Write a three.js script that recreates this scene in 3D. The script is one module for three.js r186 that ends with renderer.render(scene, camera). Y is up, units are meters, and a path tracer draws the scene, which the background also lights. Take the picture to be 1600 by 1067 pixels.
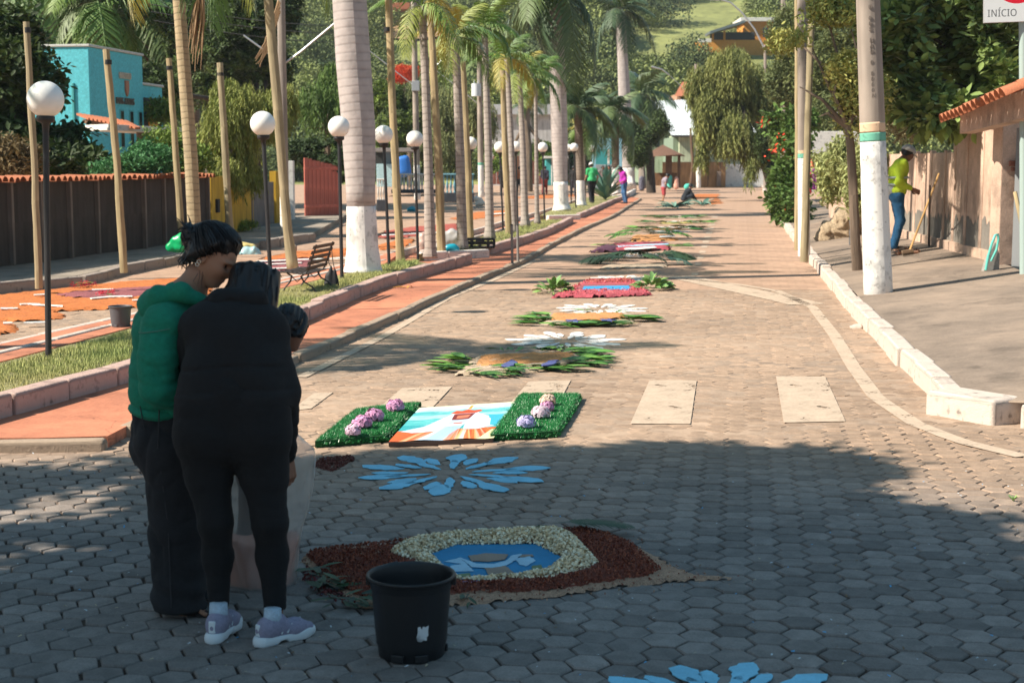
import * as THREE from 'three';
import { mergeGeometries } from 'three/addons/utils/BufferGeometryUtils.js';
import { RoundedBoxGeometry } from 'three/addons/geometries/RoundedBoxGeometry.js';
import { TextGeometry } from 'three/addons/geometries/TextGeometry.js';
import { FontLoader } from 'three/addons/loaders/FontLoader.js';

// ---------------------------------------------------------------- camera, sky, sun, exposure
const scene = new THREE.Scene();
const F = 2350, CAM_H = 1.8, PITCH = Math.atan((533.5 - 255) / F);
const camera = new THREE.PerspectiveCamera(2 * Math.atan(533.5 / F) * 180 / Math.PI, 1600 / 1067, 0.1, 1500);
camera.position.set(0, CAM_H, 0);
camera.rotation.x = -PITCH;
camera.focus = 10; camera.userData.fStop = 5.0;
scene.add(camera);
const SKY_K = 0.4;
const SUN_EL = 42 * Math.PI / 180, SUN_AZ = 17 * Math.PI / 180;
const S = new THREE.Vector3(-Math.cos(SUN_AZ) * Math.cos(SUN_EL), Math.sin(SUN_EL), Math.sin(SUN_AZ) * Math.cos(SUN_EL));
{ // clear winter morning sky: pale towards the horizon, brighter round the sun
  const W = 256, Hh = 128, d = new Float32Array(W * Hh * 4);
  for (let j = 0; j < Hh; j++) for (let i = 0; i < W; i++) {
    const el = ((j + 0.5) / Hh - 0.5) * Math.PI, az = ((i + 0.5) / W - 0.5) * 2 * Math.PI, x = Math.cos(el) * Math.cos(az), y = Math.sin(el), z = Math.cos(el) * Math.sin(az);
    const mu = Math.max(0, x * S.x + y * S.y + z * S.z), h = Math.pow(1 - Math.max(0, y), 2.4), glow = 0.5 * Math.pow(mu, 6) + 1.1 * Math.pow(mu, 40), g = y < 0 ? 0.35 : 1, k = (j * W + i) * 4;
    d[k] = g * (0.15 + 0.42 * h + 0.9 * glow); d[k + 1] = g * (0.37 + 0.4 * h + 0.88 * glow); d[k + 2] = g * (0.6 + 0.3 * h + 0.78 * glow); d[k + 3] = 1;
  }
  const t = new THREE.DataTexture(d, W, Hh, THREE.RGBAFormat, THREE.FloatType); t.mapping = THREE.EquirectangularReflectionMapping; t.magFilter = t.minFilter = THREE.LinearFilter; t.needsUpdate = true;
  scene.background = t; scene.environment = t; scene.environmentIntensity = scene.backgroundIntensity = SKY_K;
}
const sun = new THREE.DirectionalLight(new THREE.Color(1, 0.91, 0.77), 5);
sun.position.copy(S).multiplyScalar(150); sun.target.position.set(0, 0, -20);
sun.position.add(sun.target.position);
sun.castShadow = true;
Object.assign(sun.shadow.camera, { left: -60, right: 60, top: 60, bottom: -60, near: 1, far: 400 });
sun.shadow.mapSize.set(4096, 4096);
scene.add(sun, sun.target);
scene.fog = new THREE.FogExp2(new THREE.Color(0.8, 0.9, 1.0), 0.00025);
const renderer = new THREE.WebGLRenderer({ antialias: true });
renderer.setSize(1024, 682);
renderer.toneMapping = THREE.LinearToneMapping;
renderer.toneMappingExposure = 1.82;
renderer.shadowMap.enabled = true;
const font = await new FontLoader().loadAsync('fonts/droid/droid_sans_bold.typeface.json');

// ---------------------------------------------------------------- helpers
const RND = s => () => { s |= 0; s = s + 0x6D2B79F5 | 0; let t = Math.imul(s ^ s >>> 15, 1 | s); t = t + Math.imul(t ^ t >>> 7, 61 | t) ^ t; return ((t ^ t >>> 14) >>> 0) / 4294967296; };
let rnd = RND(11);
const rr = (a, b) => a + (b - a) * rnd();
const V = (x, y, z) => new THREE.Vector3(x, y, z);
const clamp = (x, a = 0, b = 1) => Math.max(a, Math.min(b, x));
const sstep = (a, b, x) => { const t = clamp((x - a) / (b - a)); return t * t * (3 - 2 * t); };
const mixv = (a, b, t) => a + (b - a) * t;
const cP = Math.cos(PITCH), sP = Math.sin(PITCH);
// measurements on the photograph (1600 x 1067) turned into places in the street
function ray(px, py) { const a = (px - 800) / F, b = (533.5 - py) / F; return V(a, b * cP - sP, -b * sP - cP); }
function G(px, py, h = 0) { const d = ray(px, py); return d.multiplyScalar((h - CAM_H) / d.y).add(V(0, CAM_H, 0)); }
function AT(px, py, D) { const d = ray(px, py); return d.multiplyScalar(D / -d.z).add(V(0, CAM_H, 0)); }
const names = {};
function nm(n) { const k = names[n] = (names[n] ?? -1) + 1; return k ? n + '_' + String(k).padStart(3, '0') : n; }
function tag(o, label, category, group) { o.userData.label = label; o.userData.category = category; if (group) o.userData.group = group; return o; }
function thing(name, label, category, pos = V(0, 0, 0), group) { const o = new THREE.Group(); o.name = nm(name); o.position.copy(pos); scene.add(o); return tag(o, label, category, group); }
function wpos(o) { const p = V(0, 0, 0); for (let q = o; q && q !== scene; q = q.parent) p.add(q.position); return p; }
// a part given in street coordinates
function part(parent, name, geo, mat, kind) { const p = wpos(parent); geo.translate(-p.x, -p.y, -p.z); return lpart(parent, name, geo, mat, kind); }
// a part given in its parent's own coordinates
function lpart(parent, name, geo, mat, kind) { const m = new THREE.Mesh(geo, mat); m.name = name; if (kind) m.userData.kind = kind; parent.add(m); return m; }
function single(name, label, category, geo, mat, pos, group) { if (pos) geo.translate(-pos.x, -pos.y, -pos.z); const m = new THREE.Mesh(geo, mat); m.name = nm(name); if (pos) m.position.copy(pos); scene.add(m); return tag(m, label, category, group); }
function struct(name, geo, mat) { const m = geo ? new THREE.Mesh(geo, mat) : new THREE.Group(); m.name = nm(name); m.userData.kind = 'structure'; scene.add(m); return m; }
function stuff(name, label, category, o) { o.name = nm(name); o.userData.kind = 'stuff'; tag(o, label, category); scene.add(o); return o; }
function copyOf(o, label, pos, ry, group) { const c = o.clone(); c.name = nm(o.name.replace(/_\d{3}$/, '')); if (pos) c.position.copy(pos); if (ry !== undefined) c.rotation.y = ry; c.userData = { ...o.userData, label }; if (group) c.userData.group = group; scene.add(c); return c; }

// ---------------------------------------------------------------- noise and textures
const NT = (() => { const r = RND(5), a = new Float32Array(65536); for (let i = 0; i < 65536; i++) a[i] = r(); return a; })();
const hsh = (x, y, s) => NT[(x * 73 + y * 1031 + s * 7919) & 65535];
function vn(x, y, p, s = 0) { const xi = Math.floor(x), yi = Math.floor(y), m = v => ((v % p) + p) % p; let fx = x - xi, fy = y - yi; fx = fx * fx * (3 - 2 * fx); fy = fy * fy * (3 - 2 * fy); const a = hsh(m(xi), m(yi), s), b = hsh(m(xi + 1), m(yi), s), c = hsh(m(xi), m(yi + 1), s), d = hsh(m(xi + 1), m(yi + 1), s); return a + (b - a) * fx + (c - a) * fy + (a - b - c + d) * fx * fy; }
function fbm(u, v, p, oct = 4, s = 0) { let t = 0, a = 0.5, n = 0; for (let i = 0; i < oct; i++) { t += a * vn(u * p, v * p, p, s + i); n += a; a *= 0.55; p *= 2; } return t / n; }
function tex(n, fn, rep = 1, m = n) {
  const d = new Uint8Array(n * m * 4);
  for (let j = 0; j < m; j++) for (let i = 0; i < n; i++) { let c = fn(i / n, j / m); if (typeof c === 'number') c = [c, c, c]; const k = (j * n + i) * 4; d[k] = clamp(c[0]) * 255; d[k + 1] = clamp(c[1]) * 255; d[k + 2] = clamp(c[2]) * 255; d[k + 3] = c[3] === undefined ? 255 : clamp(c[3]) * 255; }
  const t = new THREE.DataTexture(d, n, m, THREE.RGBAFormat); t.wrapS = t.wrapT = THREE.RepeatWrapping; t.magFilter = THREE.LinearFilter; t.minFilter = THREE.LinearFilter; t.needsUpdate = true;
  if (rep !== 1) t.repeat.set(1 / (rep[0] ?? rep), 1 / (rep[1] ?? rep));
  return t;
}
const T = {
  ground: tex(1024, (u, v) => { const a = fbm(u, v, 3, 5, 1), b = fbm(u, v, 24, 4, 9), c = vn(u * 256, v * 256, 256, 3); const cr = Math.exp(-Math.pow((fbm(u, v, 6, 4, 17) - 0.5) / 0.006, 2)) * sstep(0.45, 0.6, fbm(u, v, 4, 2, 19)), st = sstep(0.6, 0.72, fbm(u, v, 7, 4, 23)); const g = 0.76 + 0.42 * (a - 0.5) * 1.7 + 0.36 * (b - 0.5) + 0.16 * (c - 0.5) - 0.3 * cr - 0.14 * st; return [g, g * (1 - 0.05 * (a - 0.5)), g * (1 - 0.12 * (a - 0.5))]; }, 3.7),
  fine: tex(512, (u, v) => 0.8 + 0.45 * (fbm(u, v, 16, 4, 2) - 0.5) + 0.25 * (vn(u * 200, v * 200, 200, 4) - 0.5), 0.8),
  cloth: tex(256, (u, v) => 0.82 + 0.3 * (fbm(u, v, 24, 3, 6) - 0.5) + 0.2 * (vn(u * 128, v * 128, 128, 8) - 0.5), 0.25),
  bark: tex(512, (u, v) => 0.72 + 0.6 * (fbm(u, v * 0.25, 12, 4, 3) - 0.5) + 0.5 * (fbm(u, v, 3, 3, 4) - 0.5), [0.5, 1.2]),
  streak: tex(512, (u, v) => { const s = fbm(u, v * 0.08, 24, 4, 12), b = fbm(u, v, 4, 4, 14); return 0.75 + 0.5 * (s - 0.5) + 0.45 * (b - 0.5); }, [1.6, 2.4]),
  rings: tex(256, (u, v) => { const w = v * 8 + 0.10 * (fbm(u, v, 4, 3, 5) - 0.5) * 2, f = w - Math.floor(w), k = Math.exp(-Math.pow((f - 0.5) / 0.13, 2)); return 0.88 - 0.26 * k * (0.1 + fbm(u, v, 8, 2, 6)) + 0.45 * (fbm(u, v, 6, 4, 7) - 0.5); }, [0.8, 0.95]),
  rings2: tex(256, (u, v) => { const w = v * 8 + 0.2 * (fbm(u, v, 4, 3, 5) - 0.5) * 2, f = w - Math.floor(w), k = Math.exp(-Math.pow((f - 0.5) / 0.1, 2)); return 0.86 - 0.3 * k * (0.4 + fbm(u, v, 8, 2, 6)) + 0.55 * (fbm(u, v * 0.5, 6, 4, 8) - 0.5); }, [0.5, 0.9]),
  lime: tex(512, (u, v) => { const a = fbm(u, v, 5, 5, 21), b = fbm(u, v, 30, 3, 22); return 0.93 - 0.5 * sstep(0.6, 0.75, a) * 0.6 - 0.3 * sstep(0.62, 0.8, b) + 0.1 * (b - 0.5); }, 1.3),
  worn: tex(512, (u, v) => { const a = fbm(u, v, 9, 5, 31), b = fbm(u, v, 60, 3, 32); const k = sstep(0.25, 0.39, a * 0.62 + b * 0.38); const g = 0.84 + 0.3 * (b - 0.5) + 0.3 * (a - 0.5); return [g, g, g, k]; }, 1.1),
  petals: tex(512, (u, v) => 0.86 + 0.34 * (fbm(u, v, 6, 5, 41) - 0.5) + 0.1 * (vn(u * 99, v * 99, 99, 4) - 0.5), 0.6),
  dust: tex(512, (u, v) => { const b = vn(u * 170, v * 170, 170, 51), c = fbm(u, v, 40, 3, 52), a = fbm(u, v, 5, 3, 53); return 0.72 + 0.5 * (b - 0.5) + 0.45 * (c - 0.5) + 0.2 * (a - 0.5); }, 0.7),
};
const HEX = 0.087;   // side of a paving stone
T.hex = tex(1024, (u, v) => {
  // 12 x 20 periods of a hexagon field, points left and right
  const X = u * 12 * 3 * HEX, Y = v * 20 * Math.sqrt(3) * HEX; let best = 9, sec = 9;
  const c0 = Math.round(X / (1.5 * HEX)); let id = 0;
  for (let c = c0 - 1; c <= c0 + 1; c++) { const off = (c & 1) ? Math.sqrt(3) * HEX / 2 : 0, r = Math.round((Y - off) / (Math.sqrt(3) * HEX)); for (let q = r - 1; q <= r + 1; q++) { const dx = X - c * 1.5 * HEX, dy = Y - off - q * Math.sqrt(3) * HEX, d = dx * dx + dy * dy; if (d < best) { sec = best; best = d; id = ((c % 24) + 24) % 24 * 31 + ((q % 20) + 20) % 20; } else if (d < sec) sec = d; } }
  const e = (Math.sqrt(sec) - Math.sqrt(best)) / HEX, a = fbm(u, v, 5, 5, 61), j = 1 - sstep(0.0, 0.14, e);
  const fill = sstep(0.42, 0.6, fbm(u, v, 14, 3, 62));
  const g = 0.82 + 0.2 * (hsh(id, 3, 7) - 0.5) + 0.3 * (a - 0.5) - 0.3 * j * (1 - 0.92 * fill) + 0.14 * (fbm(u, v, 90, 3, 63) - 0.5);
  return [g, g, g];
}, [12 * 3 * HEX, 20 * Math.sqrt(3) * HEX]);
const C = (r, g, b) => new THREE.Color().setRGB(r, g, b);
const H = h => new THREE.Color(h);
function M(color, o = {}) {
  const { rough = 0.9, map, bump, bs = 0.004, physical, ...rest } = o;
  const P = physical ? THREE.MeshPhysicalMaterial : THREE.MeshStandardMaterial;
  const m = new P({ color: Array.isArray(color) ? C(...color) : H(color), roughness: rough, metalness: 0, side: THREE.DoubleSide, ...rest });
  if (map) m.map = map; if (bump) { m.bumpMap = bump; m.bumpScale = bs; }
  return m;
}

// ---------------------------------------------------------------- geometry
function uvBox(g) { // metres, by the strongest direction of the normal
  if (!g.attributes.normal) g.computeVertexNormals();
  const p = g.attributes.position, n = g.attributes.normal, uv = new Float32Array(p.count * 2);
  for (let i = 0; i < p.count; i++) { const ax = Math.abs(n.getX(i)), ay = Math.abs(n.getY(i)), az = Math.abs(n.getZ(i)); let a, b; if (ay >= ax && ay >= az) { a = p.getX(i); b = p.getZ(i); } else if (ax >= az) { a = p.getZ(i); b = p.getY(i); } else { a = p.getX(i); b = p.getY(i); } uv[i * 2] = a; uv[i * 2 + 1] = b; }
  g.setAttribute('uv', new THREE.BufferAttribute(uv, 2)); return g;
}
function bx(w, h, d, x = 0, y = 0, z = 0, ry = 0, r = 0.01) { const g = r > 0 ? new RoundedBoxGeometry(w, h, d, 1, Math.min(r, w / 2.1, h / 2.1, d / 2.1)) : new THREE.BoxGeometry(w, h, d); uvBox(g); if (ry) g.rotateY(ry); g.translate(x, y, z); return g; }
function barTo(a, b, w, h, r = 0.004) { const L = a.distanceTo(b), g = bx(w, h, L, 0, 0, 0, 0, r); const m = new THREE.Matrix4().lookAt(a, b, Math.abs(b.y - a.y) > 0.98 * L ? V(1, 0, 0) : V(0, 1, 0)); g.applyMatrix4(m); g.translate((a.x + b.x) / 2, (a.y + b.y) / 2, (a.z + b.z) / 2); return g; }
function cyl(r0, r1, h, x, y, z, n = 16) { const g = new THREE.CylinderGeometry(r1, r0, h, n); g.translate(x, y + h / 2, z); return g; }
function limb(pts, radii, n = 8, cap = true) { // tapered tube; uv: metres round and along
  const pos = [], uv = [], idx = []; let len = 0, ref = V(0.3, 0.1, 1).normalize();
  const K = pts.length;
  for (let i = 0; i < K; i++) {
    const t = pts[Math.min(i + 1, K - 1)].clone().sub(pts[Math.max(i - 1, 0)]).normalize();
    let u = ref.clone().sub(t.clone().multiplyScalar(ref.dot(t))); if (u.lengthSq() < 1e-4) u = V(1, 0, 0).sub(t.clone().multiplyScalar(t.x)); u.normalize(); ref = u; const w = t.clone().cross(u);
    if (i) len += pts[i].distanceTo(pts[i - 1]);
    const r = typeof radii === 'number' ? radii : radii[i];
    for (let k = 0; k <= n; k++) { const a = k / n * Math.PI * 2, c = Math.cos(a) * r, s = Math.sin(a) * r; pos.push(pts[i].x + u.x * c + w.x * s, pts[i].y + u.y * c + w.y * s, pts[i].z + u.z * c + w.z * s); uv.push(k / n * Math.max(0.15, 2 * Math.PI * (typeof radii === 'number' ? radii : radii[0])), len); }
  }
  for (let i = 0; i < K - 1; i++) for (let k = 0; k < n; k++) { const a = i * (n + 1) + k, b = a + n + 1; idx.push(a, a + 1, b, b, a + 1, b + 1); }
  if (cap) for (const [row, flip] of [[0, 1], [K - 1, 0]]) { const c = pos.length / 3; pos.push(pts[row].x, pts[row].y, pts[row].z); uv.push(0, 0); for (let k = 0; k < n; k++) { const a = row * (n + 1) + k; flip ? idx.push(c, a + 1, a) : idx.push(c, a, a + 1); } }
  const g = new THREE.BufferGeometry(); g.setAttribute('position', new THREE.Float32BufferAttribute(pos, 3)); g.setAttribute('uv', new THREE.Float32BufferAttribute(uv, 2)); g.setIndex(idx); g.computeVertexNormals(); return g;
}
function merge(list) { const same = list.map(g => { const q = g.index ? g.toNonIndexed() : g; for (const k of Object.keys(q.attributes)) if (!['position', 'normal', 'uv'].includes(k)) q.deleteAttribute(k); if (!q.attributes.normal) q.computeVertexNormals(); if (!q.attributes.uv) q.setAttribute('uv', new THREE.Float32BufferAttribute(new Float32Array(q.attributes.position.count * 2), 2)); return q; }); return mergeGeometries(same); }
// flat sheet or slab over an outline of [x, z] street points, top at height h
function slab(pts, h, t = 0, bevel = 0) {
  const s = new THREE.Shape(pts.map(p => new THREE.Vector2(p.x, -p.z)));
  const g = t ? new THREE.ExtrudeGeometry(s, { depth: t, bevelEnabled: false }) : new THREE.ShapeGeometry(s);
  g.rotateX(-Math.PI / 2); g.translate(0, h - t, 0); g.computeVertexNormals(); return uvBox(g);
}
function ribbon(A, B, rows = 1) { // surface between two lines of street points
  const pos = [], uv = [], idx = [], n = A.length;
  for (let r = 0; r <= rows; r++) for (let i = 0; i < n; i++) { const p = A[i].clone().lerp(B[i], r / rows); pos.push(p.x, p.y, p.z); uv.push(p.x, p.z); }
  for (let r = 0; r < rows; r++) for (let i = 0; i < n - 1; i++) { const a = r * n + i, b = a + n; idx.push(a, a + 1, b, b, a + 1, b + 1); }
  const g = new THREE.BufferGeometry(); g.setAttribute('position', new THREE.Float32BufferAttribute(pos, 3)); g.setAttribute('uv', new THREE.Float32BufferAttribute(uv, 2)); g.setIndex(idx); g.computeVertexNormals();
  if (g.attributes.normal.getY(0) < 0) { const ix = g.index.array; for (let i = 0; i < ix.length; i += 3) { const q = ix[i]; ix[i] = ix[i + 1]; ix[i + 1] = q; } g.computeVertexNormals(); }
  return g;
}
const Gs = (list, h = 0) => list.map(([x, y]) => G(x, y, h));
function inPoly(x, z, P) { let c = false; for (let i = 0, j = P.length - 1; i < P.length; j = i++) if ((P[i].z > z) !== (P[j].z > z) && x < (P[j].x - P[i].x) * (z - P[i].z) / (P[j].z - P[i].z) + P[i].x) c = !c; return c; }
function edgeDist(x, z, P) { let m = 1e9; for (let i = 0, j = P.length - 1; i < P.length; j = i++) { const ax = P[j].x, az = P[j].z, dx = P[i].x - ax, dz = P[i].z - az, t = clamp(((x - ax) * dx + (z - az) * dz) / (dx * dx + dz * dz + 1e-9)); m = Math.min(m, Math.hypot(x - ax - dx * t, z - az - dz * t)); } return m; }
// resample a line of street points
function resample(pts, step) { const out = [pts[0].clone()]; let left = step; for (let i = 0; i < pts.length - 1; i++) { let a = pts[i].clone(); const b = pts[i + 1]; let d = a.distanceTo(b); while (d >= left) { a.lerp(b, left / d); out.push(a.clone()); d = a.distanceTo(b); left = step; } left -= d; } if (out[out.length - 1].distanceTo(pts[pts.length - 1]) > step * 0.3) out.push(pts[pts.length - 1].clone()); return out; }
// loose heap of fine material over an outline
function mound(P, y0, h, cell, rough, edge = 0.12, seed = 1, hole) {
  let x0 = 1e9, x1 = -1e9, z0 = 1e9, z1 = -1e9; for (const p of P) { x0 = Math.min(x0, p.x); x1 = Math.max(x1, p.x); z0 = Math.min(z0, p.z); z1 = Math.max(z1, p.z); }
  const nx = Math.ceil((x1 - x0) / cell) + 2, nz = Math.ceil((z1 - z0) / cell) + 2, id = new Int32Array(nx * nz).fill(-1), pos = [], uv = [], idx = [];
  for (let j = 0; j < nz; j++) for (let i = 0; i < nx; i++) { const x = x0 + (i - 0.5) * cell + (hsh(i, j, seed) - 0.5) * cell * 0.7, z = z0 + (j - 0.5) * cell + (hsh(j, i, seed + 3) - 0.5) * cell * 0.7; const d = edgeDist(x, z, P) * (inPoly(x, z, P) ? 1 : -1) + (hsh(i, j, seed + 5) - 0.5) * cell * 1.2; if (d < -cell * 0.4 || hole && inPoly(x, z, hole)) continue; id[j * nx + i] = pos.length / 3; pos.push(x, y0 + (d < cell * 0.4 ? 0 : h * Math.sqrt(clamp(d / edge)) + rough * (hsh(i, j, seed + 9) - 0.4) + rough * 1.2 * (vn(x * 7 + 40, z * 7 + 90, 256, seed) - 0.5)), z); uv.push(x, z); }
  for (let j = 0; j < nz - 1; j++) for (let i = 0; i < nx - 1; i++) { const a = id[j * nx + i], b = id[j * nx + i + 1], c = id[(j + 1) * nx + i], d = id[(j + 1) * nx + i + 1]; if (a >= 0 && b >= 0 && c >= 0) idx.push(a, c, b); if (b >= 0 && c >= 0 && d >= 0) idx.push(b, c, d); }
  const g = new THREE.BufferGeometry(); g.setAttribute('position', new THREE.Float32BufferAttribute(pos, 3)); g.setAttribute('uv', new THREE.Float32BufferAttribute(uv, 2)); g.setIndex(idx); g.computeVertexNormals(); return g;
}
const _m = new THREE.Matrix4(), _q = new THREE.Quaternion(), _e = new THREE.Euler();
function inst(geo, mat, list) { // list of {p, q|e, s, c}
  const m = new THREE.InstancedMesh(geo, mat, list.length);
  list.forEach((o, i) => { if (o.q) _q.copy(o.q); else _q.setFromEuler(_e.set(...(o.e || [0, 0, 0]))); const s = o.s ?? 1; _m.compose(o.p, _q, s.isVector3 ? s : V(s, s, s)); m.setMatrixAt(i, _m); if (o.c) m.setColorAt(i, o.c); });
  return m;
}
// smooth body surfaces: distance fields meshed with surface nets
function nets(sdf, lo, hi, cell) {
  const nx = Math.ceil((hi[0] - lo[0]) / cell) + 2, ny = Math.ceil((hi[1] - lo[1]) / cell) + 2, nz = Math.ceil((hi[2] - lo[2]) / cell) + 2, f = new Float32Array(nx * ny * nz), id = new Int32Array(nx * ny * nz).fill(-1);
  let q = 0; for (let k = 0; k < nz; k++) for (let j = 0; j < ny; j++) for (let i = 0; i < nx; i++) f[q++] = sdf(lo[0] + i * cell, lo[1] + j * cell, lo[2] + k * cell);
  const pos = [], idx = [], at = (i, j, k) => (k * ny + j) * nx + i;
  const E = [[0, 1], [2, 3], [4, 5], [6, 7], [0, 2], [1, 3], [4, 6], [5, 7], [0, 4], [1, 5], [2, 6], [3, 7]];
  const v = new Float32Array(8);
  for (let k = 0; k < nz - 1; k++) for (let j = 0; j < ny - 1; j++) for (let i = 0; i < nx - 1; i++) {
    let neg = 0; for (let c = 0; c < 8; c++) { v[c] = f[at(i + (c & 1), j + (c >> 1 & 1), k + (c >> 2))]; if (v[c] < 0) neg++; }
    if (!neg || neg === 8) continue; let x = 0, y = 0, z = 0, n = 0;
    for (const [a, b] of E) if ((v[a] < 0) !== (v[b] < 0)) { const t = v[a] / (v[a] - v[b]); x += (a & 1) + ((b & 1) - (a & 1)) * t; y += (a >> 1 & 1) + ((b >> 1 & 1) - (a >> 1 & 1)) * t; z += (a >> 2) + ((b >> 2) - (a >> 2)) * t; n++; }
    id[at(i, j, k)] = pos.length / 3; pos.push(lo[0] + (i + x / n) * cell, lo[1] + (j + y / n) * cell, lo[2] + (k + z / n) * cell);
  }
  const quad = (a, b, c, d, flip) => { if (a < 0 || b < 0 || c < 0 || d < 0) return; flip ? idx.push(a, c, b, a, d, c) : idx.push(a, b, c, a, c, d); };
  for (let k = 1; k < nz - 1; k++) for (let j = 1; j < ny - 1; j++) for (let i = 1; i < nx - 1; i++) {
    const s = f[at(i, j, k)] < 0;
    if (s !== f[at(i + 1, j, k)] < 0) quad(id[at(i, j - 1, k - 1)], id[at(i, j, k - 1)], id[at(i, j, k)], id[at(i, j - 1, k)], !s);
    if (s !== f[at(i, j + 1, k)] < 0) quad(id[at(i - 1, j, k - 1)], id[at(i - 1, j, k)], id[at(i, j, k)], id[at(i, j, k - 1)], !s);
    if (s !== f[at(i, j, k + 1)] < 0) quad(id[at(i - 1, j - 1, k)], id[at(i, j - 1, k)], id[at(i, j, k)], id[at(i - 1, j, k)], !s);
  }
  const g = new THREE.BufferGeometry(); g.setAttribute('position', new THREE.Float32BufferAttribute(pos, 3)); g.setIndex(idx); g.computeVertexNormals(); return uvBox(g);
}
const smin = (a, b, k) => { const h = Math.max(k - Math.abs(a - b), 0) / k; return Math.min(a, b) - h * h * k * 0.25; };
function caps(list, k = 0.04) { // [a, b, ra, rb] tapered capsules joined smoothly
  const L = list.map(([a, b, ra, rb]) => { const dx = b.x - a.x, dy = b.y - a.y, dz = b.z - a.z; return [a.x, a.y, a.z, dx, dy, dz, 1 / (dx * dx + dy * dy + dz * dz + 1e-9), ra, rb - ra]; });
  return (x, y, z) => { let m = 1e3; for (const c of L) { const px = x - c[0], py = y - c[1], pz = z - c[2]; let t = (px * c[3] + py * c[4] + pz * c[5]) * c[6]; t = t < 0 ? 0 : t > 1 ? 1 : t; const d = Math.hypot(px - c[3] * t, py - c[4] * t, pz - c[5] * t) - c[7] - c[8] * t; m = smin(m, d, k); } return m; };
}
function capBox(list, pad = 0.06) { const lo = [1e9, 1e9, 1e9], hi = [-1e9, -1e9, -1e9]; for (const [a, b, ra, rb] of list) for (const [p, r] of [[a, ra], [b, rb]]) ['x', 'y', 'z'].forEach((c, i) => { lo[i] = Math.min(lo[i], p[c] - r - pad); hi[i] = Math.max(hi[i], p[c] + r + pad); }); return [lo, hi]; }
function capMesh(list, k, cell, f) { const s = caps(list, k), [lo, hi] = capBox(list); return nets(f ? (x, y, z) => f(s(x, y, z), x, y, z) : s, lo, hi, cell); }
function PX(p) { const y = p.y - CAM_H, d = -y * sP - p.z * cP, v = y * cP - p.z * sP; return [800 + F * p.x / d, 533.5 - F * v / d, d]; }
// ---------------------------------------------------------------- materials of the setting
const MAT = {
  soil: M([0.62, 0.47, 0.36], { map: T.ground, vertexColors: true, rough: 1 }),
  road: M([0.5, 0.322, 0.222], { map: T.hex, bump: T.hex, bs: 0.006, rough: 0.95 }),
  path: M([0.66, 0.245, 0.135], { map: T.ground, bump: T.fine, bs: 0.003, rough: 0.9 }),
  walk: M([0.33, 0.25, 0.19], { map: T.ground, bump: T.fine, bs: 0.004, rough: 0.95 }),
  walkL: M([0.36, 0.3, 0.24], { map: T.ground, bump: T.fine, bs: 0.004, rough: 0.95 }),
  dirt: M([0.42, 0.28, 0.19], { map: T.ground, rough: 1 }),
  turf: M([0.4, 0.37, 0.16], { map: T.ground, bump: T.dust, bs: 0.02, rough: 1 }),
  kerbPink: M([0.52, 0.36, 0.31], { map: T.lime, bump: T.fine, bs: 0.008, rough: 0.9 }),
  kerbWhite: M([0.62, 0.52, 0.45], { map: T.lime, bump: T.fine, bs: 0.008, rough: 0.9 }),
  kerbBright: M([0.8, 0.72, 0.66], { map: T.lime, bump: T.fine, bs: 0.004, rough: 0.9 }),
  kerbLow: M([0.4, 0.3, 0.22], { map: T.lime, bump: T.fine, bs: 0.008, rough: 0.95 }),
  kerbGrey: M([0.34, 0.28, 0.24], { map: T.lime, bump: T.fine, bs: 0.01, rough: 0.95 }),
  paint: M([0.56, 0.43, 0.32], { map: T.worn, alphaTest: 0.5, transparent: false, rough: 0.95 }),
  black: M([0.015, 0.015, 0.017], { rough: 0.5 }),
  white: M([0.8, 0.79, 0.76], { rough: 0.5 }),
};
// ---------------------------------------------------------------- lines of the street
function inset(line, side, d) { return line.map((p, i) => { const u = line[Math.min(i + 1, line.length - 1)].clone().sub(line[Math.max(0, i - 1)]).setY(0).normalize(); return V(p.x - u.z * side * d, p.y, p.z + u.x * side * d); }); }
const RE = Gs([[210, 683], [300, 641], [468, 567], [624, 500], [684, 471], [768, 433], [821, 412], [869, 383], [918, 358], [962, 339], [984, 324], [1003, 312]]);
const STRIP = Gs([[-330, 632], [0, 552], [224, 500], [429, 449], [633, 397], [791, 349], [850, 332], [905, 313]], 0.07);
const PATH_P = [...inset(RE, -1, 0.06), ...Gs([[960, 306], [930, 308]]), ...STRIP.slice().reverse(), ...Gs([[-420, 722], [-100, 702], [60, 701], [168, 698]])];
const MK1 = Gs([[-330, 746], [0, 655], [105, 625], [210, 596], [330, 558], [470, 506], [560, 466], [597, 451], [650, 436], [738, 410]], 0.07);
const MK2 = Gs([[765, 398], [812, 383], [860, 366], [897, 347]], 0.07);
const MK3 = Gs([[908, 341], [935, 329], [958, 318], [985, 307]], 0.07);
const I1 = [...inset(MK1, -1, 0.08).slice(0, -1), ...Gs([[668, 411], [650, 408], [612, 410], [597, 414], [430, 453], [224, 508], [7, 565], [-330, 648]], 0.2)];
const I2 = [...inset(MK2, -1, 0.08), ...Gs([[893, 342], [838, 345], [815, 350], [791, 359], [700, 386], [655, 397]], 0.2)];
const I3 = [...inset(MK3, -1, 0.08), ...Gs([[980, 304], [925, 306], [896, 317], [860, 329], [843, 337]], 0.2)];
const LK = Gs([[-330, 492], [0, 456], [65, 451], [106, 448], [146, 439], [190, 427], [228, 420], [275, 410], [330, 401]]);
const LK2 = Gs([[405, 390], [440, 383], [482, 377]]);
const LWpx = [[-330, 462], [0, 416], [82, 407], [152, 396], [225, 388], [256, 382], [320, 374], [370, 361], [460, 342], [475, 338], [530, 332]];
const LW = Gs(LWpx, 0.14);
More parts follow.
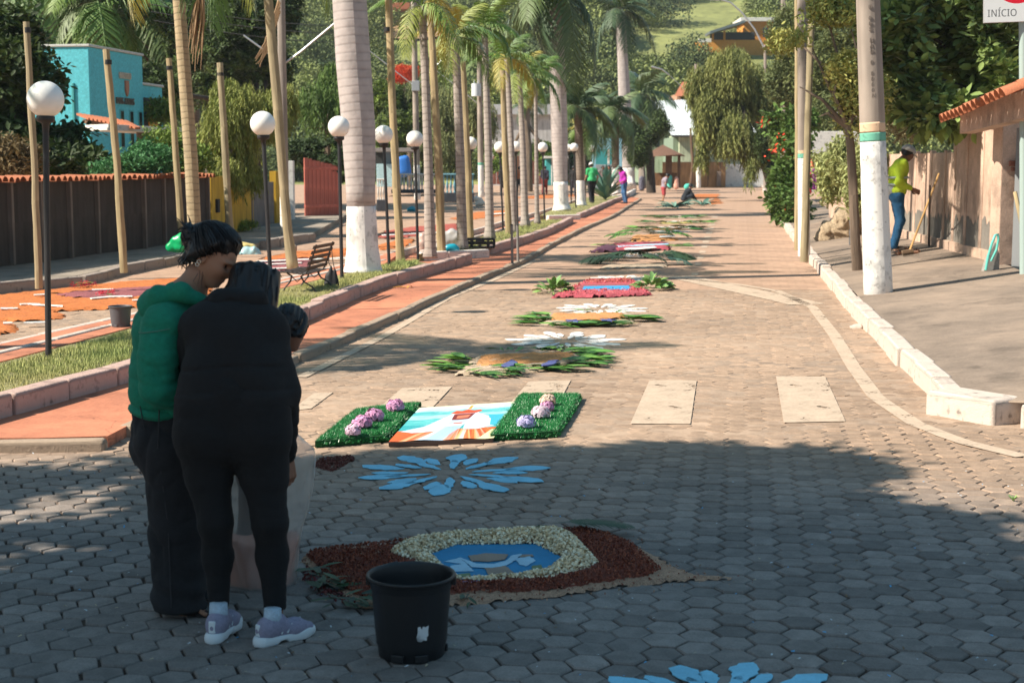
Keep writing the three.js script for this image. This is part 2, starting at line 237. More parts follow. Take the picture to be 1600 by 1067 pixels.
const RKpx = [[1740, 684], [1592, 668], [1535, 664], [1482, 650], [1420, 588], [1335, 498], [1298, 450], [1265, 410], [1236, 371], [1211, 337], [1200, 320], [1193, 302], [1191, 290]];
const RK = Gs(RKpx);
const walkA = inset(RK, 1, 0.15).map(p => p.setY(0.15));
const walkB = [[2080, 650, 0.4], [1960, 590, 0.4], [1900, 556, 0.4], [1750, 490, 0.4], [1660, 450, 0.4], [1578, 415, 0.4], [1500, 394, 0.4], [1423, 374, 0.4], [1370, 356, 0.4], [1320, 337, 0.36], [1285, 320, 0.3], [1245, 301, 0.2], [1230, 290, 0.18]].map(([x, y, h]) => G(x, y, h));
const RW_OUT = [...RK, ...walkB.slice().reverse()];
// ---------------------------------------------------------------- ground, road, paving stones
const RDIR = V(0.152, 0, -1).normalize(), RX = V(1, 0, 0.152).normalize();
{
  const g = new THREE.PlaneGeometry(900, 500, 2, 2); g.rotateX(-Math.PI / 2); g.translate(0, -0.06, -150); uvBox(g);
  struct('ground', g, MAT.dirt);
}
const road = struct('road');
{
  // bed and joint filling under the stones: dusty further up, nearby shade painted in
  const nx = 120, nz = 150, pos = [], uv = [], col = [], idx = [];
  for (let j = 0; j <= nz; j++) for (let i = 0; i <= nx; i++) {
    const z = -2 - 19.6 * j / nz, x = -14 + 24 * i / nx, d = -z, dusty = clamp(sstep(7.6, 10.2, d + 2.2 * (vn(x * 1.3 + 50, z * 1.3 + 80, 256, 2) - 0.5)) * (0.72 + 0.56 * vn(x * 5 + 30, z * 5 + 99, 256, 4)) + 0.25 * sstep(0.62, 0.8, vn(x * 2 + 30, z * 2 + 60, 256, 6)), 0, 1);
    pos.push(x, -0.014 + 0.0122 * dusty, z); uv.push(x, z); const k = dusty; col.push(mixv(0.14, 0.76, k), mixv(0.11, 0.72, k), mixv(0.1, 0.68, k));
  }
  for (let j = 0; j < nz; j++) for (let i = 0; i < nx; i++) { const a = j * (nx + 1) + i, b = a + nx + 1; idx.push(a, a + 1, b, b, a + 1, b + 1); }
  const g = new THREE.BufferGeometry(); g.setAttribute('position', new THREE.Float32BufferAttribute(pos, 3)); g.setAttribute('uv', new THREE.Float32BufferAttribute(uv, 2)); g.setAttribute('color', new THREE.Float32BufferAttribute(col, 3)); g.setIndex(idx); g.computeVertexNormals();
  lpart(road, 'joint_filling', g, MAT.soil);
  const far = new THREE.PlaneGeometry(70, 125, 1, 1); far.rotateX(-Math.PI / 2); far.translate(4, -0.0005, -21.5 - 62.5);
  const p = far.attributes.position, fu = new Float32Array(8); for (let i = 0; i < 4; i++) { const q = V(p.getX(i), 0, p.getZ(i)); fu[i * 2] = q.dot(RX); fu[i * 2 + 1] = q.dot(RDIR); } far.setAttribute('uv', new THREE.BufferAttribute(fu, 2));
  lpart(road, 'paving_beyond', far, MAT.road);
  // hexagonal stones
  const mk = (seed, gap, dep) => { const r = RND(seed), s = HEX - gap, ri = s - 0.006, top = [], rim = [], bot = [], pos = [], uv = [], idx = [];
    for (let k = 0; k < 6; k++) { const a = k * Math.PI / 3 + (r() - 0.5) * 0.13, q = 1 + (r() - 0.5) * 0.1; top.push([Math.cos(a) * ri * q, 0.0 - r() * 0.001, Math.sin(a) * ri * q]); rim.push([Math.cos(a) * s * q, -dep - r() * 0.002, Math.sin(a) * s * q]); bot.push([Math.cos(a) * s * q, -0.03, Math.sin(a) * s * q]); }
    const P = [[0, 0.0012, 0], ...top, ...rim, ...bot]; const tri = []; for (let k = 0; k < 6; k++) { const n = (k + 1) % 6; tri.push([0, 1 + n, 1 + k], [1 + k, 1 + n, 7 + k], [1 + n, 7 + n, 7 + k], [7 + k, 7 + n, 13 + k], [7 + n, 13 + n, 13 + k]); }
    const ox = r() * 5, oz = r() * 5; for (const t of tri) for (const i of t) { pos.push(...P[i]); uv.push(P[i][0] + ox, P[i][2] + oz); }
    const g = new THREE.BufferGeometry(); g.setAttribute('position', new THREE.Float32BufferAttribute(pos, 3)); g.setAttribute('uv', new THREE.Float32BufferAttribute(uv, 2)); g.computeVertexNormals(); return g; };
  const shapes = [1, 2, 3, 4, 5].map(s => mk(s, 0.0046, 0.006)), worn = [6, 7, 8, 9, 10].map(s => mk(s, 0.0016, 0.0016));
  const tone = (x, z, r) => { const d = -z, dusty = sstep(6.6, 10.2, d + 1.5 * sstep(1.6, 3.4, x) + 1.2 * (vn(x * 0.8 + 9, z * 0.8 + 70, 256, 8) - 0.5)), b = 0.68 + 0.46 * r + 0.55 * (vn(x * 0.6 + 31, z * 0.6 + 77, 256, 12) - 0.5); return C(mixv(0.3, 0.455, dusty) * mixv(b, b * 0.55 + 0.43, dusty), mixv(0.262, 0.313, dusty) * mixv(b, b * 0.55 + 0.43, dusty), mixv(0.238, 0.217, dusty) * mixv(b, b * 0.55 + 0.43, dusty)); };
  const list = []; rnd = RND(3);
  const W3 = Math.sqrt(3) * HEX;
  for (let c = -130; c < 130; c++) for (let r = -30; r < 190; r++) {
    const a = c * 1.5 * HEX, b = r * W3 + (c & 1 ? W3 / 2 : 0), x = RX.x * a + RDIR.x * b, z = RX.z * a + RDIR.z * b;
    if (z > -3.9 || z < -21.45) continue; const p = V(x, 0, z), q = PX(p); if (q[0] < -420 || q[0] > 2250 || q[1] > 1330) continue;
    if (inPoly(x, z, PATH_P) || inPoly(x, z, RW_OUT)) continue;
    list.push({ p: V(x, rr(-0.0045, 0.0025), z), e: [rr(-0.026, 0.026), -Math.atan(0.152) + Math.round(rr(-0.5, 5.5)) * Math.PI / 3 + rr(-0.02, 0.02), rr(-0.014, 0.014)], c: tone(x, z, rnd()), d: -z, px: q });
  }
  list.sort((a, b) => a.d - b.d);
  const near = list.filter(o => o.px[0] > -10 && o.px[0] < 1610 && o.px[1] < 1080).slice(0, 300), inNear = new Set(near), rest = list.filter(o => !inNear.has(o));
  const tones = []; const bins = 9;
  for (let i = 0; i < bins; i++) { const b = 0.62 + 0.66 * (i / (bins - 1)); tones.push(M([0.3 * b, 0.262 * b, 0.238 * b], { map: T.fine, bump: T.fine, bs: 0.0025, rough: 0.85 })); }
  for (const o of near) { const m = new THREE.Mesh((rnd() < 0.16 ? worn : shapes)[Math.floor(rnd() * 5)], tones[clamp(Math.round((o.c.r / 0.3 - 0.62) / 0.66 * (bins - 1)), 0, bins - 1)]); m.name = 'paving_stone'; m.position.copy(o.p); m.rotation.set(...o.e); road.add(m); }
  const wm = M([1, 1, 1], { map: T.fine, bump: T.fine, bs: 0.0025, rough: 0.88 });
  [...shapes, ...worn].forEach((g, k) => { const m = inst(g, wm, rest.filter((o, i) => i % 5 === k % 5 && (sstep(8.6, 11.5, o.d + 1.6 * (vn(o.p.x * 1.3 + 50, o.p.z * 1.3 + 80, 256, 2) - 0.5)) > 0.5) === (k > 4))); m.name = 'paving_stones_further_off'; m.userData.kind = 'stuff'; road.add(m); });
}
// ---------------------------------------------------------------- kerbs, footways, grass
function kerb(line, side, w, h, y0, len, mat, jit = 1) {
  const k = struct('kerb'); const P = resample(line, len);
  for (let i = 0; i < P.length - 1; i++) { const a = P[i], b = P[i + 1], d = b.clone().sub(a), L = Math.hypot(d.x, d.z); if (L < 0.05) continue; const u = d.clone().setY(0).normalize(), n = V(-u.z * side, 0, u.x * side), c = a.clone().lerp(b, 0.5).addScaledVector(n, w / 2 + rr(-0.012, 0.012) * jit); const hh = h + rr(-0.012, 0.012) * jit; const g = bx(w, hh + 0.1, L - rr(0.006, 0.018) * jit, 0, 0, 0, 0, 0.03); g.rotateX(rr(-0.01, 0.01) * jit); g.rotateY(Math.atan2(u.x, u.z) + rr(-0.012, 0.012) * jit); g.translate(c.x, y0 + (hh - 0.1) / 2, c.z); const q = g.attributes.uv, ox = rr(0, 3); for (let t = 0; t < q.count; t++) q.setX(t, q.getX(t) + ox); lpart(k, 'kerb_stone', g, mat); }
  return k;
}
rnd = RND(21);
struct('footway', slab(PATH_P, 0.07, 0.12), MAT.path);
kerb(RE, -1, 0.13, 0.078, 0, 0.95, MAT.kerbLow, 0.8);
kerb(Gs([[-420, 730], [-100, 709], [60, 708], [165, 705]]), -1, 0.12, 0.076, 0, 1.1, MAT.kerbLow, 0.8);
for (const I of [I1, I2, I3]) struct('lawn', slab(I, 0.2, 0.2), MAT.turf);
kerb(MK1, -1, 0.17, 0.165, 0.06, 0.72, MAT.kerbPink);
kerb(MK2, -1, 0.17, 0.165, 0.06, 0.8, MAT.kerbPink);
kerb(MK3, -1, 0.17, 0.165, 0.06, 0.9, MAT.kerbPink);
kerb(Gs([[766, 402], [712, 405], [658, 408]], 0.07), 1, 0.13, 0.165, 0.06, 1.0, MAT.kerbBright, 0.3);
kerb(Gs([[908, 343], [875, 344], [843, 345]], 0.07), 1, 0.15, 0.165, 0.06, 1.3, MAT.kerbBright, 0.3);
kerb(Gs([[994, 301], [982, 309], [965, 313], [934, 311]], 0.0), 1, 0.2, 0.24, 0.0, 1.4, MAT.kerbBright, 0.3);
struct('footway', slab([...inset(STRIP, 1, 0.02).slice(0, 5), ...Gs([[600, 413], [430, 452], [224, 506], [7, 563], [-330, 645]], 0.18)], 0.18, 0.2), MAT.path);
kerb(STRIP, 1, 0.12, 0.185, 0.0, 1.2, MAT.kerbWhite, 0.4);
kerb(Gs([[-330, 648], [7, 567], [224, 510], [430, 455], [597, 416]], 0.07), 1, 0.1, 0.135, 0.06, 1.2, MAT.kerbWhite, 0.3);
kerb(Gs([[655, 401], [700, 389], [791, 362], [838, 347]], 0.07), 1, 0.1, 0.135, 0.06, 1.2, MAT.kerbWhite, 0.3);
struct('sidewalk', slab([...LK, ...LK2, ...Gs([[545, 340]], 0.0), ...LW.slice().reverse().map(p => p.clone().add(V(-0.5, 0, 0)))], 0.14, 0.16), MAT.walkL);
kerb(LK, 1, 0.16, 0.15, 0, 1.0, MAT.kerbGrey);
kerb(LK2, 1, 0.18, 0.2, 0, 1.0, MAT.kerbGrey);
struct('sidewalk', ribbon(walkA, walkB, 6), MAT.walk);
struct('sidewalk_edge', uvBox(ribbon([walkA[0].clone().setY(-0.05), walkB[0].clone().setY(-0.05)], [walkA[0], walkB[0]])), MAT.walk);
kerb(RK.slice(0, 2), 1, 0.26, 0.16, 0, 0.95, MAT.kerbWhite, 0.9);
{ const k = struct('kerb_end'), a = RK[1].clone().add(V(-0.01, 0.05, -0.16)), b = RK[3].clone().add(V(0.0, 0.05, -0.2)); lpart(k, 'kerb_stone', barTo(a, b, 0.34, 0.25, 0.035), MAT.kerbWhite); }
kerb(RK.slice(3), 1, 0.17, 0.16, 0, 0.9, MAT.kerbWhite, 1.4);
// worn road paint
{
  const quad = (p, h = 0.005) => slab(Gs(p, h), h);
  const cw = struct('zebra_crossing');
  for (const q of [[[985, 662], [1015, 594], [1089, 594], [1079, 662]], [[1213, 588], [1290, 588], [1322, 658], [1225, 660]], [[775, 656], [826, 596], [892, 594], [862, 650]], [[588, 640], [628, 606], [706, 604], [676, 636]], [[452, 642], [490, 614], [520, 613], [486, 638]]]) lpart(cw, 'painted_bar', quad(q, 0.0055), MAT.paint);
  const strip = (pts, w) => { const L = resample(Gs(pts), 0.25), A = [], B = []; L.forEach((p, i) => { const d = L[Math.min(i + 1, L.length - 1)].clone().sub(L[Math.max(0, i - 1)]).normalize(); A.push(V(p.x - d.z * w / 2, 0.0055, p.z + d.x * w / 2)); B.push(V(p.x + d.z * w / 2, 0.0055, p.z - d.x * w / 2)); }); return ribbon(A, B); };
  struct('road_marking', strip([[1600, 714], [1500, 690], [1430, 662], [1370, 622], [1335, 575], [1305, 525], [1270, 480], [1215, 455], [1150, 444], [1068, 436]], 0.13), MAT.paint);
  struct('road_marking', strip([[470, 590], [597, 527], [700, 466], [775, 436], [835, 408]], 0.1), MAT.paint);
  const dash = struct('road_marking');
  for (let i = 0; i < 12; i++) { const t = i / 12, y = 428 - 95 * Math.pow(t, 0.72), x = 1084 + (428 - y) * 0.345; lpart(dash, 'painted_dash', quad([[x - 4, y + 2.4 - t], [x + 6, y + 2.4 - t], [x + 8, y - 2 + t], [x - 2, y - 2 + t]]), MAT.paint); }
  struct('road_marking', strip([[1060, 432], [1130, 447], [1210, 464], [1262, 476]], 0.5), MAT.paint);
}
// grass blades on the lawns
{
  const tuft = (() => { const L = []; for (let k = 0; k < 5; k++) { const g = new THREE.BufferGeometry(), a = k * 1.26, c = Math.cos(a), s = Math.sin(a), h = 0.03 + 0.02 * (k % 3) / 2, w = 0.004, t = 0.02; g.setAttribute('position', new THREE.Float32BufferAttribute([c * 0.008 - s * w, 0, s * 0.008 + c * w, c * 0.008 + s * w, 0, s * 0.008 - c * w, c * t, h, s * t], 3)); g.setIndex([0, 1, 2]); g.computeVertexNormals(); L.push(g); } return merge(L); })();
  rnd = RND(31); const list = [];
  for (const [I, n] of [[I1, 46000], [I2, 9000], [I3, 3000]]) { let x0 = 1e9, x1 = -1e9, z0 = 1e9, z1 = -1e9; for (const p of I) { x0 = Math.min(x0, p.x); x1 = Math.max(x1, p.x); z0 = Math.min(z0, p.z); z1 = Math.max(z1, p.z); } for (let i = 0; i < n; i++) { const z = z1 + (z0 - z1) * Math.pow(rnd(), 1.4), x = rr(x0, x1); if (!inPoly(x, z, I) || edgeDist(x, z, I) < 0.12) continue; const q = PX(V(x, 0.2, z)); if (q[0] < -20) continue; const g = vn(x * 1.2 + 60, z * 1.2 + 90, 256, 5), k = rr(0.75, 1.2); if (g < 0.25 && rnd() < 0.6) continue; list.push({ p: V(x, 0.198, z), e: [rr(-0.25, 0.25), rr(0, 6.3), rr(-0.25, 0.25)], s: rr(0.6, 1.15) * (0.8 + 0.5 * g) * (q[2] > 20 ? 1.4 : 1), c: C(mixv(0.5, 0.32, g) * k, mixv(0.45, 0.38, g) * k, mixv(0.2, 0.13, g) * k) }); } }
  stuff('grass', 'short dry grass covering the lawns of the palm-planted strip', 'grass', inst(tuft, M([1, 1, 1], { rough: 1 }), list));
}
// ---------------------------------------------------------------- hill behind the town
const WM = {
  conc: M([0.075, 0.06, 0.052], { map: T.streak, bump: T.fine, bs: 0.01, rough: 0.95 }),
  post: M([0.24, 0.19, 0.16], { map: T.streak, bump: T.fine, bs: 0.005 }),
  tile: M([0.5, 0.17, 0.08], { map: T.fine, rough: 0.85 }),
  yellow: M([0.62, 0.38, 0.03], { map: T.streak }),
  gateGrey: M([0.14, 0.135, 0.14], { map: T.streak, rough: 0.7 }),
  coral: M([0.62, 0.17, 0.12], { map: T.streak, rough: 0.7 }),
  turq: M([0.12, 0.6, 0.7], { map: T.fine, rough: 0.85 }),
  cap: M([0.55, 0.55, 0.52], { map: T.lime }),
  glass: M([0.02, 0.03, 0.035], { rough: 0.15 }),
  letter: M([0.12, 0.1, 0.09], { rough: 0.4, metalness: 0.3 }),
  brass: M([0.35, 0.16, 0.1], { rough: 0.6 }),
  plaster: M([0.72, 0.5, 0.375], { map: T.ground, bump: T.fine, bs: 0.006 }),
  stain: M([0.25, 0.225, 0.195], { map: T.ground, bump: T.fine, bs: 0.006 }),
  plasterPost: M([0.74, 0.52, 0.395], { map: T.ground, bump: T.fine, bs: 0.006 }),
  white: M([0.74, 0.72, 0.68], { map: T.lime }),
  pale: M([0.5, 0.74, 0.8], { map: T.fine }),
  green: M([0.56, 0.63, 0.44], { map: T.streak }),
  brown: M([0.42, 0.24, 0.11], { map: T.streak, bump: T.fine, bs: 0.01 }),
  corr: M([0.72, 0.77, 0.8], { map: T.fine, rough: 0.6 }),
  orange: M([0.72, 0.33, 0.06], { map: T.fine }),
  wood: M([0.17, 0.1, 0.06], { map: T.bark }),
  dark: M([0.03, 0.03, 0.03]),
  blue: M([0.02, 0.16, 0.55], { rough: 0.6 }),
  teal: M([0.05, 0.33, 0.34], { rough: 0.6 }),
};
function hillH(x, z) { const d = -z - 128; if (d < 0) return -0.05; return d * (0.2 + 0.00012 * d) * sstep(0, 40, d) + 0.03 * d * Math.sin(x * 0.03 + 1) + 3 * sstep(10, 80, d) * (vn(x * 0.03 + 70, z * 0.03 + 99, 256, 3) - 0.5); }
{
  const pos = [], uv = [], idx = [], nx = 70, nz = 50;
  for (let j = 0; j <= nz; j++) for (let i = 0; i <= nx; i++) { const z = -126 - 330 * j / nz, x = -190 + 400 * i / nx; pos.push(x, hillH(x, z), z); uv.push(x * 0.25, z * 0.25); }
  for (let j = 0; j < nz; j++) for (let i = 0; i < nx; i++) { const a = j * (nx + 1) + i, b = a + nx + 1; idx.push(a, a + 1, b, b, a + 1, b + 1); }
  const g = new THREE.BufferGeometry(); g.setAttribute('position', new THREE.Float32BufferAttribute(pos, 3)); g.setAttribute('uv', new THREE.Float32BufferAttribute(uv, 2)); g.setIndex(idx); g.computeVertexNormals();
  struct('hill', g, M([0.29, 0.31, 0.1], { map: T.ground, rough: 1 }));
}
// ---------------------------------------------------------------- walls
function lineAt(px, P) { for (let i = 0; i < P.length - 1; i++) if (px <= P[i + 1][0] || i === P.length - 2) { const t = (px - P[i][0]) / (P[i + 1][0] - P[i][0]); return P[i][1] + t * (P[i + 1][1] - P[i][1]); } }
function wallSeg(a, b, h, t, y0 = a.y) { const u = b.clone().sub(a).setY(0), L = u.length(); u.normalize(); const g = bx(t, h, L, 0, 0, 0, 0, 0.006); g.rotateY(Math.atan2(u.x, u.z)); g.translate((a.x + b.x) / 2, y0 + h / 2, (a.z + b.z) / 2); return g; }
{
  rnd = RND(41);
  const xs = [-330, -250, -190, -135, -80, -34, 14, 60, 106, 149, 222, 253, 322], P = xs.map(x => G(x, lineAt(x, LWpx), 0.14));
  const w = thing('precast_wall', 'dark grey-brown precast concrete wall with orange tile coping on the left', 'wall', P[6].clone());
  for (let i = 0; i < P.length; i++) { if (i < P.length - 1) part(w, 'wall_panel', wallSeg(P[i], P[i + 1], 1.38, 0.06), WM.conc); const g = bx(0.15, 1.4, 0.11, P[i].x + 0.02, P[i].y + 0.7, P[i].z, 0, 0.012); part(w, 'wall_post', g, WM.post); }
  const tiles = []; for (let i = 0; i < P.length - 1; i++) { if (xs[i] === 222 || xs[i] === 149) { } const L = P[i].distanceTo(P[i + 1]), u = P[i + 1].clone().sub(P[i]).normalize(), n = Math.round(L / 0.2); for (let k = 0; k < n; k++) { const c = P[i].clone().addScaledVector(u, (k + 0.5) / n * L); const g = new THREE.CylinderGeometry(0.085, 0.1, 0.46, 7, 1, true, 0, Math.PI); g.rotateZ(Math.PI / 2); g.rotateX(Math.PI / 2 * 0); g.rotateY(Math.atan2(u.x, u.z) + rr(-0.05, 0.05)); const gg = g; gg.rotateZ(0); gg.translate(c.x + 0.02, 1.5 + rr(-0.012, 0.012), c.z); tiles.push(gg); } }
  part(w, 'coping_tiles', merge(tiles), WM.tile, 'stuff');
}
{
  const p = x => G(x, lineAt(x, LWpx), 0.14);
  const w = thing('yellow_wall', 'mustard yellow street wall with a dark grey gate, past the dark wall', 'wall', p(360));
  part(w, 'wall_panel', wallSeg(p(325), p(391), 1.36, 0.18), WM.yellow);
  part(w, 'wall_panel', wallSeg(p(427), p(447), 1.44, 0.18), WM.yellow);
  part(w, 'gate', wallSeg(p(392), p(426), 1.15, 0.08), WM.gateGrey);
  part(w, 'gate_pillar', bx(0.2, 1.9, 0.2, p(388).x + 0.01, 1.05, p(388).z), WM.post);
  part(w, 'meter_box', bx(0.08, 0.3, 0.24, p(332).x + 0.12, 0.85, p(332).z), WM.dark);
  const q = p(448), g2 = G(475, 339, 0.14);
  part(w, 'side_pillar', bx(0.3, 1.75, 0.3, q.x - 0.1, 1.0, q.z - 1.2), WM.white);
  const a = G(476, 337.5, 0.14), b = G(531, 336, 0.14), gt = thing('plank_gate', 'coral red plank gate beyond the yellow wall', 'gate', a);
  const n = 9; for (let i = 0; i < n; i++) { const s = a.clone().lerp(b, i / n), e = a.clone().lerp(b, (i + 0.94) / n); part(gt, 'plank', wallSeg(s, e, 1.82 - 0.03 * i + rr(-0.01, 0.01), 0.05), WM.coral); }
  for (const y of [0.4, 1.6]) part(gt, 'rail', wallSeg(a.clone().setY(y), b.clone().setY(y), 0.09, 0.09, y), WM.coral);
}
{
  // wall on the right: panels between posts, stained along the foot, and a tiled gateway
  const base = [[1300, 340], [1345, 353], [1386, 363.5], [1409, 370], [1432, 376.5], [1456, 382.5], [1478, 388.5], [1493, 392.5], [1512, 398], [1536, 404.5], [1562, 411]].map(([x, y]) => G(x, y, 0.38));
  const w = thing('plaster_wall', 'peach plastered panel wall with grey damp stains behind the worker', 'wall', base[5].clone());
  const front = V(-1, 0, 0.12).normalize();
  for (let i = 0; i < base.length; i++) {
    const a = base[i], b = base[i + 1], top = i < 7 ? 1.98 : 2.36;
    if (b) { part(w, 'wall_panel', wallSeg(a, b, top - 0.38, 0.08), WM.plaster);
      // ragged damp stain, its own thin render coat
      const L = a.distanceTo(b), u = b.clone().sub(a).normalize(), pts = [], n = 12; if (i > 2) { for (let k = 0; k <= n; k++) pts.push(new THREE.Vector2(0.05 + (L - 0.1) * k / n, 0.5 + 0.16 * (vn(i * 7 + k * 0.8, 3, 256, 2) - 0.3) + 0.1 * (hsh(i, k, 4) - 0.5))); pts.push(new THREE.Vector2(L - 0.05, 0.16), new THREE.Vector2(0.05, 0.16)); const g = new THREE.ShapeGeometry(new THREE.Shape(pts)); const mm = new THREE.Matrix4().makeBasis(u, V(0, 1, 0), u.clone().cross(V(0, 1, 0))); g.applyMatrix4(mm); g.translate(a.x + front.x * 0.046, 0.38, a.z + front.z * 0.046); g.computeVertexNormals(); part(w, 'damp_stain', uvBox(g), WM.stain); } }
    part(w, 'wall_post', bx(0.09, top - 0.34, 0.09, a.x - 0.02, 0.38 + (top - 0.34) / 2, a.z, 0.14, 0.012), WM.plasterPost);
  }
  part(w, 'plinth', (() => { const g = wallSeg(base[3], base[10], 0.16, 0.2); return g; })(), WM.plaster);
  part(w, 'top_beam', wallSeg(base[7].clone().setY(2.3), base[10].clone().setY(2.3), 0.34, 0.14, 2.3), WM.plaster);
  const gp = thing('gateway', 'plastered gateway with an orange tiled roof at the right edge', 'gateway', G(1572, 414, 0.38));
  const c = G(1571, 414, 0.38), d = c.clone().add(V(0.1, 0, 0.0));
  part(gp, 'gate_post', bx(0.36, 2.3, 0.3, c.x, 0.38 + 1.15, c.z, 0.14, 0.02), WM.plasterPost);
  part(gp, 'gate_post', bx(0.36, 2.3, 0.3, c.x - 0.48, 0.38 + 1.15, c.z + 3.1, 0.14, 0.02).translate(0.9, 0, 0), WM.plasterPost);
  const l0 = AT(1522, 172, 21.5), l1 = AT(1650, 118, 17.6);
  part(gp, 'lintel', barTo(AT(1512, 190, 21.5), AT(1660, 150, 17.6), 0.2, 0.34), WM.plaster);
  // tiles laid in courses along the lintel
  const u = l1.clone().sub(l0).normalize(), out = V(-0.86, -0.42, -0.25).normalize();
  for (let k = 0; k < 15; k++) for (let r = 0; r < 3; r++) { const p = l0.clone().addScaledVector(u, k * 0.235 + 0.1).addScaledVector(out, 0.05 + r * 0.2 - 0.12); const g = new THREE.CylinderGeometry(0.1, 0.12, 0.3, 8, 1, true, -Math.PI / 2, Math.PI); g.rotateX(0); const y = out.clone().negate(), x = u.clone(), z = x.clone().cross(y).normalize(); g.applyMatrix4(new THREE.Matrix4().makeBasis(x, y, z.y > 0 ? z : z.clone())); g.translate(p.x, p.y + r * 0.012 + rr(-0.01, 0.01), p.z); part(gp, 'roof_tile', g, WM.tile); }
  const gy = G(1590, 420, 0.38);
  part(gp, 'gate_leaf', bx(0.06, 1.9, 1.4, c.x + 0.35, 0.38 + 0.95, c.z + 0.9, 0.5, 0.01), M([0.2, 0.21, 0.22], { rough: 0.5 }));
  part(gp, 'gate_latch', merge([bx(0.05, 0.62, 0.05, c.x + 0.12, 1.6, c.z + 0.22), bx(0.22, 0.05, 0.05, c.x + 0.07, 1.72, c.z + 0.24), bx(0.1, 0.08, 0.06, c.x - 0.02, 1.8, c.z + 0.24)]), M([0.22, 0.08, 0.05], { rough: 0.8 }));
}
// ---------------------------------------------------------------- buildings
function boxAt(x0, y0, x1, y1, D, t, r = 0.02) { const a = AT(x0, y0, D), b = AT(x1, y1, D); return bx(b.x - a.x, a.y - b.y, t, (a.x + b.x) / 2, (a.y + b.y) / 2, -D - t / 2, 0, r); }
{
  const Cn = V(-11.1, 0, -40), u = V(0.155, 0, -0.988), n = V(0.988, 0, 0.155), top = 4.83;
  const b = thing('turquoise_building', 'turquoise two-storey building with dark raised letters, behind the left wall', 'building', Cn.clone());
  const ang = Math.atan2(u.x, u.z);
  const box = (s0, s1, y0, y1, w0, w1, r = 0.02) => { const g = bx(Math.abs(w1 - w0), y1 - y0, s1 - s0, 0, 0, 0, 0, r); g.rotateY(ang); const c = Cn.clone().addScaledVector(u, (s0 + s1) / 2).addScaledVector(n, -(w0 + w1) / 2); g.translate(c.x, (y0 + y1) / 2, c.z); return g; };
  part(b, 'wall', box(0, 3.55, 0, top, 0, 3.2), WM.turq);
  part(b, 'cornice', box(-0.04, 3.59, top, top + 0.07, -0.04, 3.24), WM.cap);
  part(b, 'wing', box(3.55, 5.6, 0, 4.05, 0.25, 3.2), WM.turq);
  part(b, 'cornice', box(3.55, 5.64, 4.05, 4.12, 0.2, 3.24), WM.cap);
  part(b, 'porch_opening', box(3.75, 5.45, 2.6, 3.7, 0.23, 0.5), WM.dark);
  part(b, 'porch_panel', box(4.4, 5.1, 2.65, 3.5, 0.2, 0.3), WM.orange);
  part(b, 'drainpipe', box(-0.05, 0.02, 1.2, 3.9, 0.42, 0.5), WM.teal);
  for (const s of [1.85, 2.5, 3.12]) { const w = part(b, 'window', box(s, s + 0.3, 2.2, 3.28, -0.02, 0.06), WM.teal); part(w, 'pane', box(s + 0.04, s + 0.26, 2.24, 3.24, -0.03, 0.02), WM.glass); }
  const txt = (t, s, y, size, mat) => { const g = new TextGeometry(t, { font, size, depth: 0.04, curveSegments: 3 }); g.rotateY(ang - Math.PI / 2); const g2 = g; g2.computeBoundingBox(); const c = Cn.clone().addScaledVector(u, s).addScaledVector(n, 0.005); g2.translate(c.x, y, c.z); return part(b, 'lettering', g2, mat); };
  txt('MUSEU', 1.85, 4.12, 0.17, M([0.5, 0.44, 0.36], { rough: 0.5 })); txt('DOS ANOS', 1.6, 3.42, 0.18, WM.letter);
  const sh = new THREE.Shape(); sh.moveTo(-0.16, 0.3); sh.lineTo(0.16, 0.3); sh.lineTo(0.15, -0.1); sh.quadraticCurveTo(0.1, -0.28, 0, -0.36); sh.quadraticCurveTo(-0.1, -0.28, -0.15, -0.1); const cg = new THREE.ExtrudeGeometry(sh, { depth: 0.03, bevelSize: 0.02, bevelThickness: 0.02, bevelSegments: 1 }); cg.scale(0.62, 0.62, 1); cg.rotateY(ang - Math.PI / 2); const cc = Cn.clone().addScaledVector(u, 2.35).addScaledVector(n, 0.005); cg.translate(cc.x, 3.88, cc.z); part(b, 'crest', cg, WM.brass);
  // tile awning and flat canopy in front
  const aw = thing('tiled_awning', 'small orange tiled awning below the turquoise building windows', 'awning', AT(180, 190, 37));
  const a0 = AT(138, 184, 38.5), a1 = AT(216, 196, 36.5); const tl = []; for (let k = 0; k < 12; k++) { const p = a0.clone().lerp(a1, (k + 0.5) / 12); tl.push(barTo(p.clone().add(V(-0.3, 0.1, 0)), p.clone().add(V(0.25, -0.05 - k * 0.004, 0.9)), 0.13, 0.05)); } tl.forEach(g => part(aw, 'roof_tile', g, WM.tile));
  part(aw, 'beam', barTo(a0.clone().add(V(0, -0.1, 0.4)), a1.clone().add(V(0, -0.1, 0.4)), 0.1, 0.1), WM.wood);
  const cn = thing('flat_canopy', 'long white flat canopy on a round column in front of the turquoise building', 'canopy', AT(218, 250, 36));
  part(cn, 'canopy_slab', barTo(AT(150, 199, 36), AT(326, 209, 38), 1.2, 0.14), WM.white);
  for (const x of [218, 325]) { const p = AT(x, 205, 36.5); part(cn, 'column', cyl(0.09, 0.09, p.y, p.x, 0, p.z), WM.post); }
}
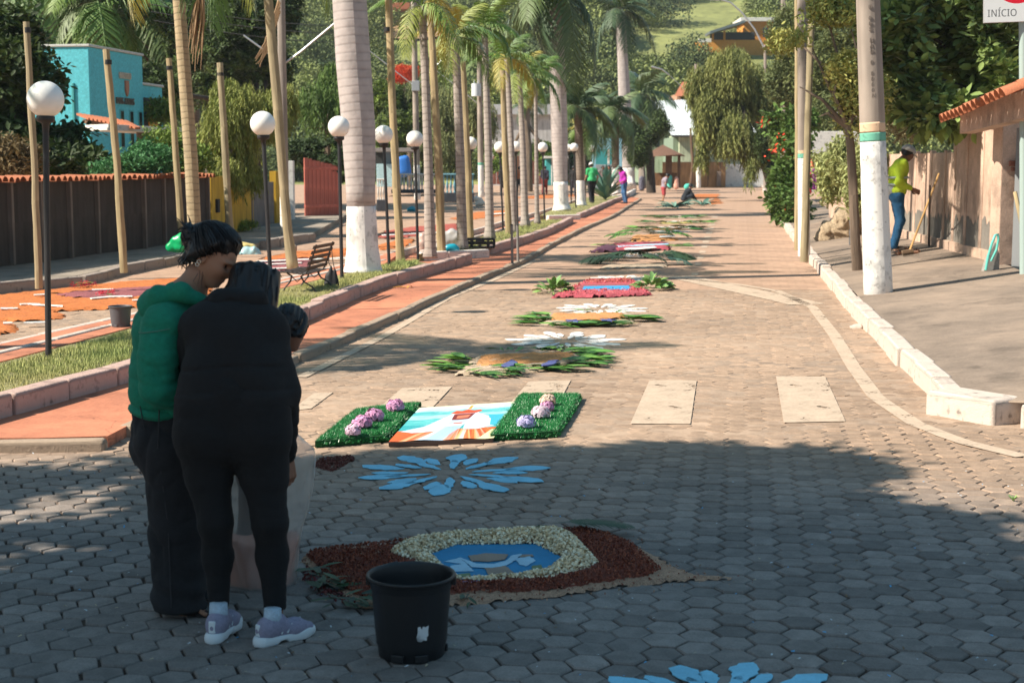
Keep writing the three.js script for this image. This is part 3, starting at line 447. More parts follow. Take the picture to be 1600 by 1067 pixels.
{
  // far left of the square
  let b = thing('blue_house', 'small blue house with a grey roof beyond the white balustrade', 'house', AT(612, 280, 82));
  part(b, 'wall', boxAt(588, 256, 618, 292, 82, 5), WM.pale); part(b, 'gable_wall', boxAt(598, 236, 617, 256, 83, 4), M([0.17, 0.22, 0.27]));
  part(b, 'roof', boxAt(580, 231, 648, 237, 81.6, 6), M([0.3, 0.28, 0.27], { map: T.fine }));
  part(b, 'dark_opening', boxAt(586, 238, 598, 262, 82.9, 0.2), WM.dark);
  single('tarpaulin', 'bright blue tarpaulin hanging beside the blue house', 'tarpaulin', (() => { const g = capMesh([[AT(626, 251, 78), AT(628, 268, 78), 0.22, 0.28], [AT(634, 248, 78), AT(636, 268, 78), 0.18, 0.22]], 0.2, 0.06); return g; })(), WM.blue, AT(630, 268, 78));
  // ornate white fences
  const bal = (label, x0, y0, x1, y1, D, baseY, mat, n) => { const w = thing('balustrade', label, 'balustrade', AT((x0 + x1) / 2, baseY, D)); part(w, 'footing', boxAt(x0, y1, x1, baseY, D, 0.3), M([0.06, 0.065, 0.08], { map: T.streak })); part(w, 'top_rail', boxAt(x0, y0, x1, y0 + 2.5, D, 0.22), mat); const dx = (x1 - x0) / n; for (let i = 0; i < n; i++) { const a = AT(x0 + dx * (i + 0.5), y0 + 2.5, D), c = AT(x0 + dx * (i + 0.5), y1, D), h = a.y - c.y, w0 = dx / F * D * 0.5; const g = new THREE.LatheGeometry([[0.3, 0], [0.3, 0.08], [0.16, 0.14], [0.42, 0.34], [0.36, 0.5], [0.14, 0.72], [0.3, 0.9], [0.3, 1]].map(([r, y]) => new THREE.Vector2(r * w0 * 1.7, y * h)), 8); g.translate(a.x, c.y, -D - 0.1); part(w, 'baluster', g, mat); } return w; };
  bal('white ornate balustrade just right of the largest palm trunk', 588, 279, 604, 312, 57, 332, WM.white, 4);
  bal('long white balustrade in front of the blue house', 611, 271, 690, 296, 66, 302, WM.white, 14);
  bal('teal and white balustrade on a dark footing, left of the white-footed pole', 690, 271, 741, 301, 70, 316, M([0.2, 0.42, 0.5], { map: T.lime }), 9);
  b = thing('white_shed', 'big greyish white shed seen between the slender palms', 'shed', AT(820, 292, 122));
  part(b, 'wall', boxAt(760, 178, 872, 292, 122, 12), M([0.62, 0.62, 0.62], { map: T.streak })); part(b, 'roof', boxAt(754, 163, 878, 179, 121.6, 13), M([0.55, 0.56, 0.58], { map: T.fine }));
  b = thing('timber_fence', 'reddish brown timber fence across the far end of the lane', 'fence', AT(800, 290, 100)); for (let i = 0; i < 14; i++) part(b, 'board', boxAt(764 + i * 6, 243 + rr(-1.2, 1.2), 769.4 + i * 6, 288, 100, 0.08), M([0.3 + rr(-0.06, 0.04), 0.13 + rr(-0.03, 0.02), 0.08], { map: T.bark }));
  b = thing('teal_kiosk', 'teal green kiosk with a white frame left of the sky-blue building', 'kiosk', AT(866, 292, 92)); part(b, 'wall', boxAt(853, 247, 886, 290, 92, 3), WM.teal); part(b, 'frame', boxAt(861.5, 248, 863.5, 290, 91.8, 0.15), WM.white); part(b, 'roof', boxAt(850, 244, 889, 247.5, 91.5, 3.6), WM.white); part(b, 'opening', boxAt(866, 254, 882, 286, 91.9, 0.1), WM.dark);
  b = thing('sky_blue_building', 'sky-blue building with a recessed porch behind the far palms', 'building', AT(948, 296, 88)); const SB = M([0.33, 0.66, 0.82], { map: T.fine });
  part(b, 'parapet', boxAt(926, 216, 972, 233, 88, 0.3), SB); part(b, 'pier', boxAt(926, 233, 931, 296, 88, 0.4), SB); part(b, 'pier', boxAt(950, 233, 953, 256, 88, 0.4), WM.white); part(b, 'pier', boxAt(963, 233, 972, 296, 88, 0.4), SB); part(b, 'rear_wall', boxAt(931, 233, 963, 258, 90, 0.3), WM.teal); part(b, 'door_wall', boxAt(931, 257, 963, 296, 89, 0.3), M([0.3, 0.33, 0.35])); part(b, 'door', boxAt(943, 262, 955, 296, 88.9, 0.1), WM.dark);
  // right end of the street
  b = thing('green_warehouse', 'pale green warehouse with a corrugated white roof at the street end', 'warehouse', AT(1100, 292, 116));
  part(b, 'wall', boxAt(1062, 210, 1180, 292, 116, 12), WM.green); part(b, 'side_wall', boxAt(1052, 214, 1062, 292, 116.6, 11), M([0.2, 0.27, 0.2]));
  const r0 = AT(1050, 212, 115.4), r1 = AT(1184, 210, 115.4), r2 = AT(1014, 158, 133), r3 = AT(1150, 152, 133); const cp = [], ci = [], cu = [], N = 90; for (let j = 0; j < 2; j++) for (let i = 0; i <= N; i++) { const p = (j ? r2.clone().lerp(r3, i / N) : r0.clone().lerp(r1, i / N)); cp.push(p.x, p.y + 0.05 * Math.sin(i * Math.PI / 1.5), p.z); cu.push(i * 0.1, j * 8); } for (let i = 0; i < N; i++) ci.push(i, i + 1, N + 1 + i, N + 1 + i, i + 1, N + 2 + i); const rg = new THREE.BufferGeometry(); rg.setAttribute('position', new THREE.Float32BufferAttribute(cp, 3)); rg.setAttribute('uv', new THREE.Float32BufferAttribute(cu, 2)); rg.setIndex(ci); rg.computeVertexNormals(); part(b, 'corrugated_roof', rg, WM.corr);
  part(b, 'gutter', boxAt(1050, 211, 1184, 214, 115.3, 0.2), WM.dark); part(b, 'downpipe', boxAt(1117.6, 212, 1119, 252, 115.8, 0.1), WM.dark);
  b = thing('brown_wall', 'brown earth-plastered wall below the green warehouse', 'wall', AT(1095, 293, 112)); part(b, 'wall', boxAt(1036, 253, 1134, 293, 112, 0.3), WM.brown); for (const x of [1106, 1125]) part(b, 'pipe', boxAt(x, 254, x + 1.2, 291, 111.8, 0.08), WM.wood); part(b, 'meter_column', boxAt(1121, 268, 1127, 291, 111.5, 0.2), WM.post);
  single('white_wall', 'flaking whitewashed wall under the weeping tree at the street end', 'wall', boxAt(1134, 256, 1196, 292, 113, 0.35), WM.white, AT(1150, 292, 113));
  b = thing('green_annex', 'pale green annex with tall windows left of the warehouse', 'building', AT(1030, 290, 124)); part(b, 'wall', boxAt(1004, 205, 1054, 292, 124, 8), M([0.4, 0.5, 0.36], { map: T.streak })); for (const x of [1010, 1024, 1040]) { part(b, 'window', boxAt(x, 214, x + 7, 230, 123.9, 0.1), WM.glass); } part(b, 'roof', boxAt(1000, 196, 1056, 206, 123.5, 9), M([0.3, 0.5, 0.6], { map: T.fine }));
  b = thing('tile_roof_house', 'house with a broken orange tile roof above the warehouse roof', 'house', AT(1075, 200, 140)); part(b, 'wall', boxAt(1058, 146, 1112, 210, 140, 7), M([0.6, 0.34, 0.22], { map: T.fine })); { const a = AT(1054, 150, 139), c = AT(1118, 150, 139), d = AT(1066, 128, 144), e = AT(1106, 128, 144); const q = new THREE.BufferGeometry(); q.setAttribute('position', new THREE.Float32BufferAttribute([a, c, d, e].flatMap(p => [p.x, p.y, p.z]), 3)); q.setIndex([0, 1, 2, 2, 1, 3]); q.computeVertexNormals(); part(b, 'roof', uvBox(q), WM.tile); } part(b, 'window', boxAt(1064, 152, 1074, 160, 139.9, 0.1), WM.dark);
  b = thing('tiled_shelter', 'small open shelter with a tiled roof on timber posts at the street end', 'shelter', AT(1042, 292, 98)); { const ap = AT(1036, 226, 99), L = [[1002, 246, 97], [1066, 241, 97], [1072, 244, 101], [1004, 244, 101]].map(p => AT(...p)); const q = new THREE.BufferGeometry(); q.setAttribute('position', new THREE.Float32BufferAttribute([...L, ap].flatMap(p => [p.x, p.y, p.z]), 3)); q.setIndex([0, 1, 4, 1, 2, 4, 2, 3, 4, 3, 0, 4]); q.computeVertexNormals(); part(b, 'roof', uvBox(q.toNonIndexed()), M([0.2, 0.1, 0.06], { map: T.fine })); } for (const [x, w] of [[1041, 9], [1020, 3], [1060, 3]]) part(b, 'post', boxAt(x, 242, x + w, 292, 98, 0.3), WM.wood); part(b, 'counter', boxAt(1022, 270, 1058, 290, 99, 0.4), M([0.3, 0.16, 0.08], { map: T.bark }));
  b = thing('orange_hill_house', 'bright orange house with a dark lean-to roof on the hill', 'house', AT(1160, 110, 190)); part(b, 'lower_wall', boxAt(1094, 62, 1206, 130, 190, 8), WM.orange); part(b, 'upper_wall', boxAt(1163, 33, 1208, 62, 191, 6), WM.orange); part(b, 'roof', boxAt(1158, 27, 1211, 33, 190.4, 7), WM.white); part(b, 'veranda_roof', (() => { const a = AT(1106, 53, 189.2), c = AT(1160, 36, 189.2); return barTo(a, c, 5, 0.3); })(), M([0.12, 0.15, 0.17])); part(b, 'veranda_opening', boxAt(1110, 50, 1180, 62, 189.9, 0.2), WM.dark); for (const x of [1113, 1131]) part(b, 'veranda_post', boxAt(x, 48, x + 3, 62, 189.5, 0.25), WM.orange); part(b, 'window', boxAt(1193, 43, 1200, 58, 189.9, 0.2), WM.glass); part(b, 'low_wall', boxAt(1092, 60, 1112, 66, 189, 0.3), WM.white);
  b = thing('terrace_house', 'white and orange terrace house on the hill behind the slender palms', 'house', AT(690, 110, 215)); part(b, 'terrace', boxAt(612, 62, 770, 70, 215, 5), WM.white); part(b, 'wall', boxAt(630, 70, 770, 112, 216, 5), M([0.28, 0.26, 0.24])); part(b, 'upper_wall', boxAt(664, 40, 690, 62, 217, 4), WM.orange); part(b, 'roof', boxAt(660, 34, 695, 40, 216.5, 5), WM.white); part(b, 'roof_gable', boxAt(605, 4, 640, 14, 222, 5), WM.tile);
  struct('bare_slope', (() => { const P = [[570, 60], [600, 34], [650, 24], [705, 40], [700, 60], [640, 66]].map(([x, y]) => AT(x, y, 222)); const L = P.map((p, i) => { let d = 150, q = AT(...[[570, 60], [600, 34], [650, 24], [705, 40], [700, 60], [640, 66]][i], d); while (hillH(q.x, q.z) < q.y && d < 330) { d += 1; q = AT(...[[570, 60], [600, 34], [650, 24], [705, 40], [700, 60], [640, 66]][i], d); } return q; }); const g = new THREE.BufferGeometry(); g.setAttribute('position', new THREE.Float32BufferAttribute(L.flatMap(p => [p.x, p.y + 0.4, p.z]), 3)); g.setIndex([0, 1, 5, 1, 2, 5, 2, 4, 5, 2, 3, 4]); g.computeVertexNormals(); return uvBox(g); })(), M([0.42, 0.26, 0.14], { map: T.ground }));
}
// ---------------------------------------------------------------- foliage
const leafMat = (t = 0.25) => M([1, 1, 1], { rough: 0.75, physical: true, transmission: t, thickness: 0, ior: 1.3 });
const LM = leafMat(0.28);
function leafGeo(kind) {
  const L = []; const leaf = (x, y, z, len, w, az, el, fold = 0.25) => { const g = new THREE.BufferGeometry(); g.setAttribute('position', new THREE.Float32BufferAttribute([0, 0, 0, len * 0.25, 0, w * 0.4, len * 0.62, 0, w * 0.46, len, -0.12 * len, 0, len * 0.62, 0, -w * 0.46, len * 0.25, 0, -w * 0.4, len * 0.5, -fold * w, 0], 3)); g.setIndex([0, 1, 6, 1, 2, 6, 2, 3, 6, 0, 6, 5, 5, 6, 4, 4, 6, 3]); g.rotateZ(el); g.rotateY(az); g.translate(x, y, z); g.computeVertexNormals(); L.push(g); };
  const r = RND(kind.length * 7 + 1);
  if (kind === 'broad') for (let k = 0; k < 6; k++) leaf(0.12 * k * (k % 2 ? 1 : 0.7), 0.02 * k, (r() - 0.5) * 0.2, 0.5 + 0.1 * r(), 0.3, k * 2.4 + r(), (r() - 0.4) * 0.9);
  if (kind === 'small') for (let k = 0; k < 9; k++) leaf((r() - 0.5) * 0.9, (r() - 0.5) * 0.7, (r() - 0.5) * 0.9, 0.3 + 0.12 * r(), 0.14, r() * 6.3, (r() - 0.5) * 2);
  if (kind === 'weep') for (let k = 0; k < 12; k++) { const s = k / 12; leaf(0.1 * s + (r() - 0.5) * 0.06, -s * 0.95, (r() - 0.5) * 0.12, 0.26, 0.05, k * 2.4 + r(), -0.9 - 0.4 * r(), 0.1); }
  if (kind === 'clump') for (let k = 0; k < 1500; k++) { const b = k % 9, ba = b * 2.4, br = b ? 0.62 : 0, bxx = Math.cos(ba) * br, bzz = Math.sin(ba) * br, by = b ? -0.1 + 0.35 * ((b * 37) % 5) / 4 : 0.45, u = r() * 2 - 1, a = r() * 6.283, q = Math.sqrt(1 - u * u), rad = 0.46 * (0.7 + 0.36 * r()); leaf(bxx + q * Math.cos(a) * rad, by + u * rad * 0.85 + 0.2, bzz + q * Math.sin(a) * rad, 0.07 + 0.05 * r(), 0.06, r() * 6.3, (r() - 0.5) * 1.8); }
  return merge(L);
}
const LEAF = { broad: leafGeo('broad'), small: leafGeo('small'), weep: leafGeo('weep'), clump: leafGeo('clump') };
const barkMat = M([0.2, 0.145, 0.105], { map: T.bark, bump: T.bark, bs: 0.02 }), barkDark = M([0.07, 0.055, 0.045], { map: T.bark, bump: T.bark, bs: 0.02 });
function crownList(blobs, size, c1, c2, weep, jit = 0.28) {
  const list = [];
  for (const b of blobs) { const n = b.n; for (let i = 0; i < n; i++) {
    const u = rr(-1, 1), a = rr(0, 6.283), q = Math.sqrt(1 - u * u), rad = Math.pow(rnd(), 0.42), lump = 1 + 0.24 * (vn(a * 2 + 20, u * 3 + 30, 256, Math.floor(b.c.x * 3) & 15) - 0.5) * 2;
    const d = V(q * Math.cos(a), u, q * Math.sin(a)), p = V(b.c.x + d.x * b.rx * rad * lump, b.c.y + d.y * b.ry * rad * lump, b.c.z + d.z * (b.rz ?? b.rx) * rad * lump);
    if (vn(p.x * 1.4 / size * 0.3 + 99, p.y * 1.4 / size * 0.3 + 77, 256, 5) + 0.5 * vn(p.z * 0.6 + 50, p.x + 60, 256, 6) < (b.gap ?? 0.42)) continue;
    const t = clamp(rnd() * 0.7 + 0.5 * (vn(p.x * 1.3 + 70, p.y * 1.3 + 70, 256, 9) - 0.25)), k = 1 + rr(-jit, jit);
    list.push({ p, e: weep ? [rr(-0.35, 0.35), rr(0, 6.283), rr(-0.35, 0.35)] : [rr(-0.9, 0.9), rr(0, 6.283), rr(-0.9, 0.9)], s: size * rr(0.7, 1.3), c: C(mixv(c1[0], c2[0], t) * k, mixv(c1[1], c2[1], t) * k, mixv(c1[2], c2[2], t) * k) });
  } }
  return list;
}
function tree(name, label, cat, o) {
  const t = thing(name, label, cat, o.trunk ? o.trunk[0].clone() : o.blobs[0].c.clone().setY(0), o.group);
  if (o.trunk) { part(t, 'trunk', limb(o.trunk, o.tr, 9), o.bark ?? barkMat); const top = o.trunk[o.trunk.length - 1]; for (const b of o.blobs.slice(0, 9)) { const m = top.clone().lerp(b.c, 0.5).add(V(rr(-0.2, 0.2), 0.15, rr(-0.2, 0.2))); const r = o.tr[o.tr.length - 1]; part(t, 'branch', limb([top.clone().add(V(0, -0.05, 0)), m, b.c.clone().add(V(0, b.ry * 0.3, 0))], [r * 0.75, r * 0.45, r * 0.15], 6), o.bark ?? barkMat); } }
  const farOff = o.blobs[0].c.z < -48 && o.kind !== 'weep'; const list = crownList(farOff ? o.blobs.map(b => ({ ...b, n: b.n * 2.8 })) : o.blobs, o.size * (farOff ? 0.52 : 1), o.c1, o.c2, o.kind === 'weep'); list.forEach(q => q.p.sub(t.position));
  const m = inst(LEAF[o.kind ?? 'broad'], LM, list); m.name = 'crown'; m.userData.kind = 'stuff'; t.add(m);
  if (o.flowers) { const fl = crownList(o.blobs.map(b => ({ ...b, n: o.flowers.n, gap: 0 })), o.flowers.size, o.flowers.c, o.flowers.c, false, 0.15); fl.forEach(q => q.p.sub(t.position)); const fm = inst(LEAF.small, M([1, 1, 1], { rough: 0.8 }), fl); fm.name = 'flowers'; fm.userData.kind = 'stuff'; t.add(fm); }
  return t;
}
const B = (x, y, D, rx, ry, n, rz, gap) => ({ c: AT(x, y, D), rx, ry, rz: rz ?? rx, n, gap });
rnd = RND(51);
// woods on the hill
{
  const grassy = [[955, 80], [965, 32], [1000, 6], [1040, -8], [1090, -60], [1230, -60], [1180, 20], [1130, 42], [1112, 62], [1070, 70], [1030, 86]].map(([x, y]) => ({ x, z: y }));
  const houses = [[1086, 16, 1216, 112, 190], [1036, 0, 1090, 64, 194], [598, 30, 776, 100, 215], [595, -10, 650, 22, 222], [1046, 120, 1120, 200, 140]];
  const list = []; for (let i = 0; i < 3800; i++) { const d = 134 + 190 * Math.pow(rnd(), 1.1), x = rr(-0.42, 0.44) * d, y = hillH(x, -d), s = rr(1.6, 3.4) * (rnd() < 0.12 ? 1.5 : 1), q = PX(V(x, y + s * 1.1, -d)); if (houses.some(([a, b, c, e, dd]) => d < dd + 4 && q[0] > a && q[0] < c && q[1] < e && q[1] > b - 60)) continue; if (inPoly(q[0], q[1], grassy) && rnd() < 0.965) continue; if (q[0] > 575 && q[0] < 705 && q[1] > 10 && q[1] < 62) continue;  const t = rnd(), k = rr(0.7, 1.3), hz = clamp((d - 120) / 500); list.push({ p: V(x, y + s * 0.35, -d), e: [rr(-0.2, 0.2), rr(0, 6.3), rr(-0.2, 0.2)], s: V(s, s * rr(0.8, 1.35), s), c: C(mixv(0.055, 0.27, t) * k, mixv(0.09, 0.31, t) * k, mixv(0.035, 0.095, t) * k) }); }
  stuff('hillside_woods', 'dense mixed green woods covering the hill behind the town', 'woods', inst(LEAF.clump, M([1, 1, 1], { rough: 0.9 }), list));
}
// trees left
const DG1 = [0.02, 0.04, 0.012], DG2 = [0.1, 0.155, 0.035], MG1 = [0.07, 0.13, 0.025], MG2 = [0.27, 0.37, 0.07], YG1 = [0.12, 0.15, 0.03], YG2 = [0.26, 0.28, 0.07], GG1 = [0.1, 0.13, 0.05], GG2 = [0.3, 0.32, 0.12];
tree('broadleaf_tree', 'dense dark green tree behind the left wall, left of the turquoise building', 'tree', { trunk: [G(60, 330, 0).setZ(-33).setX(-10.6), V(-10.5, 1.5, -33)], tr: [0.25, 0.2], bark: barkDark, kind: 'broad', size: 0.3, c1: DG1, c2: DG2, blobs: [B(0, 125, 33, 1.3, 1.1, 1500), B(-20, 180, 33, 1.4, 1.3, 1300), B(55, 215, 33, 1.05, 0.85, 1200), B(5, 60, 34, 0.8, 0.7, 900), B(95, 245, 32.5, 0.65, 0.45, 700), B(25, 255, 32, 1.3, 0.6, 1000), B(135, 262, 32, 0.55, 0.35, 400), B(-90, 120, 33, 1.4, 1.6, 900)] });
tree('shrub', 'rusty brown-leaved shrub above the coping at the far left', 'shrub', { kind: 'small', size: 0.3, c1: [0.14, 0.1, 0.04], c2: [0.28, 0.2, 0.09], blobs: [B(18, 250, 29, 0.5, 0.34, 500), B(-30, 245, 29, 0.5, 0.4, 300)] });
tree('shrub', 'fresh green shrub showing over the left wall below the canopy', 'shrub', { kind: 'small', size: 0.26, c1: [0.04, 0.13, 0.04], c2: [0.1, 0.28, 0.1], blobs: [B(205, 262, 30, 0.42, 0.2, 420), B(235, 250, 31, 0.5, 0.3, 420), B(175, 268, 30, 0.35, 0.15, 250)] });
tree('shrub', 'dull green shrub beside the canopy column', 'shrub', { kind: 'small', size: 0.3, c1: MG1, c2: MG2, blobs: [B(262, 232, 34, 0.5, 0.42, 480), B(295, 250, 34, 0.5, 0.3, 400), B(255, 180, 44, 0.5, 0.4, 300)] });
tree('weeping_tree', 'light green feathery tree over the yellow wall', 'tree', { trunk: [G(352, 372, 0.1), AT(350, 290, 36.5), AT(356, 230, 36.5)], tr: [0.1, 0.08, 0.06], bark: barkMat, kind: 'weep', size: 0.5, c1: [0.16, 0.2, 0.04], c2: [0.38, 0.4, 0.11], blobs: [B(345, 190, 36.5, 0.55, 0.8, 700), B(375, 160, 37, 0.65, 0.6, 800), B(415, 190, 37.5, 0.62, 0.8, 900), B(400, 245, 37, 0.62, 0.5, 600), B(350, 260, 36, 0.45, 0.35, 350), B(350, 135, 37, 0.35, 0.3, 250), B(440, 150, 38, 0.4, 0.45, 350)] });
tree('broadleaf_tree', 'dark glossy tree behind the feathery tree at upper left', 'tree', { trunk: [V(-9.9, 0, -58), V(-9.8, 4, -58)], tr: [0.3, 0.2], bark: barkDark, kind: 'broad', size: 0.5, c1: DG1, c2: DG2, blobs: [B(370, 60, 58, 1.6, 1.6, 1300), B(330, 120, 58, 1.4, 1.2, 900), B(410, 20, 60, 1.5, 1.3, 900), B(300, 60, 60, 1.5, 1.7, 900), B(215, 150, 52, 1.6, 1.2, 700), B(420, 110, 60, 0.9, 1.0, 400)] });
tree('weeping_tree', 'bright green weeping tree left of the largest palm trunk', 'tree', { trunk: [V(-6.9, 0, -56), V(-6.8, 3, -56)], tr: [0.15, 0.1], kind: 'weep', size: 0.75, c1: MG1, c2: [0.17, 0.27, 0.06], blobs: [B(500, 160, 55, 1.0, 0.9, 700), B(520, 120, 57, 0.7, 0.7, 400), B(480, 210, 55, 0.9, 0.8, 600), B(530, 210, 55, 0.8, 1.0, 600), B(545, 110, 57, 0.5, 0.5, 200)] });
tree('shrub', 'dark bushy shrub overhanging the coral gate', 'shrub', { kind: 'broad', size: 0.3, c1: DG1, c2: [0.06, 0.1, 0.03], blobs: [B(495, 240, 50, 0.8, 0.45, 700), B(525, 262, 49, 0.5, 0.5, 500), B(465, 240, 50, 0.5, 0.4, 350), B(540, 235, 50, 0.6, 0.6, 400)] });
tree('shrub', 'dry grass and weeds at the foot of the yellow wall', 'shrub', { kind: 'small', size: 0.14, c1: MG1, c2: MG2, blobs: [B(372, 355, 36.6, 0.2, 0.12, 130), B(385, 352, 37, 0.3, 0.1, 130)] });
// trees middle
tree('broadleaf_tree', 'dark tree right of the largest palm trunk, in front of the blue house', 'tree', { trunk: [V(-5.6, 0, -88), V(-5.5, 4, -88)], tr: [0.2, 0.15], bark: barkDark, kind: 'broad', size: 0.6, c1: DG1, c2: MG2, blobs: [B(620, 205, 88, 1.3, 1.2, 700), B(600, 160, 90, 1.3, 1.1, 600), B(590, 230, 88, 0.9, 0.8, 400), B(650, 235, 89, 1.0, 0.7, 400), B(655, 180, 90, 1.2, 1.0, 450)] });
tree('flame_tree', 'scarlet flowering tree crown between the palm trunks', 'tree', { trunk: [V(-7.6, 0, -112), V(-7.6, 5.5, -112)], tr: [0.2, 0.15], kind: 'small', size: 0.6, c1: [0.62, 0.07, 0.02], c2: [0.75, 0.14, 0.04], blobs: [B(634, 114, 112, 0.95, 0.55, 420, 0.95, 0.2), B(620, 124, 112, 0.6, 0.3, 160)] });
tree('weeping_tree', 'greyish olive weeping tree in the middle distance behind the slender palms', 'tree', { trunk: [V(-3.1, 0, -86), V(-3.1, 4, -86)], tr: [0.2, 0.14], kind: 'weep', size: 0.95, c1: GG1, c2: GG2, blobs: [B(700, 165, 86, 1.4, 1.3, 800), B(740, 180, 86, 1.4, 1.4, 800), B(690, 220, 85, 1.2, 0.9, 500), B(745, 235, 85, 1.2, 0.7, 450), B(665, 140, 90, 1.2, 1.0, 450)] });
tree('broadleaf_tree', 'mid green tree with a leaning trunk right of the transformer pole', 'tree', { trunk: [AT(826, 290, 96).setY(0), AT(826, 230, 96), AT(822, 190, 96)], tr: [0.28, 0.22, 0.18], kind: 'broad', size: 0.7, c1: MG1, c2: MG2, blobs: [B(795, 238, 98, 0.9, 0.5, 300), B(848, 238, 97, 0.7, 0.6, 300), B(785, 262, 98, 0.9, 0.5, 300), B(855, 258, 96, 0.6, 0.6, 220)] });
tree('broadleaf_tree', 'dark shaded tree beside the tiled shelter', 'tree', { trunk: [AT(1018, 292, 92).setY(0), AT(1016, 250, 92), AT(1012, 215, 92)], tr: [0.3, 0.24, 0.2], bark: barkDark, kind: 'small', size: 0.9, c1: DG1, c2: DG2, blobs: [B(1012, 205, 92, 0.9, 0.8, 340, 0.9, 0.55), B(998, 240, 91, 0.55, 0.8, 260, 0.6, 0.5), B(1034, 190, 93, 0.9, 0.6, 240, 0.8, 0.55), B(985, 210, 92, 0.6, 0.6, 160, 0.6, 0.55)] });
tree('weeping_tree', 'big weeping bottlebrush tree leaning over the road at the street end', 'tree', { trunk: [G(1206, 300, 0.1), AT(1196, 262, 73), AT(1176, 215, 73), AT(1160, 160, 73)], tr: [0.2, 0.18, 0.15, 0.1], bark: barkDark, kind: 'weep', size: 0.85, c1: [0.11, 0.14, 0.035], c2: [0.34, 0.35, 0.11], blobs: [B(1140, 110, 73, 1.1, 1.2, 900), B(1110, 150, 73, 0.9, 1.2, 700), B(1175, 140, 74, 1.3, 1.4, 1000), B(1145, 200, 72, 1.1, 1.0, 700), B(1180, 215, 72, 1.0, 0.9, 600), B(1105, 195, 73, 0.6, 0.6, 250), B(1150, 88, 75, 0.7, 0.55, 320), B(1205, 170, 73, 0.9, 1.2, 500), B(1165, 252, 71, 0.5, 0.45, 200), B(1088, 125, 73, 0.5, 0.8, 260), B(1100, 170, 72, 0.5, 0.9, 260), B(1120, 90, 74, 0.4, 0.5, 130), B(1098, 230, 72, 0.3, 0.5, 90), B(1215, 120, 74, 0.5, 0.7, 160)].map(b => ({ ...b, gap: 0.56 })) });
tree('dark_tree', 'dark bushy trunk growth below the weeping bottlebrush tree', 'tree', { kind: 'broad', size: 0.4, c1: DG1, c2: DG2, blobs: [B(1196, 225, 70, 0.55, 0.8, 350), B(1210, 270, 70, 0.3, 0.6, 200)] });
tree('hedge', 'tall green hedge with red flowers along the right kerb', 'hedge', { kind: 'broad', size: 0.3, c1: MG1, c2: [0.14, 0.24, 0.05], flowers: { n: 5, size: 0.3, c: [0.75, 0.06, 0.02] }, blobs: [B(1232, 235, 44, 0.62, 0.55, 600), B(1235, 285, 44, 0.5, 0.5, 520), B(1222, 320, 43, 0.34, 0.4, 320), B(1245, 330, 42, 0.3, 0.5, 300), B(1218, 200, 46, 0.5, 0.45, 380), B(1250, 190, 45, 0.5, 0.4, 300)] });
tree('street_tree', 'loose yellowing street tree behind the white-painted utility pole', 'tree', { trunk: [G(1341, 424, 0.17), AT(1337, 370, 22.6), AT(1334, 300, 22.6), AT(1330, 230, 22.6), AT(1326, 195, 22.6)], tr: [0.085, 0.075, 0.07, 0.065, 0.055], kind: 'small', size: 0.22, c1: [0.18, 0.24, 0.06], c2: [0.5, 0.47, 0.14], blobs: [B(1310, 130, 22.6, 0.42, 0.4, 650), B(1270, 90, 23, 0.42, 0.45, 650), B(1250, 150, 23, 0.35, 0.45, 500), B(1330, 60, 22.6, 0.4, 0.45, 600), B(1290, 30, 23, 0.45, 0.4, 600), B(1230, 60, 24, 0.35, 0.4, 350), B(1350, 150, 22.5, 0.35, 0.35, 420), B(1280, 190, 23, 0.4, 0.25, 380), B(1330, 215, 22.5, 0.3, 0.14, 260)].map(b => ({ ...b, gap: 0.8 })) });
tree('weed_patch', 'pale green weeds and young shoots behind the sand heap', 'weeds', { kind: 'small', size: 0.3, c1: [0.2, 0.24, 0.08], c2: [0.46, 0.48, 0.2], blobs: [B(1300, 280, 34, 0.3, 0.6, 360), B(1320, 250, 33, 0.3, 0.5, 320), B(1345, 290, 31, 0.3, 0.6, 360), B(1365, 250, 31, 0.3, 0.5, 250), B(1290, 235, 36, 0.4, 0.5, 320)] });
tree('shrub', 'dry tan shrub over the wall right of the thick utility pole', 'shrub', { kind: 'small', size: 0.26, c1: [0.2, 0.17, 0.08], c2: [0.4, 0.36, 0.2], blobs: [B(1405, 195, 27, 0.4, 0.35, 480), B(1380, 180, 28, 0.3, 0.4, 250)] });
tree('large_leaf_tree', 'large dark green broad-leaved tree hanging over the right wall', 'tree', { trunk: [V(8.7, 0.3, -25), V(8.6, 2.5, -25)], tr: [0.16, 0.12], bark: barkDark, kind: 'broad', size: 0.32, c1: [0.07, 0.11, 0.03], c2: [0.38, 0.5, 0.14], blobs: [B(1430, 60, 24, 0.7, 0.7, 1500), B(1500, 60, 24, 0.75, 0.8, 1800), B(1560, 40, 24, 0.7, 0.8, 1500), B(1470, 140, 23.5, 0.7, 0.55, 1500), B(1530, 125, 23.5, 0.6, 0.5, 1200), B(1470, 178, 23, 0.45, 0.2, 650), B(1400, 120, 25, 0.5, 0.6, 800), B(1590, 110, 24, 0.5, 0.5, 700), B(1400, 20, 25, 0.55, 0.5, 700), B(1480, 0, 25, 0.8, 0.6, 900)].map(b => ({ ...b, gap: 0.5 })) });
tree('shrub', 'bright green shrub behind the gateway at the right edge', 'shrub', { kind: 'small', size: 0.25, c1: [0.06, 0.14, 0.03], c2: [0.16, 0.3, 0.08], blobs: [B(1592, 290, 24, 0.25, 0.4, 300), B(1590, 210, 25, 0.3, 0.4, 260)] });
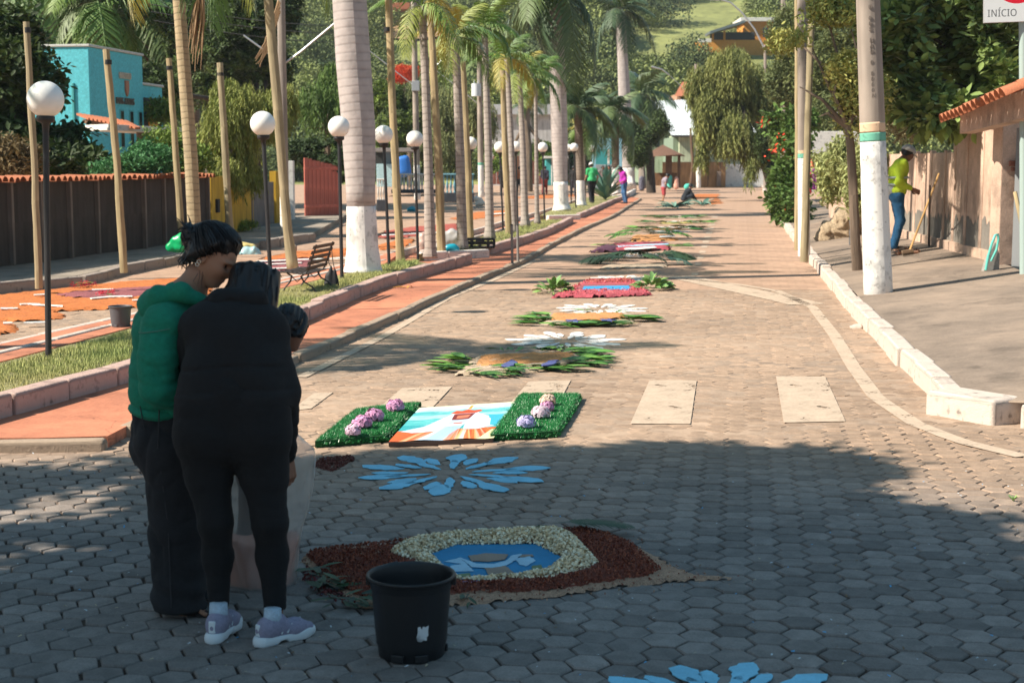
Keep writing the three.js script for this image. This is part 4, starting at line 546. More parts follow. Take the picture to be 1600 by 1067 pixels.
tree('broadleaf_tree', 'greyish green roadside trees behind the hedge and stakes at upper right', 'tree', { trunk: [V(13.2, 0, -62), V(13.2, 5, -62)], tr: [0.25, 0.2], kind: 'small', size: 0.8, c1: GG1, c2: [0.24, 0.27, 0.09], blobs: [B(1250, 60, 62, 1.3, 1.3, 600), B(1290, 120, 60, 1.2, 1.2, 500), B(1330, 60, 60, 1.3, 1.3, 500), B(1235, 130, 62, 1.0, 1.0, 400), B(1310, 190, 58, 1.2, 0.9, 400)] });
// ---------------------------------------------------------------- the big tree that shades the foreground, out of frame at the left
{
  const t = thing('shade_tree', 'large spreading tree standing out of frame at the left, shading the road', 'tree', V(-8.4, 0, -2.2));
  part(t, 'trunk', limb([V(-8.4, 0, -2.2), V(-8.2, 2, -2.4), V(-7.8, 4.2, -2.8)], [0.42, 0.34, 0.28], 12), barkMat);
  const P = Gs([[-420, 722], [0, 719], [120, 712], [215, 716], [330, 722], [480, 712], [640, 705], [860, 699], [1010, 694], [1120, 694], [1250, 702], [1330, 712], [1392, 728], [1402, 740], [1360, 752], [1312, 762], [1345, 774], [1420, 786], [1480, 802], [1535, 822], [1570, 850], [1600, 885], [1615, 960], [1660, 1000], [1800, 1180], [1800, 1500], [-500, 1500]]);
  const blobsC = []; rnd = RND(61); let x0 = 1e9, x1 = -1e9, z0 = 1e9, z1 = -1e9; for (const p of P) { x0 = Math.min(x0, p.x); x1 = Math.max(x1, p.x); z0 = Math.min(z0, p.z); z1 = Math.max(z1, p.z); }
  const list = [], K = 64000; z1 = Math.min(z1, -1.5);
  for (let i = 0; i < K; i++) { const x = rr(x0, x1), z = rr(z0, z1); if (!inPoly(x, z, P)) continue; const ed = edgeDist(x, z, P); if (ed < 0.15 + 0.2 * vn(x * 3 + 40, z * 3 + 40, 256, 8)) { if (rnd() < 0.96) continue; }
    const left = sstep(-0.9, -1.9, x), nearRight = sstep(2.6, 3.6, x) * sstep(-7.2, -6.2, z), low = sstep(-5.6, -5.0, z) * sstep(1.6, 0.4, Math.abs(x + 0.6)); const holes = vn(x * 2.6 + 80, z * 2.6 + 80, 256, 3) * 0.7 + vn(x * 6 + 80, z * 6 + 80, 256, 4) * 0.45; const hk = Math.max(left * 0.74, nearRight * 0.6, low * 0.62); if (holes < hk) continue;
    const h = 4.7 + 2.4 * vn(x * 0.9 + 20, z * 0.9 + 60, 256, 7) + rr(-0.25, 0.25), k = rr(0.7, 1.3), tt = rnd(); list.push({ p: V(x + S.x * h / S.y, h, z + S.z * h / S.y).sub(t.position), e: [rr(-0.7, 0.7), rr(0, 6.3), rr(-0.7, 0.7)], s: rr(0.26, 0.4), c: C(mixv(0.04, 0.1, tt) * k, mixv(0.07, 0.15, tt) * k, mixv(0.02, 0.04, tt) * k) }); }
  const m = inst(LEAF.broad, LM, list); m.name = 'crown'; m.userData.kind = 'stuff'; t.add(m);
  for (const [x, z] of [[-6, -6], [-5, -4.5], [-4, -7], [-3.3, -5], [-7, -4], [-4.6, -2], [-2.8, -3], [-6.5, -0.5]]) part(t, 'branch', limb([V(-7.8, 4.1, -2.8), V(-7.8 + (x + 7.8) * 0.5, 5.3, -2.8 + (z + 2.8) * 0.5), V(x, 5.9, z)], [0.16, 0.1, 0.03], 7), barkMat);
}
// ---------------------------------------------------------------- palms
function frondGeo(L, n, leafLen, droop, seed) {
  const r = RND(seed), at = s => V(L * s * (1 - 0.12 * s * s), L * (0.42 * s - droop * s * s), 0.03 * L * Math.sin(s * 3)), G0 = [];
  const pts = []; for (let i = 0; i <= 8; i++) pts.push(at(i / 8)); G0.push(limb(pts, pts.map((p, i) => L * 0.012 * (1.15 - i / 8)), 5, false));
  const pos = [], idx = [];
  for (let k = 0; k < n; k++) for (const sd of [-1, 1]) { const s = 0.12 + 0.87 * (k + r() * 0.5) / n, p = at(s), t = at(Math.min(1, s + 0.02)).sub(at(s - 0.02)).normalize(), len = leafLen * Math.pow(Math.sin(Math.PI * (0.1 + 0.86 * s)), 0.6) * (0.85 + 0.3 * r()), fw = 0.35 + 0.7 * s + 0.2 * r(), dir = V(t.x * fw, t.y * fw - 0.05 + 0.35 * (r() - 0.35), sd).normalize(), w = leafLen * 0.055; const m = p.clone().addScaledVector(dir, len * 0.55); const e = p.clone().addScaledVector(dir, len); e.y -= len * (0.35 + 0.5 * r()); m.y -= len * 0.08; const wv = t.clone().multiplyScalar(w); const b = pos.length / 3; for (const q of [p.clone().sub(wv.clone().multiplyScalar(0.5)), p.clone().add(wv.clone().multiplyScalar(0.5)), m.clone().sub(wv), m.clone().add(wv), e]) pos.push(q.x, q.y, q.z); idx.push(b, b + 1, b + 2, b + 2, b + 1, b + 3, b + 2, b + 3, b + 4); }
  const g = new THREE.BufferGeometry(); g.setAttribute('position', new THREE.Float32BufferAttribute(pos, 3)); g.setIndex(idx); g.computeVertexNormals(); G0.push(g); return merge(G0);
}
const FR = [frondGeo(1, 34, 0.3, 0.55, 1), frondGeo(1, 34, 0.3, 0.85, 2), frondGeo(1, 30, 0.34, 1.15, 3)], FRD = [frondGeo(1, 40, 0.34, 0.6, 4), frondGeo(1, 40, 0.36, 1.0, 5), frondGeo(1, 40, 0.36, 1.35, 6)];
const frondMat = [[0.2, 0.3, 0.05], [0.14, 0.26, 0.04], [0.42, 0.36, 0.06], [0.1, 0.2, 0.035], [0.28, 0.33, 0.06]].map(c => M(c, { rough: 0.6, physical: true, transmission: 0.35, thickness: 0 }));
const frondDark = [[0.05, 0.1, 0.035], [0.08, 0.14, 0.045], [0.06, 0.12, 0.05], [0.12, 0.18, 0.05]].map(c => M(c, { rough: 0.6, physical: true, transmission: 0.3, thickness: 0 }));
const dryMat = M([0.34, 0.22, 0.12], { rough: 0.95, map: T.bark });
const PM = {
  royal: M([0.47, 0.415, 0.395], { map: T.rings, bump: T.rings, bs: 0.012, rough: 0.85 }),
  grey: M([0.42, 0.365, 0.325], { map: T.rings2, bump: T.rings2, bs: 0.008, rough: 0.85 }),
  brown: M([0.25, 0.2, 0.165], { map: T.rings2, bump: T.rings2, bs: 0.012, rough: 0.9 }),
  lime: M([0.82, 0.79, 0.76], { map: T.lime, bump: T.bark, bs: 0.006, rough: 0.85 }),
  stake: M([0.46, 0.36, 0.2], { map: T.bark, bump: T.bark, bs: 0.006, rough: 0.85 }),
  stakeG: M([0.4, 0.33, 0.2], { map: T.bark, bump: T.bark, bs: 0.006, rough: 0.85 }),
  pole: M([0.4, 0.335, 0.285], { map: T.streak, bump: T.fine, bs: 0.003, rough: 0.9 }),
  poleW: M([0.8, 0.78, 0.75], { map: T.lime, bump: T.fine, bs: 0.003, rough: 0.85 }),
  bandG: M([0.16, 0.46, 0.34], { map: T.lime }), bandO: M([0.72, 0.5, 0.33], { map: T.lime }),
  steel: M([0.5, 0.52, 0.54], { rough: 0.4, metalness: 0.5 }),
};
function crownOn(t, top, n, L, mats, set, lo = -0.4, hi = 1.15) { for (let i = 0; i < n; i++) { const el = mixv(hi, lo, i / Math.max(1, n - 1)) + rr(-0.15, 0.15), f = lpart(t, 'frond', set[el > 0.6 ? 0 : el > 0 ? 1 : 2], mats[Math.floor(rnd() * mats.length)]); f.position.copy(top).sub(t.position); f.rotation.order = 'YZX'; f.rotation.set(rr(-0.3, 0.3), i * 2.4 + rr(-0.3, 0.3), el * 0.9); f.scale.setScalar(L * rr(0.85, 1.12)); } }
// trunk through measured points [x, y, half width in px]; the first is the foot on ground of height h
function palm(label, pts, h, o = {}) {
  const base = G(pts[0][0], pts[0][1], h), D = -base.z + (o.dz || 0), P = pts.map(([x, y], i) => i ? AT(x, y, D) : base), R = pts.map(p => p[2] / F * D);
  const t = thing('palm_tree', label, 'palm tree', base.clone(), o.group);
  const dense = [], rad = []; for (let i = 0; i < P.length - 1; i++) { const n = 5; for (let k = 0; k < n; k++) { const q = k / n; dense.push(P[i].clone().lerp(P[i + 1], q)); rad.push(mixv(R[i], R[i + 1], q * q * (3 - 2 * q))); } } dense.push(P[P.length - 1]); rad.push(R[R.length - 1]);
  let k = 0; if (o.limeY) { k = dense.findIndex(p => p.y > AT(pts[0][0], o.limeY, D).y); const cut = AT(pts[0][0], o.limeY, D).y, f = (cut - dense[k - 1].y) / (dense[k].y - dense[k - 1].y), c = dense[k - 1].clone().lerp(dense[k], f), rc = mixv(rad[k - 1], rad[k], f); part(t, 'whitewashed_foot', limb([...dense.slice(0, k), c], [...rad.slice(0, k).map(r => r + 0.004), rc + 0.004], 20), PM.lime); part(t, 'trunk', limb([c, ...dense.slice(k)], [rc, ...rad.slice(k)], 20), o.mat ?? PM.grey); }
  else part(t, 'trunk', limb(dense, rad, 16), o.mat ?? PM.grey);
  const top = P[P.length - 1];
  if (o.shaft) { part(t, 'crown_shaft', limb([top, top.clone().add(V(0, o.shaft * 0.5, 0)), top.clone().add(V(0, o.shaft, 0))], [R[R.length - 1] * 1.05, R[R.length - 1] * 0.9, R[R.length - 1] * 0.5], 10), M([0.16, 0.24, 0.07], { rough: 0.5 })); }
  if (o.fronds) crownOn(t, top.clone().add(V(0, (o.shaft || 0) * 0.95, 0)), o.fronds, o.L, o.dark ? frondDark : frondMat, o.dark ? FRD : FR, o.lo, o.hi);
  return t;
}
rnd = RND(71);
palm('thickest royal palm with a whitewashed bulging foot near the bench', [[567, 426, 31], [567, 412, 27.5], [566, 385, 24.5], [564, 322, 22.5], [560, 200, 26], [552, 100, 27], [547, 20, 26.5], [542, -60, 25], [536, -220, 22], [528, -420, 20], [515, -840, 16]], 0.2, { limeY: 322, mat: PM.royal, shaft: 1.2, fronds: 12, L: 3.4, dark: true });
palm('tall royal palm with a whitewashed foot in the middle of the strip', [[878, 329, 15], [877, 318, 11.5], [876, 283, 11], [874, 200, 13], [871, 110, 12.5], [868, 40, 11.3], [867, 6, 9]], 0.2, { limeY: 284, mat: PM.royal, shaft: 0.5, fronds: 13, L: 2.6, dark: true, lo: -0.9 });
palm('ringed palm trunk beside the wooden stakes, left of the feathery tree', [[306, 402, 12], [303, 350, 10.5], [298, 250, 10.5], [288, 120, 10], [279, 0, 9.5], [270, -130, 8.5]], 0.15, { mat: PM.brown && M([0.46, 0.36, 0.22], { map: T.rings2, bump: T.rings2, bs: 0.01 }), fronds: 11, L: 1.9 });
palm('leaning tan palm trunk directly behind the second globe lamp', [[457, 419, 9.5], [449, 360, 7.5], [442, 280, 7], [432, 150, 7.5], [424, 60, 7.5], [417, -20, 7], [408, -130, 6]], 0.2, { mat: PM.stakeG, fronds: 10, L: 1.6 });
const slender = [
  ['slender grey palm with a flared foot, just left of the blue bag', [[672, 403, 12], [672, 385, 9], [669, 250, 7], [664, 110, 6.5], [659, 10, 6]], 0.2, 9, 1.0],
  ['slender grey palm directly left of the black crate', [[722, 389, 11], [722, 370, 8], [719, 250, 7.2], [714, 120, 6.5], [711, 58, 5.5]], 0.2, 10, 0.95],
  ['slender grey palm standing directly behind the black crate', [[765, 374, 10], [765, 350, 7], [763, 230, 6], [759, 110, 5.2], [757, 45, 4.5]], 0.2, 10, 1.0],
  ['slender grey palm right of the two overlapping globes, crown hanging low', [[803, 364, 8], [802, 340, 5.5], [799, 230, 4.6], [794, 130, 4.2], [791, 92, 3.8]], 0.2, 10, 0.95],
  ['slender palm with an orange-stained foot', [[821, 354, 8.5], [820, 335, 6], [817, 230, 4.8], [813, 150, 4.2], [811, 116, 3.8]], 0.2, 10, 1.0],
  ['thinnest grey palm beside the globe lamp with the blue sign behind', [[840, 350, 5.5], [839, 330, 3.6], [838, 240, 3], [837, 150, 2.8], [836, 122, 2.6]], 0.2, 10, 0.95]];
for (const [lab, pts, h, n, L] of slender) palm(lab, pts, h, { mat: PM.grey, fronds: n, L, lo: -0.5, group: 'slender palms along the strip' });
palm('white-footed brown palm left of the person in green', [[908, 321, 9], [908, 312, 6.8], [907, 282, 6.2], [905, 230, 6.4], [903, 172, 6]], 0.2, { limeY: 282, mat: PM.brown, fronds: 14, L: 1.7, dark: true, lo: -0.5 });
palm('brown palm with a hanging dry fruit bunch beside the agave', [[963, 304, 8], [962, 295, 6], [962, 250, 5.8], [961, 200, 6.2], [960, 178, 7]], 0.2, { limeY: 262, mat: PM.brown, fronds: 16, L: 2.0, dark: true, lo: -0.5 });
palm('tall pale royal palm behind the person in purple', [[983, 296, 12], [982, 280, 10], [980, 230, 10.5], [977, 170, 9.5], [972, 70, 8], [969, 20, 7]], 0.1, { limeY: 262, mat: PM.royal, fronds: 12, L: 2.6, dark: true, lo: -0.5, dz: 1 });
palm('dark feathery palm with weeping fronds right of the pale royal palm', [[1004, 292, 6], [1003, 260, 5], [1002, 150, 5]], 0.1, { mat: PM.brown, fronds: 18, L: 3.0, dark: true, lo: -1.1, dz: 2 });
palm('white-footed palm far off between the slender trunks', [[826, 289, 5.5], [826, 270, 4.8], [824, 200, 5], [822, 165, 5.2]], 0.1, { limeY: 267, mat: PM.brown, fronds: 9, L: 1.5, dark: true });
palm('young bright green palm behind the tall royal palm', [[913, 316, 3], [913, 260, 3], [912, 205, 3]], 0.2, { mat: PM.brown, fronds: 11, L: 1.0, hi: 0.9, lo: -0.3 });
for (const [x, y, D, L, lab] of [[60, -30, 62, 3.9, 'yellow-green palm crown at the upper left corner'], [150, 5, 60, 3.5, 'yellow-green palm crown above the turquoise roof'], [225, 20, 61, 3.4, 'yellow-green palm crown right of the turquoise roof'], [300, -40, 64, 3.6, 'green palm crown above the ringed palm trunk']]) { const top = AT(x, y, D), t = thing('palm_tree', lab, 'palm tree', top.clone().setY(0)); part(t, 'trunk', limb([top.clone().setY(0), top.clone().setY(top.y * 0.5), top], [0.2, 0.16, 0.13], 10), PM.brown); crownOn(t, top, 17, L, [frondMat[0], frondMat[1], frondMat[3], frondDark[3]], FR, -0.9); }
{ const top = V(-7.6, 6.3, -12.3), t = thing('palm_tree', 'palm standing out of frame at the left of the strip', 'palm tree', V(-7.6, 0, -12.3)); part(t, 'trunk', limb([V(-7.6, 0, -12.3), top], [0.16, 0.1], 10), PM.brown); crownOn(t, top, 13, 1.9, frondMat, FR, -0.6); }
// dry hanging frond beside the ringed trunk
{ const D = 25.5, L = []; for (let i = 0; i < 26; i++) { const x = 310 + rr(-9, 9), y0 = rr(-60, -5), y1 = rr(60, 126) - Math.abs(x - 312) * 2; L.push(limb([AT(x * 0.3 + 315 * 0.7, y0, D + rr(-0.1, 0.1)), AT(x, mixv(y0, y1, 0.5), D + rr(-0.1, 0.1)), AT(x - rr(2, 12), y1, D)], [0.02, 0.016, 0.004], 4, false)); } single('dry_frond', 'dry brown palm frond hanging beside the ringed trunk', 'palm frond', merge(L), dryMat, AT(312, 0, D)); }
{ const D = 30, L = []; for (let i = 0; i < 16; i++) { const t = rr(0, 1); L.push(limb([AT(436 + rr(-3, 3), 20 + rr(-20, 10), D), AT(420 + rr(-6, 4), 66 + rr(-10, 10), D), AT(401 + rr(-4, 8), 104 + rr(-14, 2), D)], [0.016, 0.014, 0.004], 4, false)); } single('dry_frond', 'dry brown frond hanging behind the leaning tan trunk', 'palm frond', merge(L), dryMat, AT(420, 60, D)); }
// bare wooden stakes set along the street
function stake(label, pts, h, mat, band) { const b = G(pts[0][0], pts[0][1], h), D = -b.z, P = pts.map(([x, y], i) => i ? AT(x, y, D) : b), R = pts.map(p => p[2] / F * D), d = [], r = []; for (let i = 0; i < P.length - 1; i++) for (let k = 0; k < 6; k++) { d.push(P[i].clone().lerp(P[i + 1], k / 6).add(V(rr(-0.006, 0.006), 0, rr(-0.006, 0.006)))); r.push(mixv(R[i], R[i + 1], k / 6) * rr(0.94, 1.07)); } d.push(P[P.length - 1]); r.push(R[R.length - 1]); const t = thing('wooden_stake', label, 'wooden stake', b.clone(), 'bare wooden stakes along the street'); part(t, 'pole', limb(d, r, 10), mat); if (band) { const c = AT(band[0], band[1], D); part(t, 'tie', cyl(band[2] / F * D, band[2] / F * D, 0.07, c.x, c.y - 0.035, c.z, 12), MAT.black); } }
stake('first wooden stake from the left, on the kerb beside the nearest lamp', [[60, 451, 6.2], [52, 250, 5.6], [40, 34, 5]], 0.1, PM.stakeG, [42, 47, 5.6]);
stake('wooden stake in front of the turquoise building, second from the left', [[193, 426, 6.5], [182, 250, 6], [165, 77, 5.4]], 0.1, PM.stake, [168, 97, 6]);
stake('thin wooden stake just left of the ringed palm trunk', [[285, 395, 5.5], [275, 250, 5], [263, 91, 4.4]], 0.1, PM.stake, [264, 106, 5]);
stake('wooden stake in front of the feathery tree', [[360, 381, 6], [352, 250, 5.5], [343, 98, 5]], 0.14, PM.stakeG, [344, 116, 5.4]);
stake('yellowish stake with a black tie right of the thickest palm', [[626, 409, 7], [616, 230, 6], [604, -60, 5.5]], 0.2, PM.stake, [606, 46, 6.4]);
stake('yellowish stake beside the blue plastic bag', [[690, 394, 7], [684, 230, 6], [671, 0, 5.2]], 0.2, PM.stake);
stake('yellowish stake behind the black crate, left of the lamp', [[734, 374, 6.5], [730, 250, 5.6], [722, 92, 5]], 0.2, PM.stake, [722, 93, 5.6]);
stake('yellowish stake in front of the overlapping globe lamps', [[795, 366, 5.5], [790, 250, 4.8], [785, 110, 4.2]], 0.2, PM.stake);
stake('yellowish stake at the right kerb, left of the banded poles', [[1247, 391, 5.4], [1247, 200, 4.6], [1246, -20, 4]], 0.0, PM.stake);
stake('pale speckled stake leaning beside the banded pole on the right', [[1257, 409, 6.4], [1262, 230, 5.4], [1270, -20, 5]], 0.1, PM.stakeG);
stake('thin bare stake by the brown wall at the street end', [[1079, 292, 2.4], [1083, 255, 2.2], [1079, 200, 1.6]], 0.1, PM.wood ?? WM.wood);
// concrete utility poles
function upole(label, base, h, tops, bands, o = {}) { // tops: [[x, y, hw], ...] from the foot; bands [[y0, y1, mat], ...] upwards
  const b = G(base[0], base[1], h), D = -b.z, A = y => { for (let i = 0; i < tops.length - 1; i++) if (y <= tops[i][1] && y >= tops[i + 1][1] || i === tops.length - 2) { const t = (y - tops[i][1]) / (tops[i + 1][1] - tops[i][1]); return [mixv(tops[i][0], tops[i + 1][0], t), mixv(tops[i][2], tops[i + 1][2], t)]; } };
  const t = thing('utility_pole', label, 'utility pole', b.clone(), o.group); let i = 0;
  for (const [y0, y1, mat, name] of bands) { const n = 6, P = [], R = []; for (let k = 0; k <= n; k++) { const y = mixv(y0, y1, k / n), [x, hw] = A(y); P.push(i === 0 && k === 0 ? b.clone() : AT(x, y, D)); R.push(hw / F * D); } part(t, name, limb(P, R, 24), mat); i++; }
  return [t, D];
}
{
  const [t, D] = upole('thick concrete utility pole with white foot and green band on the right', [1373, 460], 0.16, [[1373, 460, 22.5], [1364, 200, 19.5], [1355, -60, 17.5], [1350, -300, 15]], [[460, 221, PM.poleW, 'white_foot'], [221, 207, PM.bandG, 'green_band'], [207, 191, PM.bandO, 'orange_band'], [191, -300, PM.pole, 'shaft']]);
  // letters cast into the shaft, read from the ground upwards
  'N0600 0 DAN 500 O 1'.split('').forEach((c, k) => { if (c === ' ') return; const y = 150 - k * 8.6, x = mixv(1360.5, 1354.5, (k * 8.6) / 150), p = AT(x, y, D), g = new TextGeometry(c, { font, size: 0.05, depth: 0.006, curveSegments: 2 }); g.translate(-0.02, -0.025, 0); g.translate(p.x, p.y, -D + 19 / F * D - 0.004); part(t, 'cast_letter', g, M([0.2, 0.165, 0.14])); });
  upole('banded utility pole with a white foot beside the yellowish stake on the right', [1257, 400], 0.12, [[1257, 400, 9.5], [1256, 235, 8.8], [1254, -40, 7.6]], [[400, 247, PM.poleW, 'white_foot'], [247, 240, PM.bandG, 'green_band'], [240, 235, PM.bandO, 'orange_band'], [235, -40, PM.pole, 'shaft']]);
  const arms = (t, D, list) => { for (const [x0, y0, x1, y1, x2, y2] of list) { part(t, 'lamp_arm', limb([AT(x0, y0, D), AT(x1, y1, D), AT(x2, y2, D)], [0.024, 0.024, 0.02], 8), PM.steel); } };
  let [p, d] = upole('utility pole with street lamp arms right of the thickest palm', [652, 312], 0.1, [[652, 312, 5], [649, 150, 4.6], [645, -40, 4]], [[312, 258, PM.poleW, 'white_foot'], [258, -40, PM.pole, 'shaft']]); arms(p, d, [[647, 134, 620, 113, 560, 66], [651, 134, 668, 118, 706, 76]]); part(p, 'clamp', boxAt(643, 126, 655, 142, d - 0.2, 0.4), PM.steel);
  [p, d] = upole('utility pole with white foot behind the leaning tan palm', [445, 366], 0.14, [[445, 366, 7.5], [442, 200, 6.8], [438, -40, 6]], [[366, 308, PM.poleW, 'white_foot'], [308, -40, PM.pole, 'shaft']]); arms(p, d, [[445, 98, 470, 80, 530, 30], [440, 100, 420, 84, 380, 55]]);
  [p, d] = upole('utility pole carrying a transformer behind the slender palms', [752, 308], 0.1, [[752, 308, 4.6], [750, 200, 4.2], [749, 60, 3.8]], [[308, 258, PM.poleW, 'white_foot'], [258, 254, PM.bandG, 'green_band'], [254, 60, PM.pole, 'shaft']]); arms(p, d, [[749, 164, 720, 140, 676, 106]]); const tc = AT(744, 142, d - 0.4); const tg = new THREE.CylinderGeometry(0.24, 0.24, 0.62, 14); tg.translate(tc.x, tc.y + 0.05, tc.z); part(p, 'transformer', tg, M([0.62, 0.66, 0.7], { rough: 0.5 })); for (const k of [-0.1, 0.1]) part(p, 'insulator', cyl(0.03, 0.02, 0.18, tc.x + k, tc.y + 0.36, tc.z, 8), PM.steel);
  [p, d] = upole('white-footed utility pole in front of the brown wall at the street end', [1092, 293], 0.1, [[1092, 293, 3.6], [1091, 245, 3.2], [1088, 100, 2.6]], [[293, 246, PM.poleW, 'white_foot'], [246, 100, PM.pole, 'shaft']]); arms(p, d, [[1090, 160, 1062, 132, 1046, 117]]); part(p, 'arm_tip', limb([AT(1046, 117, d), AT(1034, 108, d), AT(1018, 104, d)], [0.05, 0.05, 0.07], 8), PM.steel);
  const sl = thing('street_lamp', 'curved steel street lamp arm above the weeping tree', 'street lamp', G(1196, 296, 0.1)); const sd = -sl.position.z; part(sl, 'pole', limb([sl.position.clone(), AT(1196, 150, sd), AT(1196, 70, sd)], [0.12, 0.1, 0.09], 10), PM.pole); part(sl, 'lamp_arm', limb([AT(1196, 78, sd), AT(1180, 46, sd), AT(1160, 20, sd), AT(1142, 4, sd), AT(1120, -3, sd)], [0.06, 0.055, 0.055, 0.05, 0.05], 10), PM.steel); part(sl, 'lamp_head', limb([AT(1124, -2, sd), AT(1104, -3, sd)], [0.12, 0.1], 10), PM.steel);
  part(single('bare_trunk', 'pale bare trunk rising above the orange hill house', 'palm tree', limb([AT(1228, 200, 66).setY(0), AT(1226, 60, 66), AT(1224, -30, 66)], [0.16, 0.13, 0.11], 10), PM.pole, AT(1228, 200, 66).setY(0)), 'sheath', limb([AT(1224, -30, 66), AT(1223, -50, 66)], [0.13, 0.09], 10), PM.grey);
}

{ // thin power lines at the upper left
  const wm = M([0.05, 0.05, 0.05]); [['uppermost', 232, 6, 44, 520, 40, 62], ['middle', 236, 18, 44, 522, 52, 62], ['lowest', 240, 32, 44, 524, 66, 62]].forEach(([n, x0, y0, d0, x1, y1, d1]) => { const a = AT(x0, y0, d0), b = AT(x1, y1, d1), P = []; for (let i = 0; i <= 12; i++) { const t = i / 12, p = a.clone().lerp(b, t); p.y -= 0.5 * t * (1 - t); P.push(p); } single('power_line', n + ' of three thin power lines crossing the trees at the upper left', 'power line', limb(P, 0.014, 5), wm, a); });
}
// ---------------------------------------------------------------- street carpets
const CM = {
  blue: M([0.27, 0.68, 0.9], { map: T.petals, rough: 0.9 }), white: M([0.82, 0.81, 0.78], { map: T.petals, rough: 0.9 }),
  brown: M([0.24, 0.062, 0.036], { map: T.dust, rough: 1 }), tan: M([0.52, 0.31, 0.2], { map: T.dust, rough: 1 }),
  cream: M([0.62, 0.52, 0.36], { map: T.dust, rough: 1 }), orange: M([0.66, 0.2, 0.05], { map: T.dust, rough: 1 }), orangeL: M([0.72, 0.33, 0.12], { map: T.dust, rough: 1 }),
  pink: M([0.55, 0.1, 0.13], { map: T.dust, rough: 1 }), red: M([0.5, 0.11, 0.08], { map: T.dust, rough: 1 }), plum: M([0.36, 0.11, 0.12], { map: T.dust, rough: 1 }), purple: M([0.12, 0.04, 0.08], { map: T.dust, rough: 1 }),
  sandy: M([0.6, 0.46, 0.33], { map: T.dust, rough: 1 }), deep: M([0.03, 0.27, 0.52], { map: T.petals, rough: 0.9 }), light: M([0.42, 0.68, 0.85], { map: T.petals, rough: 0.9 }), grey: M([0.36, 0.27, 0.21], { map: T.petals, rough: 0.9 }), rose: M([0.8, 0.3, 0.4], { map: T.petals, rough: 0.9 }), lilac: M([0.45, 0.33, 0.62], { map: T.petals, rough: 0.9 }), olive: M([0.2, 0.27, 0.14], { map: T.petals, rough: 0.9 }), sky: M([0.03, 0.36, 0.75], { map: T.petals, rough: 0.9 }), violet: M([0.09, 0.11, 0.3], { map: T.petals, rough: 0.9 }), yellow: M([0.5, 0.4, 0.14], { map: T.petals }), whiteline: M([0.82, 0.8, 0.76], { rough: 0.9 }),
};
const leafMats = [[0.06, 0.17, 0.03], [0.1, 0.25, 0.045], [0.16, 0.32, 0.06], [0.04, 0.11, 0.025]].map(c => M(c, { rough: 0.5 })), paleLeaf = [[0.17, 0.3, 0.08], [0.22, 0.36, 0.1], [0.13, 0.25, 0.08]].map(c => M(c, { rough: 0.55 })), darkLeaf = [[0.02, 0.045, 0.025], [0.03, 0.07, 0.03], [0.05, 0.1, 0.04]].map(c => M(c, { rough: 0.6 })), aloeMat = [[0.14, 0.26, 0.2], [0.2, 0.34, 0.27], [0.1, 0.2, 0.15]].map(c => M(c, { rough: 0.6 }));
function ragged(pts, amp, seed) { const out = []; for (let i = 0; i < pts.length; i++) { const a = pts[i], b = pts[(i + 1) % pts.length], n = Math.max(2, Math.round(a.distanceTo(b) / (amp * 2.2))); for (let k = 0; k < n; k++) { const p = a.clone().lerp(b, k / n); p.x += (hsh(i * 17 + k, 5, seed) - 0.5) * amp; p.z += (hsh(i * 17 + k, 9, seed) - 0.5) * amp; out.push(p); } } return out; }
const field = (px, y, amp = 0.01, seed = 1) => slab(ragged(Gs(px), amp, seed), y, 0.002);
function flower(label, cx, cy, rx, rz, mat, n = 12, rot = 0.13, group) {
  const c = G(cx, cy), t = thing('flower_carpet', label, 'flower carpet', c.clone(), group);
  for (let i = 0; i < n; i++) for (const [r0, r1, wd, off] of [[0.2, 0.66, 0.045, 0.0], [0.52, 1.0, 0.1, 0.04], [0.42, 0.78, 0.06, 0.24]]) {
    const a = (i + 0.5) / n * 2 * Math.PI + rot + off * (2 * Math.PI / n) * 1.8 + rr(-0.03, 0.03), pts = [], K = 9, f = rr(0.93, 1.07); if (rnd() < 0.06) continue;
    for (const sd of [1, -1]) for (let k = 0; k <= K; k++) { const s = sd > 0 ? k / K : 1 - k / K; if (sd < 0 && (k === 0 || k === K)) continue; const r = mixv(r0, r1, s) * f, w = wd * Math.pow(Math.sin(Math.PI * clamp(0.06 + 0.9 * Math.pow(s, 1.3), 0, 1)), 0.7) * sd * (0.85 + 0.4 * rnd()) + rr(-0.008, 0.008), x = Math.cos(a) * r - Math.sin(a) * w, z = Math.sin(a) * r + Math.cos(a) * w; pts.push(V(c.x + x * rx, 0, c.z + z * rz)); }
    part(t, 'petal', slab(pts, 0.0065, 0.004), mat);
  } return t;
}
function bladeGeo(len, w, bend, n = 5) { const pos = [], idx = []; for (let i = 0; i <= n; i++) { const s = i / n, x = len * s * (1 - 0.1 * bend * s), y = bend * len * (0.55 * s - 0.6 * s * s) + 0.006, ww = w * Math.pow(Math.sin(Math.PI * (0.07 + 0.91 * s)), 0.8) / 2; pos.push(x, y + ww * 0.35, ww, x, y, 0, x, y + ww * 0.35, -ww); } for (let i = 0; i < n; i++) for (const k of [0, 1]) { const a = i * 3 + k; idx.push(a, a + 3, a + 1, a + 1, a + 3, a + 4); } const g = new THREE.BufferGeometry(); g.setAttribute('position', new THREE.Float32BufferAttribute(pos, 3)); g.setIndex(idx); g.computeVertexNormals(); return g; }
const HL = bladeGeo(1, 0.46, 0.35); const BL = [bladeGeo(1, 0.14, 0.5), bladeGeo(1, 0.2, 0.3), bladeGeo(1, 0.1, 0.9), bladeGeo(1, 0.26, 0.25)];
